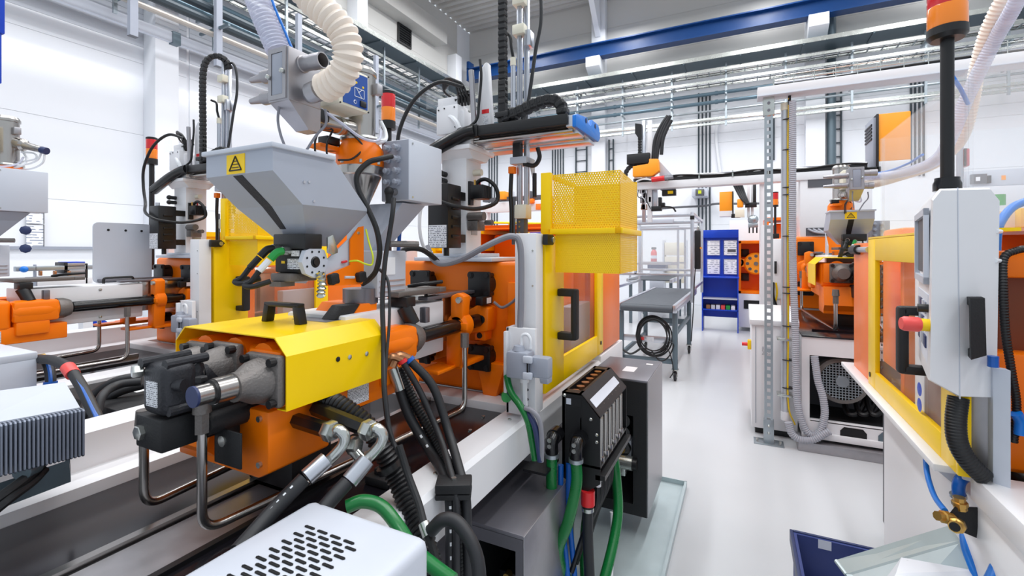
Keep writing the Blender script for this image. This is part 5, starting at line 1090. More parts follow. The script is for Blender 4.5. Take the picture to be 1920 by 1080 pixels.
for y in (-.3, .1, .5, .9): part('tie_bracket', MB().box(6.585, 6.6, y - .008, y + .008, 2.55, 2.63), 'zinc', R4)
# carriage at the aisle end
def a67(x, y, X=6.6): return ax(x, y, X)
b = MB(); q = [a67(*v) for v in ((1189, 333), (1189, 314), (1218, 309), (1218, 300), (1236, 300), (1238, 322), (1226, 331))]; b.prism([(v.y, v.z) for v in q], 'x', 6.5, 6.62, .006); car = part('carriage_cover', b, 'orange_box', R4)
b = MB(); q = [a67(*v) for v in ((1236, 302), (1240, 306), (1261, 329), (1236, 329))]; b.prism([(v.y, v.z) for v in q], 'x', 6.62, 6.64); part('gusset', b, 'grey_light', R4)
b = MB(); a_, c_ = a67(1178, 292), a67(1220, 307); b.box(6.5, 6.6, c_.y, a_.y, c_.z, a_.z, .004); part('chain_holder', b, 'black', R4)
for x_, w_, m_ in ((1208, .045, 'aluminium'), (1219, .06, 'white_paint')):
    a_ = a67(x_, 227, 6.75); part('arm_profile', MB().box(6.7, 6.76, a_.y - w_ / 2, a_.y + w_ / 2, 2.0, a_.z, .003), m_, R4)
a_ = a67(1199, 228, 6.72); b = MB(); b.prism([(a_.y - .04, 3.38), (a_.y + .05, 3.4), (a_.y + .05, 3.26), (a_.y + .0, 3.18), (a_.y - .04, 3.2)], 'x', 6.66, 6.7); part('chain_end', b, 'black', R4)
energy_chain(R4, [(6.68, a_.y - .01, 3.2), (6.68, a_.y - .01, 3.05), (6.68, a_.y - .01, 2.95)], .04, .045, .04, (1, 0, 0))
energy_chain(R4, [a67(1214, 306, 6.56), a67(1190, 308, 6.56), a67(1175, 320, 6.56), a67(1171, 340, 6.56)], .05, .06, .05, (1, 0, 0))
for k, px in enumerate(([(1224, 300), (1228, 262), (1240, 235), (1252, 217)], [(1231, 300), (1236, 268), (1246, 240), (1257, 217)], [(1240, 290), (1243, 262), (1250, 243), (1259, 225)], [(1228, 300), (1233, 265), (1244, 236), (1255, 218)])):
    part('hose', MB().tube([a67(*v, 6.6) for v in px], .024, 8), 'rubber', R4)
b = MB(); p0, p1 = a67(1222, 337, 6.52), a67(1246, 334, 6.52); b.cyl(p0, p1, .035, n=12); pg = part('power_plug', b, 'red', R4, 'red power plug'); part('plug_sleeve', MB().cyl(p1, a67(1262, 332, 6.52), .026, n=12), 'cable_grey', pg)
part('cable', MB().tube([a67(1190, 342, 6.55), a67(1205, 336, 6.53), a67(1222, 337, 6.52)], .012, 8), 'cable_white', R4)
# gripper hanging below the beam end
Gt = thing('gripper_head', 'cluster of grippers and sensors hanging below the aisle end of the robot beam', 'gripper', tuple(a67(1220, 398, 6.75)))
def bxp(mb, x0, y0, x1, y1, X, dp=.08, bev=.003):
    a_, c_ = ax(x0, y0, X), ax(x1, y1, X); return mb.box(X, X + dp, min(a_.y, c_.y), max(a_.y, c_.y), min(a_.z, c_.z), max(a_.z, c_.z), bev)
part('arm', bxp(MB(), 1222, 350, 1232, 395, 6.74), 'aluminium', Gt); part('arm', bxp(MB(), 1212, 350, 1220, 372, 6.74), 'white_paint', Gt)
part('label_box', bxp(MB(), 1241, 356, 1267, 366, 6.7), 'black', Gt); part('label', bxp(MB(), 1252, 358, 1262, 363, 6.695, .004, 0), 'yellow', Gt)
part('mount', bxp(MB(), 1238, 351, 1266, 355, 6.7), 'grey_mid', Gt)
part('cross_block', bxp(MB(), 1221, 387, 1240, 395, 6.68), 'black', Gt); part('slide', bxp(MB(), 1234, 370, 1240, 388, 6.69), 'black', Gt); part('side_arm', bxp(MB(), 1240, 380, 1246, 386, 6.69), 'black', Gt)
part('cable', MB().tube([ax(1240, 388, 6.7), ax(1252, 388, 6.7), ax(1262, 390, 6.7), ax(1267, 397, 6.7)], .012, 6), 'black', Gt)
part('valve_cluster', bxp(bxp(bxp(MB(), 1199, 352, 1208, 362, 6.7), 1200, 368, 1212, 380, 6.7), 1206, 362, 1211, 369, 6.7), 'steel_brushed', Gt); part('valve', bxp(MB(), 1202, 383, 1212, 393, 6.7), 'copper', Gt); part('valve', bxp(MB(), 1216, 369, 1221, 379, 6.7), 'red', Gt)
for k in range(3): part('air_line', MB().tube([ax(1198 + 4 * k, 352, 6.68), ax(1196 + 8 * k, 368, 6.66), ax(1206 + 3 * k, 375, 6.66), ax(1202 + 9 * k, 392, 6.68)], .006, 6), ('black', 'cable_white', 'rubber')[k], Gt)
cable('beam_cable', [(1189, 340, 6.0), (1191, 360, 6.0), (1187, 385, 6.0), (1190, 400, 6.0)], .02, 'rubber', 'grey cable hanging beside the yellow chute at the beam end')
# machine four injection set
I4 = dup(I, D4, 'injection unit with yellow cover on the far right machine', ref=REF, s=S4)
Tt4 = dup(Tt, D4, 'slide plate under the hopper of the far right machine', ref=REF, s=S4)
H4 = dup(H, (4.69, -2.24, -.06), 'beige-grey hopper with yellow sticker on the far right machine', ref=REF, s=1.15)
L4 = dup(L, (4.39, -2.18, -.20), 'small vacuum loader with orange ring above the far right hopper', ref=REF, s=1.25)
D4_ = dup(D, (4.7, -2.2, -.12), 'feeder drive with cables under the far right hopper', ref=REF, s=1.3)
J4 = dup(J, (4.55, -2.35, -.45), 'grey junction box with glands behind the far right hopper', ref=REF, s=1.3)
# electrical cabinet of machine four
t = thing('electrical_cabinet', 'white electrical cabinet with sloping lid and yellow rotary switch beside the aisle', 'cabinet', (4.8, -.26, 0))
y1_, y0_ = px_y(1409, 4.57), px_y(1496, 4.57)
part('housing', MB().box(4.57, 5.3, y0_, y1_, .06, .955, .006), 'white_paint', t); b = MB(); b.prism([(4.55, .955), (4.55, 1.0), (4.72, 1.06), (5.3, 1.06), (5.3, .955)], 'y', y0_ - .01, y1_ + .015, .006); part('lid', b, 'white_paint', t)
part('plinth', MB().box(4.62, 5.25, y0_ + .03, y1_ - .03, 0, .06), 'black', t); part('print', MB().box(4.568, 4.571, y1_ - .14, y1_ - .08, .70, .77), 'print_small', t)
part('door_gap', MB().box(4.567, 4.571, y1_ - .035, y1_ - .03, .1, .94), 'grey_mid', t)
b = MB(); b.box(4.64, 4.72, y1_, y1_ + .03, .72, .80, .004); sw = part('switch_plate', b, 'knob_yellow', t); part('switch_handle', MB().cyl((4.68, y1_ + .03, .76), (4.68, y1_ + .075, .76), .016, n=10), 'red', sw)
t = thing('operator_panel', 'tall narrow white panel with black grip behind the perforated post', 'panel', (6.25, -.38, .9))
p0, p1 = ax(1447, 448, 6.2), ax(1468, 590, 6.2)
part('housing', MB().box(6.2, 6.35, p1.y, p0.y, p1.z + .18, p0.z, .01), 'white_paint', t); part('foot', MB().box(6.22, 6.34, p1.y + .02, p0.y - .03, .4, p1.z + .18, .006), 'white_paint', t)
part('grip', bxp(MB(), 1452, 490, 1456.5, 513, 6.17, .03), 'black', t)
part('cable', MB().tube([ax(1449, 530, 6.2), ax(1449, 555, 6.15), ax(1455, 575, 6.2)], .02, 8), 'black', t); part('yellow_cable', MB().tube([ax(1455, 530, 6.2), ax(1457, 550, 6.2), ax(1453, 570, 6.2)], .01, 8), 'knob_yellow', t)
t = thing('signal_light', 'small red over amber signal light on the narrow white panel by the post', 'signal light', tuple(ax(1450, 447, 6.25)))
p = ax(1453.5, 447, 6.25); k_ = (ax(1453.5, 360, 6.25).z - p.z)
part('base', bxp(MB(), 1447, 438, 1461, 447, 6.22, .06), 'black', t); part('pole', MB().cyl(p, p + V((0, 0, k_ * .68)), .013, n=10), 'black', t)
part('collar', MB().cyl(p + V((0, 0, k_ * .68)), p + V((0, 0, k_ * .72)), .034, n=14), 'black', t); part('amber_lens', MB().cyl(p + V((0, 0, k_ * .72)), p + V((0, 0, k_ * .84)), .034, n=14), 'lens_amber', t); part('red_lens', MB().cyl(p + V((0, 0, k_ * .84)), p + V((0, 0, k_ * .98)), .034, n=14), 'lens_red', t); part('cap', MB().cyl(p + V((0, 0, k_ * .98)), p + V((0, 0, k_)), .034, n=14), 'black', t)
# ---------------------------------------------------------------- perforated post, riser conduit, upper cable beam
t = thing('perforated_post', 'galvanised perforated strut post standing on a foot plate in the aisle', 'post', (4.385, -.203, 0))
px_, py_ = 4.385, -.203
b = MB(); w = .031
for s_ in (-1, 1): b.box(px_, px_ + .004, py_ + s_ * w - (.018 if s_ > 0 else 0), py_ + s_ * w + (0 if s_ > 0 else .018), .1, 2.86)
z = .1
while z < 2.86: b.box(px_, px_ + .004, py_ - w + .018, py_ + w - .018, z, z + .03); z += .06
b.box(px_ + .004, px_ + .045, py_ + w - .004, py_ + w, .1, 2.86); b.box(px_ + .004, px_ + .045, py_ - w, py_ - w + .004, .1, 2.86)
part('strut', b, 'galvanised', t)
b = MB(); b.box(px_ - .004, px_ + .05, py_ - .038, py_ + .038, .006, .20, .002); fb = part('foot_bracket', b, 'galvanised', t); part('foot_plate', MB().box(px_ - .04, px_ + .1, py_ - .11, py_ + .11, 0, .008, .002), 'galvanised', t)
for z in (.09, .15): part('bolt', MB().lathe([(.012, 0), (.008, .006)], (px_ - .004, py_, z), (-1, 0, 0), 6), 'zinc', fb)
for s_ in (-.085, .085): part('anchor_bolt', MB().cyl((px_ + .02, py_ + s_, .008), (px_ + .02, py_ + s_, .03), .01, n=6), 'zinc', t)
b = MB(); b.box(px_ - .006, px_ + .06, py_ - .042, py_ + .042, 2.72, 2.88, .003); tb = part('head_bracket', b, 'zinc', t)
for z in (2.76, 2.82): part('bolt', MB().cyl((px_ - .012, py_, z), (px_ - .006, py_, z), .012, n=8), 'steel_dark', tb)
t = thing('cable_beam', 'white cable beam with wire basket crossing above the aisle to the right', 'cable beam', (4.42, -1.6, 2.88))
part('beam', MB().box(4.36, 4.48, -3.6, -.12, 2.88, 2.955, .004), 'white_paint', t); part('beam_flange', MB().box(4.34, 4.50, -3.6, -.12, 2.872, 2.88, .002), 'grey_light', t)
b = MB()
for x in (4.37, 4.47):
    for z in (2.99, 3.03): b.cyl((x, -3.6, z), (x, -.25, z), .0035, n=5)
yy = -3.6
while yy < -.2:
    for x in (4.37, 4.47): b.cyl((x, yy, 2.955), (x, yy, 3.045), .0035, n=5)
    yy += .14
part('wire_basket', b, 'zinc', t)['kind'] = 'stuff'
for k, m_ in enumerate(('black', 'blue_dark', 'cable_white', 'blue_bright', 'cable_grey')): part('cable', MB().tube([(4.385 + .018 * k, -3.6 + .28 * j if k != 3 else -3.6 + .15 * j, 2.968 + .006 * (k % 3) + .006 * math.sin(j + k)) for j in range(13)], .009, 6, 4), m_, t)
t = thing('riser_conduit', 'shiny steel riser pipe strapped with black ties right of the perforated post', 'pipe', (4.45, -.325, .22))
rx, ry = 4.45, -.325
part('pipe', MB().cyl((rx, ry, .26), (rx, ry, 2.8), .03, n=16), 'pipe_bright', t); part('end_sleeve', MB().cyl((rx, ry, .20), (rx, ry, .27), .033, n=14), 'cable_white', t); part('top_sleeve', MB().cyl((rx, ry, 2.76), (rx, ry, 2.82), .033, n=14), 'cream', t)
part('earth_wire', MB().tube([(rx - .03, ry - .025, 2.85), (rx - .034, ry - .018, 2.4), (rx - .034, ry - .018, 1.6), (rx - .034, ry - .02, .9), (rx - .034, ry - .02, .35), (rx - .0, ry - .07, .17)], .006, 6), 'knob_yellow', t)
part('black_wire', MB().tube([(rx - .02, ry - .03, 2.88), (rx - .03, ry - .03, 2.8), (rx - .02, ry - .05, 2.7)], .012, 6), 'black', t)
for z in (2.68, 2.43, 2.12, 2.06, 1.72, 1.3, 1.25, .98, .7, .47): part('cable_tie', MB().lathe([(.045, -.004), (.047, 0), (.045, .004)], (rx - .002, ry - .02, z), (0, 0, 1), 16), 'black', t)
for z in (.86, .40): part('pipe_bracket', MB().box(rx - .045, rx + .05, ry - .05, ry + .06, z, z + .02, .003), 'zinc', t)
def corr(px, r, m, label, d=None, X=None, pitch=.016, name='corrugated_hose', cor=.09):
    pts = [ad(*q) if len(q) == 3 else ax(q[0], q[1], X) for q in px]
    return solo(name, MB().tube(pts, r, 12, 8, corr=cor, pitch=pitch), m, label, 'hose')
corr([(1486, 190), (1486, 350), (1486, 450), (1488, 540), (1491, 620), (1492, 690), (1496, 760), (1512, 808), (1535, 812), (1546, 780), (1543, 745), (1534, 715), (1530, 690), (1527, 668)], .026, 'hose_grey', 'grey corrugated hose along the steel riser, looping into the fan opening', X=4.38)
corr([(1478, 792), (1484, 812), (1500, 824), (1525, 824), (1548, 812), (1556, 808)], .027, 'hose_grey', 'short grey corrugated hose curling along the floor below the riser', X=4.36)
# orange drive cabinet on the far right beam
t = thing('drive_cabinet', 'orange cabinet with black louvred side high beside the far right machine', 'cabinet', tuple(ax(1670, 300, 6.6)))
p0, p1 = ax(1648, 213, 6.6), ax(1709, 298, 6.6)
part('housing', MB().box(6.62, 7.0, p1.y, p0.y, p1.z, p0.z, .008), 'orange_box', t); part('side_frame', MB().box(6.6, 7.02, p0.y, p0.y + .02, p1.z - .15, p0.z, .003), 'black', t); part('side_panel', MB().box(6.64, 7.0, p0.y + .018, p0.y + .05, p1.z - .1, p0.z - .03, .003), 'grey_mid', t)
for k in range(5): part('louvre', MB().box(6.66, 6.98, p0.y + .048, p0.y + .06, p0.z - .12 - .04 * k, p0.z - .10 - .04 * k), 'black', t)
part('lower_bracket', MB().box(6.6, 6.9, p0.y - .02, p0.y + .14, p1.z - .18, p1.z - .06, .005), 'black', t)
part('white_base', MB().box(6.62, 7.0, p1.y, p0.y, p1.z - .12, p1.z, .004), 'white_paint', t)
# conveying hoses at the top right
px1 = [(1905, -40, 2.6), (1872, 15, 2.7), (1848, 70, 2.8), (1832, 130, 2.9), (1822, 190, 3.0), (1806, 250, 3.1), (1780, 285, 3.3), (1745, 310, 3.6), (1690, 330, 4.1), (1640, 344, 4.5), (1600, 346, 4.7), (1582, 340, 4.8)]
corr(px1, .038, 'hose_cream', 'cream ribbed hose sweeping from the top right corner to the far hopper loader', pitch=.022)
px2 = [(1925, -40, 2.5), (1900, 15, 2.6), (1868, 70, 2.75), (1838, 130, 2.85), (1810, 190, 2.95), (1786, 250, 3.05), (1755, 300, 3.3), (1700, 322, 3.9), (1650, 330, 4.4), (1600, 328, 4.7), (1565, 322, 4.8)]
corr(px2, .038, 'hose_clear', 'clear lilac hose twisted around the cream hose at the top right', pitch=.016, cor=.04)
corr([(1780, 135, 2.8), (1800, 165, 2.8), (1815, 195, 2.85)], .011, 'blue_bright', 'short bright blue air line beside the twisted hoses', name='air_line', cor=0)
corr([(1730, 290, 3.4), (1700, 308, 3.8), (1660, 322, 4.3), (1610, 328, 4.6), (1570, 330, 4.7)], .009, 'blue_bright', 'blue air line running with the hoses to the far loader', name='air_line', cor=0)
# ---------------------------------------------------------------- right-hand machine next to the camera
GY = -.56
M3 = skipdup(M, (0, -2.4, 0), 'orange moulding machine at the right edge with grey base panels', skip=('base_rail', 'lower_body', 'inner_skirt', 'bed_plate', 'rear_guard', 'guard_rail', 'clamp_cover', 'clamp_housing', 'machine_foot', 'end_beam', 'barrel_housing'))
part('base_panel', MB().box(.4, 2.82, -1.7, GY - .06, .06, .86, .006), 'white_paint', M3); part('base_panel', MB().box(2.82, 3.3, -1.7, GY - .16, .06, .86, .006), 'grey_dark', M3)
part('base_ledge', MB().box(1.84, 3.30, GY - .03, GY + .035, .928, .95, .003), 'white_paint', M3); part('ledge_bracket', MB().prism([(GY - .06, .928), (GY + .03, .928), (GY - .06, .85)], 'x', 1.9, 1.906), 'white_paint', M3)
part('base_rail', MB().box(.3, 1.80, GY - .2, GY - .035, .88, .955, .006), 'white_paint', M3); part('bed_plate', MB().box(.3, 3.3, -1.7, GY - .2, .86, .88), 'plate_dark', M3)
part('leveling_foot', MB().box(2.70, 2.80, GY - .08, GY - .0, .0, .10, .004), 'steel_dark', M3)
b = MB(); b.box(1.78, 1.80, GY - .062, GY - .056, .18, .62); part('panel_gap', b, 'grey_dark', M3); part('panel_opening', MB().box(1.80, 2.02, GY - .061, GY - .058, .22, .58), 'hole_dark', M3)
part('hose', MB().tube([(2.0, GY - .05, .24), (1.95, GY - .02, .33), (1.92, GY - .03, .42), (1.9, GY - .06, .5)], .025, 10), 'black', M3)
part('side_sheet', MB().box(2.83, 3.22, GY - .03, GY - .012, .93, 1.64, .003), 'orange_sheet', M3)
part('grab_bar', MB().cyl((2.84, GY - .005, 1.605), (3.06, GY - .005, 1.605), .015, n=12), 'aluminium', M3); part('grab_end', MB().cyl((3.06, GY - .006, 1.605), (3.2, GY - .006, 1.605), .026, n=12), 'black', M3)
b = MB(); b.box(1.86, 1.96, -1.6, GY - .04, .96, 1.30, .01); b.box(1.86, 1.96, -1.6, GY - .04, 1.52, 1.60, .01); part('platen_side', b, 'orange', M3)
part('inner_cover', MB().box(2.02, 2.55, -.73, -.72, .95, 1.42, .002), 'grey_mid', M3); part('inner_column', MB().box(2.55, 2.6, -.68, -.63, .95, 1.6, .004), 'orange_sheet', M3)
b = MB(); b.box(1.93, 1.95, -1.6, GY - .06, 1.3, 1.52); part('dark_recess', b, 'brown_shadow', M3)  # shade of the orange recess put into a brown colour
t = thing('guard_door', 'big yellow guard door with black grip and tinted window on the right machine', 'guard door', (2.3, GY, .92))
b = MB(); b.box(2.70, 2.83, GY - .02, GY, .95, 1.66, .003); b.box(1.79, 1.90, GY - .02, GY, .95, 1.66, .003); b.box(1.90, 2.70, GY - .02, GY, .95, 1.03, .003); b.box(1.90, 2.70, GY - .02, GY, 1.555, 1.66, .003); b.box(1.77, 1.79, GY - .03, GY, .95, 1.66, .003)
b.box(1.79, 2.83, GY - .14, GY - .0, 1.655, 1.665); df = part('door_frame', b, 'yellow', t)
part('window_pane', MB().box(1.88, 2.71, GY - .03, GY - .024, 1.01, 1.58), 'tint_panel', t)
b = MB(); b.box(2.0, 2.045, GY, GY + .07, 1.38, 1.41, .008); b.box(2.0, 2.045, GY, GY + .07, 1.18, 1.21, .008); b.box(2.0, 2.045, GY + .05, GY + .08, 1.18, 1.41, .01); part('door_handle', b, 'black_soft', t)
part('screw', MB().cyl((2.79, GY, 1.0), (2.79, GY + .003, 1.0), .012, n=10), 'black', df)
for k in range(14): part('rivet', MB().cyl((2.68, GY - .0235, 1.06 + .035 * k), (2.68, GY - .019, 1.06 + .035 * k), .006, n=8), 'grey_dark', t)
for k in range(2): part('blue_sign', MB().lathe([(.024, 0), (.001, .001)], (2.09, GY + .001, 1.115 - .055 * k), (0, 1, 0), 16, cap=False), 'blue_cab', df)
# clear enclosure above the door
t = thing('clear_hood', 'clear plastic safety hood with thin frame above the right yellow door', 'hood', (2.35, -.9, 1.67))
x0_, x1_, z0_, z1_ = 1.85, 2.80, 1.67, 2.14
part('side_pane', MB().box(x0_, x1_, GY - .05, GY - .045, z0_, z1_), 'clear_panel', t); part('side_pane', MB().box(x0_, x1_, -1.5, -1.495, z0_, z1_), 'clear_panel', t); part('end_pane', MB().box(x1_, x1_ + .005, -1.5, GY - .05, z0_, z1_), 'clear_panel', t); part('end_pane', MB().box(x0_, x0_ + .005, -1.5, GY - .05, z0_, z1_), 'clear_panel', t)
b = MB(); b.hull([(x0_, GY - .05, z1_), (x1_, GY - .05, z1_), (x1_, -1.5, z1_), (x0_, -1.5, z1_)], [(x0_ + .05, GY - .2, z1_ + .1), (x1_ - .3, GY - .2, z1_ + .1), (x1_ - .3, -1.4, z1_ + .1), (x0_ + .05, -1.4, z1_ + .1)]); part('sloped_top', b, 'clear_panel', t)
for x in (x0_, x1_):
    for y in (GY - .05, -1.5): part('corner_profile', MB().box(x - .008, x + .008, y - .008, y + .008, z0_, z1_), 'clear_panel', t)
# control pendant
def PN(px, py, d=1.30): return ad(px, py, d)
e1 = ad(1722, 535, 1.66) - ad(1745, 535, 1.30); e1.z = 0
out = [(1748, 372), (1764, 352), (1858, 350), (1876, 372), (1870, 738), (1862, 750), (1800, 748), (1742, 716)]
t = thing('control_pendant', 'big light grey control pendant with red emergency button and black grip at the right', 'control panel', tuple(PN(1810, 745)))
P0 = [PN(*q) for q in out]
def shr(pts, k):
    c = sum(pts, V()) / len(pts); return [c + (p - c) * k for p in pts]
b = MB(); b.hull([p + e1 * .06 for p in P0], [p + e1 for p in P0]); b.hull(shr(P0, .975), [p + e1 * .06 for p in P0]); hs = part('housing', b, 'white_paint', t)
b = MB(); g0 = [PN(*q) for q in ((1795, 352), (1797, 352), (1801, 748), (1799, 748))]; b.hull([p - e1 * .003 for p in g0], [p + e1 * .04 for p in g0]); part('seam', b, 'grey_light', hs)
front = lambda a, z: PN(1745, 535) + e1 * a + V((0, 0, z))
nrm = e1.cross(V((0, 0, 1))).normalized() * -1
if nrm.dot(EYE - PN(1745, 535)) < 0: nrm = -nrm
def fbox(mb, a0, a1, z0, z1, d0, d1):
    return mb.hull([front(a0, z0) + nrm * d0, front(a1, z0) + nrm * d0, front(a1, z1) + nrm * d0, front(a0, z1) + nrm * d0], [front(a0, z0) + nrm * d1, front(a1, z0) + nrm * d1, front(a1, z1) + nrm * d1, front(a0, z1) + nrm * d1])
part('screen', fbox(MB(), .15, .9, .03, .20, 0, .003), 'grey_dark', hs, 'dark screen on the aisle side'); b = MB(); fbox(b, .1, .15, .0, .22, 0, .012); fbox(b, .9, .95, .0, .22, 0, .012); fbox(b, .1, .95, .20, .22, 0, .012); fbox(b, .1, .95, .0, .02, 0, .012); part('screen_bezel', b, 'grey_light', hs)
part('keypad', fbox(MB(), .12, .9, -.24, -.03, 0, .003), 'paper_tint', hs)
for k in range(12): part('key', fbox(MB(), .18 + .16 * (k % 4), .29 + .16 * (k % 4), -.09 - .05 * (k // 4), -.055 - .05 * (k // 4), .003, .007), ('grey_mid', 'grey_light', 'blue_dark')[k % 3], hs)
c = PN(1747, 612) + e1 * .05; d_ = (PN(1700, 609) - PN(1747, 612)); d_ = (d_ + nrm * d_.length).normalized()
es = part('emergency_collar', MB().cyl(c, c + d_ * .028, .018, n=16), 'knob_yellow', t); part('emergency_button', MB().lathe([(.019, .026), (.021, .03), (.021, .062), (.017, .07)], c, d_, 18), 'red_soft', es, 'red mushroom button')
part('selector_knob', MB().cyl(PN(1745, 582) + e1 * .12, PN(1745, 582) + e1 * .12 + nrm * .025, .012, n=12), 'black', t)
hx = [PN(1813, 556), PN(1840, 556), PN(1843, 660), PN(1815, 668)]; n2 = -e1.normalized()
b = MB(); b.hull(hx[0:1] + [hx[1], hx[1] - V((0, 0, .022)), hx[0] - V((0, 0, .022))], [p + n2 * .045 for p in (hx[0], hx[1], hx[1] - V((0, 0, .022)), hx[0] - V((0, 0, .022)))]); b.hull([hx[3] + V((0, 0, .022)), hx[2] + V((0, 0, .022)), hx[2], hx[3]], [p + n2 * .045 for p in (hx[3] + V((0, 0, .022)), hx[2] + V((0, 0, .022)), hx[2], hx[3])])
b.hull([p + n2 * .03 for p in hx], [p + n2 * .055 for p in hx]); part('grip', b, 'black_soft', t, 'black bow grip')
for q in ((1868, 434), (1866, 489)): part('cable_holder', MB().cyl(PN(*q), PN(q[0] + 8, q[1], 1.31), .006, n=8), 'cable_white', t)
t = thing('signal_light', 'large red over amber signal light on a black pole above the grey pendant', 'signal light', tuple(PN(1776, 350, 1.42)))
p = PN(1776, 352, 1.42); top = PN(1772, 75, 1.42).z
part('pole_foot', MB().lathe([(.034, -.01), (.034, .012), (.03, .022), (.03, .03)], p, (0, 0, 1), 18), 'black_gloss', t); part('pole', MB().cyl(p, (p.x, p.y, top), .0165, n=16), 'black', t)
part('base', MB().lathe([(.04, 0), (.049, .012), (.049, .035)], (p.x, p.y, top), (0, 0, 1), 20), 'black', t); part('amber_lens', MB().lathe([(.047, .035), (.048, .04), (.048, .095), (.047, .10)], (p.x, p.y, top), (0, 0, 1), 22), 'lens_amber', t, 'amber lens'); part('red_lens', MB().lathe([(.047, .10), (.048, .105), (.048, .16), (.047, .165)], (p.x, p.y, top), (0, 0, 1), 22), 'lens_red', t, 'red lens'); part('cap', MB().lathe([(.048, .165), (.048, .18), (.04, .185)], (p.x, p.y, top), (0, 0, 1), 20), 'black', t)
# cables and pillar by the pendant
corr([(1797, 745, 1.34), (1792, 790, 1.33), (1796, 830, 1.32), (1815, 865, 1.31), (1845, 895, 1.30)], .024, 'black', 'thick black ribbed conduit below the grey pendant', pitch=.008, cor=.03)
corr([(1935, 465, 1.32), (1905, 470, 1.31), (1882, 485, 1.31), (1881, 540, 1.30), (1885, 620, 1.30), (1897, 700, 1.30), (1906, 760, 1.30), (1900, 830, 1.30)], .0095, 'black', 'thin ribbed black conduit right of the grey pendant', pitch=.008)
corr([(1930, 375, 1.6), (1900, 388, 1.58), (1880, 410, 1.56), (1869, 440, 1.55), (1866, 520, 1.55)], .013, 'blue_bright', 'thick bright blue hose bending down behind the grey pendant', name='blue_hose', cor=0)
t = thing('pendant_pillar', 'light grey square pillar with brushed steel sheet under the pendant', 'pillar', tuple(ad(1875, 880, 1.28)))
p0 = ad(1862, 690, 1.29); p1 = ad(1895, 690, 1.26); b = MB(); zb_ = .95; b.hull([V((p0.x, p0.y, zb_)), V((p1.x, p1.y, zb_)), V((p1.x + .03, p1.y + .0, zb_)), V((p0.x + .03, p0.y, zb_))], [V((p0.x, p0.y, p0.z)), V((p1.x, p1.y, p0.z)), V((p1.x + .03, p1.y, p0.z)), V((p0.x + .03, p0.y, p0.z))]); part('pillar', b, 'grey_light', t)
a_, c_ = ad(1806, 760, 1.36), ad(1864, 760, 1.31); b = MB(); b.hull([V((a_.x, a_.y, .93)), V((c_.x, c_.y, .93)), V((c_.x + .01, c_.y, .93)), V((a_.x + .01, a_.y, .93))], [V((a_.x, a_.y, 1.2)), V((c_.x, c_.y, 1.2)), V((c_.x + .01, c_.y, 1.2)), V((a_.x + .01, a_.y, 1.2))]); part('steel_sheet', b, 'steel_brushed', t)
p = ad(1862, 688, 1.28); part('blue_clip', MB().cyl(p, p + V((0, 0, .03)), .012, n=10), 'blue_hose', t)
# brass water valve
t = thing('water_valve', 'black water valve body with three brass couplings low on the right machine', 'valve', tuple(ad(1800, 1000, 1.4)))
b = MB(); q = [ad(*v, 1.365) for v in ((1778, 965), (1790, 950), (1815, 950), (1834, 970), (1834, 1010), (1805, 998), (1785, 985))]; nb = V((.35, -.9, 0)).normalized() * .07; b.hull(q, [v + nb for v in q]); part('body', b, 'black_soft', t)
def brass(p0, p1, r, nm='brass_coupling'):
    p0, p1 = ad(*p0), ad(*p1); d = (p1 - p0); L_ = d.length
    part(nm, MB().lathe([(r, 0), (r, L_ * .3), (r * 1.2, L_ * .32), (r * 1.2, L_ * .62), (r * .9, L_ * .66), (r * .9, L_)], p0, d, 8), 'brass', t)
brass((1801, 955, 1.37), (1798, 932, 1.37), .016); brass((1785, 972, 1.36), (1757, 967, 1.355), .015); brass((1798, 983, 1.36), (1790, 988, 1.31), .017)
part('coupling_bore', MB().cyl(ad(1790, 988, 1.309), ad(1789.6, 988.2, 1.306), .012, n=12), 'hole_dark', t); part('hose_clip', MB().cyl(ad(1797, 932, 1.39), ad(1796, 926, 1.39), .02, n=14), 'zinc', t)
corr([(1798, 930, 1.39), (1797, 912, 1.39), (1803, 898, 1.39), (1818, 890, 1.42)], .0155, 'blue_hose', 'short blue hose on top of the brass water valve', name='blue_hose', cor=0)
corr([(1735, 850, 1.62), (1739, 890, 1.56), (1752, 930, 1.46), (1772, 958, 1.37)], .008, 'blue_bright', 'thin blue air line dropping from the ledge to the brass valve', name='air_line', cor=0)
corr([(1808, 1005, 1.45), (1812, 1030, 1.42), (1825, 1065, 1.38), (1840, 1100, 1.35)], .012, 'blue_bright', 'blue hose falling from below the brass water valve', name='blue_hose', cor=0)
corr([(1885, 955, 1.35), (1886, 990, 1.33), (1884, 1030, 1.3), (1870, 1070, 1.28), (1850, 1110, 1.26)], .018, 'blue_bright', 'thick bright blue hose under the white rail in the right corner', name='blue_hose', cor=0)
corr([(1905, 775, 1.29), (1913, 790, 1.29), (1912, 815, 1.29)], .014, 'blue_bright', 'blue hose end in front of the orange platen at the right edge', name='blue_hose', cor=0)
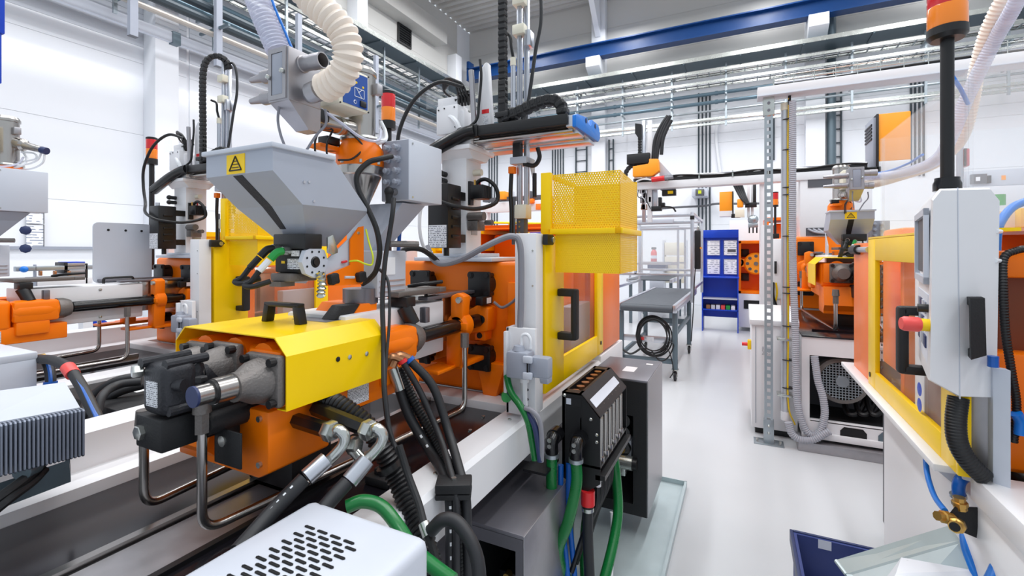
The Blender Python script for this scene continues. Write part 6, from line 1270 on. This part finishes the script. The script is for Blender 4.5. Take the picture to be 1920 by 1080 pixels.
# crate with sheet-metal tray at the bottom right
t = thing('storage_crate', 'dark blue plastic crate with white film inside at the bottom right', 'crate', (2.2, -.42, 0))
cx0, cx1, cy0, cy1, cz = 1.75, 2.50, -.60, -.215, .30
b = MB(); b.box(cx0, cx1, cy1 - .012, cy1, .0, cz); b.box(cx0, cx1, cy0, cy0 + .012, 0, cz); b.box(cx1 - .012, cx1, cy0 + .012, cy1 - .012, 0, cz); b.box(cx0, cx0 + .012, cy0 + .012, cy1 - .012, 0, cz); b.box(cx0 + .012, cx1 - .012, cy0 + .012, cy1 - .012, .003, .015); part('wall_shell', b, 'crate_blue', t)
b = MB(); b.box(cx0 - .012, cx1 + .012, cy1, cy1 + .014, cz - .05, cz + .006, .003); b.box(cx0 - .012, cx1 + .012, cy0 - .014, cy0, cz - .05, cz + .006, .003); b.box(cx1, cx1 + .014, cy0, cy1, cz - .05, cz + .006, .003); b.box(cx0 - .014, cx0, cy0, cy1, cz - .05, cz + .006, .003); part('rim', b, 'blue_dark', t)
part('film', MB().hull([(cx0 + .02, cy0 + .02, .02), (cx1 - .02, cy0 + .02, .02), (cx1 - .02, cy1 - .02, .02), (cx0 + .02, cy1 - .02, .02)], [(cx0 + .05, cy0 + .05, .14), (cx1 - .1, cy0 + .05, .1), (cx1 - .08, cy1 - .05, .12), (cx0 + .05, cy1 - .03, .16)]), 'bag', t); part('label_clip', MB().box(cx1 - .0125, cx1 - .011, -.36, -.31, cz - .04, cz), 'paper_tint', t)
t = thing('sheet_tray', 'galvanised folded sheet tray lying slanted across the blue crate', 'tray', tuple(ad(1690, 1050, 1.72)))
A = [ad(1567, 1050, 1.72), ad(1780, 985, 1.50), ad(1800, 1013, 1.46), ad(1586, 1076, 1.66)]; dn = V((-.0, .0, -.006))
part('lip', MB().hull([p + dn for p in A], A), 'sheet_zinc', t)
Bq = [ad(1586, 1076, 1.66), ad(1800, 1013, 1.46), ad(1880, 1110, 1.34), ad(1640, 1190, 1.40)]; part('sheet', MB().hull([p + dn for p in Bq], Bq), 'sheet_zinc', t)
part('rolled_end', MB().cyl(ad(1568, 1052, 1.72), ad(1588, 1078, 1.66), .008, n=10), 'sheet_zinc', t)
b = MB(); b.hull([ad(1660, 1085, 1.45), ad(1840, 1085, 1.42), ad(1840, 1130, 1.3), ad(1650, 1130, 1.3)], [ad(1690, 1045, 1.47), ad(1730, 1058, 1.45), ad(1830, 1070, 1.38), ad(1680, 1075, 1.38)]); solo('plastic_bag', b, 'bag', 'crumpled white plastic bag lying on the galvanised tray', 'bag')
# ---------------------------------------------------------------- conveyor with cage, blue cabinet, far machines
t = thing('belt_conveyor', 'wheeled belt conveyor with dark belt and coiled cable beyond the yellow hood', 'conveyor', (7.3, 1.05, 0))
c0, c1, cya, cyb, cz = 5.88, 8.7, .70, 1.42, .93
b = MB(); b.box(c0 + .03, c1, cya + .05, cyb - .05, cz - .012, cz + .002); b.cyl((c0 + .03, cya + .05, cz - .045), (c0 + .03, cyb - .05, cz - .045), .045, n=16); part('belt', b, 'belt', t)
for y in (cya, cyb - .045):
    b = MB(); b.box(c0, c1, y, y + .045, cz - .085, cz + .012, .004); b.box(c0, c1, y - .003, y, cz - .05, cz - .03); part('side_rail', b, 'aluminium', t)
def caster(x, y, parent):
    b = MB(); b.box(x - .045, x + .045, y - .04, y + .04, .135, .145); b.prism([(x - .03, .135), (x + .03, .135), (x + .035, .05), (x + .0, .05)], 'y', y - .03, y - .026); b.prism([(x - .03, .135), (x + .03, .135), (x + .035, .05), (x + .0, .05)], 'y', y + .026, y + .03)
    c = part('caster', b, 'zinc', parent); part('wheel', MB().lathe([(.045, -.018), (.06, -.012), (.06, .012), (.045, .018)], (x + .018, y, .06), (0, 1, 0), 20), 'rubber', c); part('wheel_hub', MB().cyl((x + .018, y - .02, .06), (x + .018, y + .02, .06), .028, n=14), 'zinc', c)
for x in (6.0, 7.7):
    for y in (cya + .03, cyb - .03):
        part('leg', MB().box(x - .03, x + .03, y - .03, y + .03, .14, cz - .06, .004), 'galv_blue', t); caster(x, y, t)
for z, ya, yb in ((.45, cya, cyb),): part('cross_bar', MB().box(5.99, 6.01, ya, yb, z, z + .08, .003), 'aluminium', t); part('cross_bar', MB().box(7.68, 7.72, ya, yb, z, z + .08, .003), 'galv_blue', t)
part('stretcher', MB().box(6.0, 7.7, cya + .01, cya + .05, .55, .6, .003), 'galv_blue', t); part('stretcher', MB().box(6.0, 7.7, cyb - .05, cyb - .01, .25, .3, .003), 'galv_blue', t); part('cross_bar', MB().box(6.0, 6.04, cya, cyb, .2, .26, .003), 'galv_blue', t)
part('red_label', MB().box(5.985, 5.99, 1.1, 1.2, .47, .51), 'red_soft', t); part('label', MB().box(5.985, 5.99, .98, 1.07, .46, .52), 'print_small', t)
t2 = thing('coiled_cable', 'black coil of cable hanging under the belt conveyor', 'cable coil', (5.95, 1.0, .35))
for k in range(7): part('coil_turn', MB().tube([(5.93 + .01 * k, .98 + .012 * math.sin(k * 2.1) + (.165 + .009 * k) * math.cos(a * .5236), .54 + .02 * math.cos(k * 1.7) + (.20 + .008 * k) * math.sin(a * .5236)) for a in range(13)], .009, 8, 4), 'black', t2)
part('loose_end', MB().tube([(5.93, .85, .45), (5.92, .78, .35), (5.92, .74, .15), (5.93, .78, .05)], .007, 6), 'black', t2); part('loose_end', MB().tube([(5.93, 1.1, .4), (5.92, 1.25, .3), (5.92, 1.38, .36)], .014, 6), 'black', t2); part('loose_end', MB().tube([(5.93, 1.0, .36), (5.92, .9, .25), (5.92, .8, .3), (5.93, .74, .45), (5.93, .8, .5)], .009, 6), 'black', t2)
# cage
t = thing('safety_cage', 'aluminium profile safety cage with clear panes above the belt conveyor', 'cage', (8.6, 1.2, 1.0))
gx0, gx1, gy0, gy1, gz0, gz1 = 7.66, 9.6, .68, 1.85, 1.0, 2.2
for x in (gx0, gx1):
    for y in (gy0, gy1): part('corner_profile', MB().box(x - .025, x + .025, y - .025, y + .025, .0 if y > 1 else gz0 - .2, gz1, .003), 'aluminium', t)
for z in (1.22, gz1 - .05, gz1 - .16):
    part('cross_profile', MB().box(gx0 - .02, gx0 + .02, gy0, gy1, z - .022, z + .022, .003), 'aluminium', t); part('cross_profile', MB().box(gx1 - .02, gx1 + .02, gy0, gy1, z - .022, z + .022, .003), 'aluminium', t)
for z in (gz1 - .03, 1.0):
    for y in (gy0, gy1): part('long_profile', MB().box(gx0, gx1, y - .02, y + .02, z - .022, z + .022, .003), 'aluminium', t)
part('middle_profile', MB().box(gx0 - .02, gx0 + .02, 1.52, 1.56, 1.22, gz1, .003), 'aluminium', t)
part('lamp_bar', MB().box(gx0 - .06, gx0 + .04, .95, 1.8, gz1 - .17, gz1 - .1, .01), 'grey_light', t)
part('clear_pane', MB().box(gx0 - .003, gx0 + .003, gy0, gy1, 1.24, gz1 - .1), 'clear_panel', t); part('clear_pane', MB().box(gx0, gx1, gy0 - .003, gy0 + .003, 1.02, gz1 - .05), 'clear_panel', t); part('clear_pane', MB().box(gx0, gx1, gy1 - .003, gy1 + .003, 1.02, gz1 - .05), 'clear_panel', t); part('clear_pane', MB().box(gx1 - .003, gx1 + .003, gy0, gy1, 1.24, gz1 - .1), 'clear_panel', t)
part('corner_block', MB().box(gx0 - .03, gx0 + .03, gy0 - .03, gy0 + .03, gz1 - .12, gz1 - .06, .004), 'black', t)
t = thing('hand_terminal', 'black hand terminal hanging on the corner post of the cage', 'terminal', (7.62, .66, 1.3))
b = MB(); p0, p1 = ax(1302, 432, 7.6), ax(1314, 505, 7.6); b.box(7.56, 7.62, p1.y, p0.y, p1.z, p0.z, .02); part('body', b, 'black', t); part('hook', MB().tube([ax(1307, 434, 7.6), ax(1309, 425, 7.6), ax(1313, 432, 7.6)], .012, 8), 'zinc', t); part('cable', MB().tube([ax(1304, 500, 7.6), ax(1302, 530, 7.6), ax(1300, 580, 7.6), ax(1296, 640, 7.6)], .008, 6), 'black', t); part('orange_button', MB().cyl(ax(1314, 465, 7.55), ax(1314.5, 465, 7.5), .015, n=8), 'orange_box', t)
# second conveyor seen through the panes
t = thing('belt_conveyor', 'second belt conveyor seen through the clear cage panes', 'conveyor', (11.2, 1.6, 0))
part('belt', MB().box(10.2, 12.2, 1.35, 2.2, .96, .98), 'belt', t); part('side_rail', MB().box(10.2, 12.2, 1.30, 1.35, .92, 1.0, .004), 'aluminium', t); part('side_rail', MB().box(10.2, 12.2, 2.2, 2.25, .92, 1.0, .004), 'aluminium', t)
for x in (10.4, 12.0):
    for y in (1.35, 2.2): part('leg', MB().box(x - .03, x + .03, y - .03, y + .03, 0, .92), 'galv_blue', t)
t = thing('safety_cage', 'second clear cage further back behind the first cage', 'cage', (11.4, 1.7, 1.0))
for x in (10.8, 12.2):
    for y in (1.25, 2.3): part('corner_profile', MB().box(x - .022, x + .022, y - .022, y + .022, .0, 2.15), 'aluminium', t)
for x in (10.8, 12.2):
    for z in (1.3, 2.13): part('cross_profile', MB().box(x - .02, x + .02, 1.25, 2.3, z - .02, z + .02), 'aluminium', t)
part('clear_pane', MB().box(10.79, 10.8, 1.25, 2.3, 1.3, 2.13), 'clear_panel', t)
t = thing('fire_extinguisher', 'red fire extinguisher seen through the clear cage panes', 'extinguisher', tuple(ax(1226, 493, 12.8)))
p = ax(1226, 493, 12.8); b = MB(); b.lathe([(.07, 0), (.08, .02), (.08, .28), (.05, .34), (.03, .36)], p, (0, 0, 1), 16); part('cylinder', b, 'red', t); part('valve', MB().box(p.x - .04, p.x + .04, p.y - .06, p.y + .06, p.z + .36, p.z + .42, .01), 'black', t); part('label', MB().lathe([(.0815, .12), (.0815, .2)], p, (0, 0, 1), 16, cap=False), 'paper_tint', t)
t = thing('dark_bin', 'dark box on a stand behind the clear cage panes', 'bin', tuple(ax(1230, 507, 12.5))); part('body', bxp(MB(), 1214, 492, 1248, 508, 12.5, .5), 'blue_dark', t); part('stand', bxp(MB(), 1218, 508, 1244, 600, 12.5, .4), 'grey_light', t)
t = thing('wire_rack', 'pale cardboard boxes rack behind the clear cage panes', 'rack', tuple(ax(1265, 560, 12.9)))
for k in range(3): part('carton', bxp(MB(), 1246, 455 + 26 * k, 1283, 479 + 26 * k, 12.9, .4), 'cream', t)
part('upright', bxp(MB(), 1284, 450, 1287, 600, 12.9, .4), 'grey_light', t); part('upright', bxp(MB(), 1242, 450, 1245, 600, 12.9, .4), 'grey_light', t)
# blue document cabinet
t = thing('document_cabinet', 'bright blue steel document cabinet with four paper pockets at the aisle end', 'cabinet', (10.2, .37, 0))
by0, by1, bx = .05, .71, 10.0
b = MB(); b.box(bx + .36, bx + .4, by0, by1, .25, 2.0); b.box(bx, bx + .4, by0, by0 + .02, 0, 1.07); b.box(bx, bx + .4, by1 - .02, by1, 0, 1.07); b.box(bx + .25, bx + .4, by0, by0 + .02, 1.07, 2.0); b.box(bx + .25, bx + .4, by1 - .02, by1, 1.07, 2.0); b.box(bx + .22, bx + .4, by0, by1, 1.86, 2.02, .005); b.box(bx, bx + .4, by0, by1, .42, .44); part('shell', b, 'blue_cab', t)
part('back_board', MB().box(bx + .3, bx + .32, by0 + .02, by1 - .02, 1.07, 1.86), 'blue_cab', t); part('work_top', MB().box(bx - .02, bx + .4, by0 - .01, by1 + .01, 1.06, 1.085, .003), 'blue_cab', t); part('shelf', MB().box(bx - .01, bx + .4, by0 + .02, by1 - .02, .64, .66), 'grey_light', t)
part('lower_panel', MB().box(bx + .3, bx + .31, by0 + .02, by1 - .02, .44, 1.05), 'blue_cab', t)
for k in range(4):
    y = by1 - .2 - .31 * (k % 2); z = 1.5 if k < 2 else 1.12
    pk = part('paper_pocket', MB().box(bx + .27, bx + .3, y - .13, y + .13, z, z + .32, .003), 'clear_panel', t); part('paper_sheet', MB().box(bx + .265, bx + .27, y - .115, y + .11, z + .01, z + .30), 'print_sheet', pk)
    if k == 1: part('photo_print', MB().box(bx + .262, bx + .265, y - .1, y + .05, z + .07, z + .13), 'grey_dark', pk)
for k in range(6): part('magazine_stack', MB().box(bx + .05, bx + .3, by0 + .06 + .09 * k, by0 + .13 + .09 * k, .44, .52), ('print_sheet', 'green', 'red_soft', 'paper_tint', 'print_small', 'copper')[k], t)
# orange clamp end beside the cabinet
t = thing('clamp_unit', 'open orange clamp end with round yellow-orange toggle plate behind the post', 'clamp unit', (10.6, -.3, .7))
fy1, fy0 = ax(1384, 500, 10.3).y, ax(1462, 500, 10.3).y; z1 = ax(1400, 451, 10.3).z; z0 = .75
b = MB(); b.box(10.3, 11.6, fy0, fy1, z1 - .06, z1, .01); b.box(10.3, 11.6, fy0, fy0 + .05, z0, z1); b.box(10.3, 11.6, fy1 - .05, fy1, z0, z1); b.box(10.3, 11.6, fy0, fy1, z0, z0 + .05); b.box(10.9, 11.0, fy0, fy1, z0, z1); part('frame', b, 'orange', t)
c = ax(1417, 494, 10.6); b = MB(); b.lathe([(.22, 0), (.22, -.12), (.19, -.16)], c, (1, 0, 0), 26); b.cyl(c + V((-.02, .31, .02)), c + V((-.12, .31, .02)), .095, n=16); b.box(c.x - .12, c.x - .02, c.y + .1, c.y + .31, c.z - .07, c.z + .09, .01); tg = part('toggle_plate', b, 'orange_box', t)
for k in range(8): part('bore', MB().cyl(c + V((-.165, .15 * math.cos(k * .785), .15 * math.sin(k * .785))), c + V((-.15, .15 * math.cos(k * .785), .15 * math.sin(k * .785))), .032, n=10), 'grey_dark', tg)
part('bore', MB().cyl(c + V((-.125, .31, .02)), c + V((-.115, .31, .02)), .06, n=12), 'grey_dark', tg); part('axle', MB().cyl(c + V((-.18, 0, 0)), c + V((-.15, 0, 0)), .04, n=12), 'cast_grey', tg)
for y, z in ((fy1 - .12, z1 - .25), (fy1 - .12, z0 + .3)): part('nut_block', MB().box(10.84, 10.9, y - .08, y + .08, z - .08, z + .08, .01), 'black', t)
part('base', MB().box(10.3, 11.9, fy0, fy1, .08, z0, .01), 'white_paint', t); part('base_recess', MB().box(10.29, 10.3, fy0 + .2, fy1 - .1, .45, .62), 'hole_dark', t)
# small far orange cabinets and hanging robot tools
t = thing('drive_cabinet', 'small plain orange cabinet hanging behind the robot beam', 'cabinet', tuple(ax(1361, 400, 9.6)))
p0, p1 = ax(1349, 360, 9.6), ax(1373, 395, 9.6); part('housing', MB().box(9.6, 9.9, p1.y, p0.y, p1.z, p0.z, .006), 'orange_box', t); part('side_frame', MB().box(9.58, 9.92, p1.y - .02, p1.y, p1.z - .05, p0.z, .003), 'black', t); part('white_base', MB().box(9.6, 9.9, p1.y, p0.y, p1.z - .1, p1.z), 'white_paint', t); part('lower_bracket', bxp(MB(), 1371, 401, 1388, 408, 9.6), 'black', t)
t = thing('linear_robot', 'small far robot arm with orange head hanging left of the perforated post', 'robot', tuple(ax(1405, 420, 9.4)))
for x in (1401, 1408): part('arm_profile', bxp(MB(), x, 342, x + 5, 408, 9.5, .06), 'white_paint', t)
part('column', bxp(MB(), 1424, 335, 1434, 700, 9.7, .1), 'white_paint', t); part('beam', bxp(MB(), 1380, 334, 1440, 341, 9.6, .1), 'white_paint', t)
part('chain', bxp(MB(), 1412, 342, 1418, 380, 9.45, .05), 'black', t); part('cross_block', bxp(MB(), 1397, 380, 1419, 388, 9.4), 'black', t); part('orange_head', bxp(MB(), 1382, 373, 1394, 388, 9.4, .15, .02), 'orange_box', t); part('grey_body', bxp(MB(), 1378, 393, 1396, 407, 9.4), 'cream', t)
for k in range(4): part('hose', MB().tube([ax(1373 + 5 * k, 340, 9.45), ax(1382 + 4 * k, 358, 9.45), ax(1390 + 3 * k, 372, 9.4), ax(1400 + 1 * k, 382, 9.38)], .022, 8), 'rubber', t)
b = MB(); p = ax(1412, 412, 9.4); b.sphere(p, .09, 12); b.box(p.x - .05, p.x + .05, p.y - .08, p.y + .08, p.z - .14, p.z - .06, .01); part('gripper', b, 'galvanised', t)
for k in range(3): part('suction_finger', MB().cyl(p + V((0, -.06 + .06 * k, -.14)), p + V((0, -.06 + .06 * k, -.24)), .012, n=8), 'black', t)
t = thing('guard_wall', 'white machine side with orange edge behind the post and blue cabinet', 'machine', (11.5, -.8, .0)); part('housing', MB().box(11.9, 12.4, -1.3, .25, .6, 2.3, .01), 'white_paint', t); part('orange_edge', MB().box(9.8, 10.2, -1.5, -1.12, 1.4, 1.85, .01), 'orange', t)
# beam, robot bits and rails far back between column and hood
t = thing('linear_robot', 'white robot beam far back between grey robot column and yellow hood', 'robot', tuple(ax(960, 395, 8.6)))
p0, p1 = ax(905, 384, 8.6), ax(1018, 394, 8.6); part('beam', MB().box(8.6, 8.8, p1.y, p0.y, p1.z, p0.z + .03, .006), 'white_paint', t); part('cable_tray', MB().box(8.6, 8.75, p1.y, p0.y, p0.z + .06, p0.z + .14), 'grey_dark', t)
part('column', MB().box(8.62, 8.78, p0.y - .1, p0.y, 0, p1.z, .006), 'white_paint', t)
part('orange_head', bxp(MB(), 935, 359, 946, 373, 8.5, .2, .01), 'orange_box', t); part('gusset', bxp(MB(), 946, 360, 964, 376, 8.7, .02), 'grey_light', t); part('orange_head', bxp(MB(), 1004, 382, 1014, 393, 8.5, .2, .01), 'orange_sheet', t); part('orange_motor', bxp(MB(), 989, 372, 999, 381, 8.5, .15, .03), 'orange', t); part('motor_neck', bxp(MB(), 991, 358, 997, 372, 8.5, .1, .02), 'grey_dark', t)
t = thing('railing', 'thin yellow railing far back behind the robot gripper', 'railing', tuple(ax(950, 440, 7.6)))
for y in (417, 436): a_, c_ = ax(895, y, 7.6), ax(1015, y + 2, 7.6); part('rail', MB().cyl(a_, c_, .02, n=8), 'yellow', t)
for x in (902, 953, 997): part('post', bxp(MB(), x, 417, x + 3, 657, 7.6, .04), 'yellow', t)
t = thing('clamp_housing', 'open orange machine housing with dark inside behind the white cable post', 'housing', tuple(ax(950, 485, 6.2)))
q0, q1 = ax(915, 446, 6.2), ax(1000, 487, 6.2); b = MB(); b.frame('x', 6.2, 6.9, q1.y, q0.y, q1.z - .4, q0.z, .06); part('frame', b, 'orange', t); part('base', MB().box(6.25, 6.9, q1.y, q0.y, 0, q1.z - .4, .006), 'white_paint', t); part('inside', MB().box(6.75, 6.8, q1.y, q0.y, q1.z - .4, q0.z), 'brown_shadow', t); part('yellow_plate', bxp(MB(), 888, 444, 915, 450, 6.2, .3), 'yellow', t); part('blue_lid', bxp(MB(), 993, 435, 1013, 441, 6.3, .3), 'blue_cab', t)  # inside of the orange housing coloured brown to carry its shade
# left back: bench conveyor, reel, trunking, sign frames
t = thing('bench_conveyor', 'low white conveyor bench with steel rail by the left wall', 'conveyor', tuple(ad(110, 525, 6.2)))
def bd(mb, x0, y0, x1, y1, Y, dp=.2, bev=.004):
    a_, c_ = ay(x0, y0, Y), ay(x1, y1, Y); return mb.box(min(a_.x, c_.x), max(a_.x, c_.x), Y, Y + dp, min(a_.z, c_.z), max(a_.z, c_.z), bev)
part('rail', bd(MB(), 30, 500, 176, 505, 6.0, .06), 'galvanised', t); part('frame', bd(MB(), 70, 524, 174, 532, 6.0, .3), 'white_paint', t); part('belt', bd(MB(), 72, 521, 130, 524, 6.0, .3), 'black', t); part('motor_box', bd(MB(), 130, 506, 160, 522, 6.0, .3), 'steel_brushed', t); part('motor', bd(MB(), 120, 492, 128, 512, 6.0, .2), 'black', t); part('reel_cover', bd(MB(), 126, 493, 160, 500, 6.0, .2), 'steel_brushed', t); part('reel_rim', bd(MB(), 126, 491, 160, 493, 6.0, .2), 'blue_cab', t); part('post', bd(MB(), 160, 494, 165, 532, 6.0, .1), 'black', t); part('post', bd(MB(), 66, 496, 69, 538, 6.0, .05), 'grey_mid', t)
part('blue_knob', MB().sphere(ay(45, 505, 5.98), .03, 10), 'blue_bright', t)
for x in (75, 102, 128): part('clip', bd(MB(), x, 508, x + 5, 517, 5.95, .04), 'copper', t)
for x in (75, 165): a_ = ay(x, 532, 6.05); part('leg', MB().box(a_.x - .04, a_.x + .04, 6.05, 6.15, 0, a_.z), 'white_paint', t)
t = thing('hose_reel', 'round blue hose reel with black hub standing between the left machines', 'reel', tuple(ad(180, 640, 5.0)))
c = ad(180, 619, 5.0); nn = (EYE - c); nn.z = 0; nn.normalize()
part('disc', MB().lathe([(.115, 0), (.115, .02)], c, nn, 26), 'blue_cab', t); part('disc', MB().lathe([(.115, -.1), (.115, -.08)], c, nn, 26), 'blue_cab', t); part('hub', MB().lathe([(.05, -.1), (.05, .04), (.03, .045)], c, nn, 16), 'black', t); part('stand', MB().box(c.x - .1, c.x + .1, c.y - .1, c.y + .1, .0, c.z - .1, .01), 'grey_dark', t); part('crank', MB().cyl(c + nn * .05, c + nn * .05 + V((.06, 0, -.08)), .008, n=8), 'zinc', t)
t = thing('floor_beam', 'dark steel beam on stub legs under the left barrel housing', 'beam', tuple(ad(150, 650, 4.8)))
a_, c_ = ay(68, 628, 4.6), ay(240, 612, 4.6); part('beam', MB().box(a_.x, c_.x, 4.6, 4.75, .74, .8), 'black', t)
for x in (105, 136, 208): q = ay(x, 620, 4.6); part('stub_leg', MB().box(q.x - .05, q.x + .05, 4.62, 4.72, 0, .74), 'black', t)
t = thing('wall_trunking', 'thin grey trunking line along the left wall at eye height', 'trunking', (5, 8.95, 1.6)); part('duct', MB().box(1.2, 9.5, 8.93, 8.975, 1.62, 1.66), 'grey_mid', t)
t = thing('notice_board', 'pale notice sheets in thin grey frames on the left wall', 'notice board', tuple(ay(65, 462, 8.95)))
for (x0_, y0_, x1_, y1_) in ((50, 396, 82, 420), (50, 421, 82, 462)): part('sheet', bd(MB(), x0_, y0_, x1_, y1_, 8.93, .02, 0), 'print_sheet', t); part('frame_bar', bd(MB(), x1_, y0_, x1_ + 1.2, y1_, 8.92, .03, 0), 'grey_dark', t); part('frame_bar', bd(MB(), x0_, y0_ - 1, x1_, y0_, 8.92, .03, 0), 'grey_dark', t)
t = thing('blue_hoist_post', 'saturated blue square steel post hanging at the left picture edge', 'post', tuple(ad(3, 155, 2.6)))
p = ad(-15, 155, 2.6); part('post', MB().box(p.x - .03, p.x + .03, p.y - .03, p.y + .03, p.z, 4.2, .004), 'blue_cab', t); part('sleeve', MB().box(p.x - .04, p.x + .04, p.y - .04, p.y + .04, p.z + .28, 4.2, .004), 'blue_cab', t)
for k, y in enumerate((432, 466)):
    p = ad(48, y, 2.5); solo('star_knob', MB().lathe([(.02, 0), (.024, .01), (.024, .025), (.015, .03)], p, (-.3, -.9, 0), 8), 'blue_dark', ('upper', 'lower')[k] + ' dark blue star knob on the left edge hopper pillar', 'knob')
# far right wall trunking with boxes, roof of the back machines
t = thing('wall_trunking', 'grey wall trunking with sockets and warning sign at the far right', 'trunking', tuple(ax(1860, 340, 13.6)))
part('duct', bxp(MB(), 1800, 322, 1960, 343, 13.7, .2), 'grey_light', t); part('socket_box', bxp(MB(), 1822, 327, 1851, 343, 13.6, .1), 'grey_dark', t); part('label', bxp(MB(), 1830, 332, 1838, 339, 13.59, .01, 0), 'paper', t); part('warning_sign', bxp(MB(), 1878, 329, 1886, 337, 13.69, .01, 0), 'orange_box', t); part('end_box', bxp(MB(), 1852, 329, 1859, 343, 13.6, .1), 'black', t)
t = thing('distribution_box', 'small dark socket box with white label on the wall behind the robot beam', 'socket box', tuple(ax(1312, 366, 13.9))); part('box', bxp(MB(), 1304, 355, 1320, 366, 13.9, .4), 'grey_dark', t); part('label', bxp(MB(), 1309, 357, 1315, 363, 13.89, .01, 0), 'yellow_green', t); part('back_plate', bxp(MB(), 1297, 354, 1326, 367, 14.0, .68), 'grey_light', t)
solo('wall_cable', MB().tube([ax(x, y, 14.3) for x, y in ((1240, 391), (1280, 388), (1320, 386), (1345, 382), (1400, 382), (1460, 380))], .03, 8), 'grey_dark', 'dark cable line along the far wall behind the robot beam', 'cable')
t = thing('wall_unit', 'small red light on a white post at the far right behind the pole', 'signal light', tuple(ax(1810, 350, 5.5)))
part('post', MB().cyl(ax(1800, 350, 5.5), ax(1800, 275, 5.5), .025, n=12), 'aluminium', t); part('housing', bxp(MB(), 1806, 278, 1816, 310, 5.5, .1, .01), 'black', t); part('red_lens', bxp(MB(), 1814, 278, 1819, 311, 5.48, .1, .01), 'lens_red', t)
t = thing('back_machine', 'orange and grey machine top with yellow stripe at the right edge', 'machine', (3.4, -3.4, 0))
part('top_box', bxp(MB(), 1868, 395, 1990, 432, 3.0, .5), 'cream', t); part('yellow_box', bxp(MB(), 1914, 390, 1990, 425, 2.95, .1), 'knob_yellow', t); part('body', bxp(MB(), 1870, 432, 2100, 900, 3.05, .5), 'orange', t); part('green_lamp', MB().cyl(ax(1871, 385, 3.4), ax(1871, 365, 3.4), .03, n=10), 'green', t)

t = thing('vacuum_nozzle', 'small steel nozzle with dark blue tip and white tube loops at the left edge', 'nozzle', tuple(ad(60, 275, 2.65)))
a_, c_ = ad(28, 268, 2.62), ad(78, 281, 2.62)
part('nozzle', MB().lathe([(.035, 0), (.035, .05), (.022, .06), (.018, (c_ - a_).length)], a_, c_ - a_, 14), 'steel', t); part('tip', MB().cyl(c_, c_ + (c_ - a_).normalized() * .03, .02, n=12), 'blue_dark', t)
for k, px in enumerate(([(84, 288), (80, 305), (60, 316), (30, 318)], [(78, 286), (70, 300), (50, 308), (28, 306)], [(40, 285), (64, 288), (66, 298), (30, 305)])): part('air_tube', MB().tube([ad(x, y, 2.62) for x, y in px], .005, 6), 'cable_white', t)
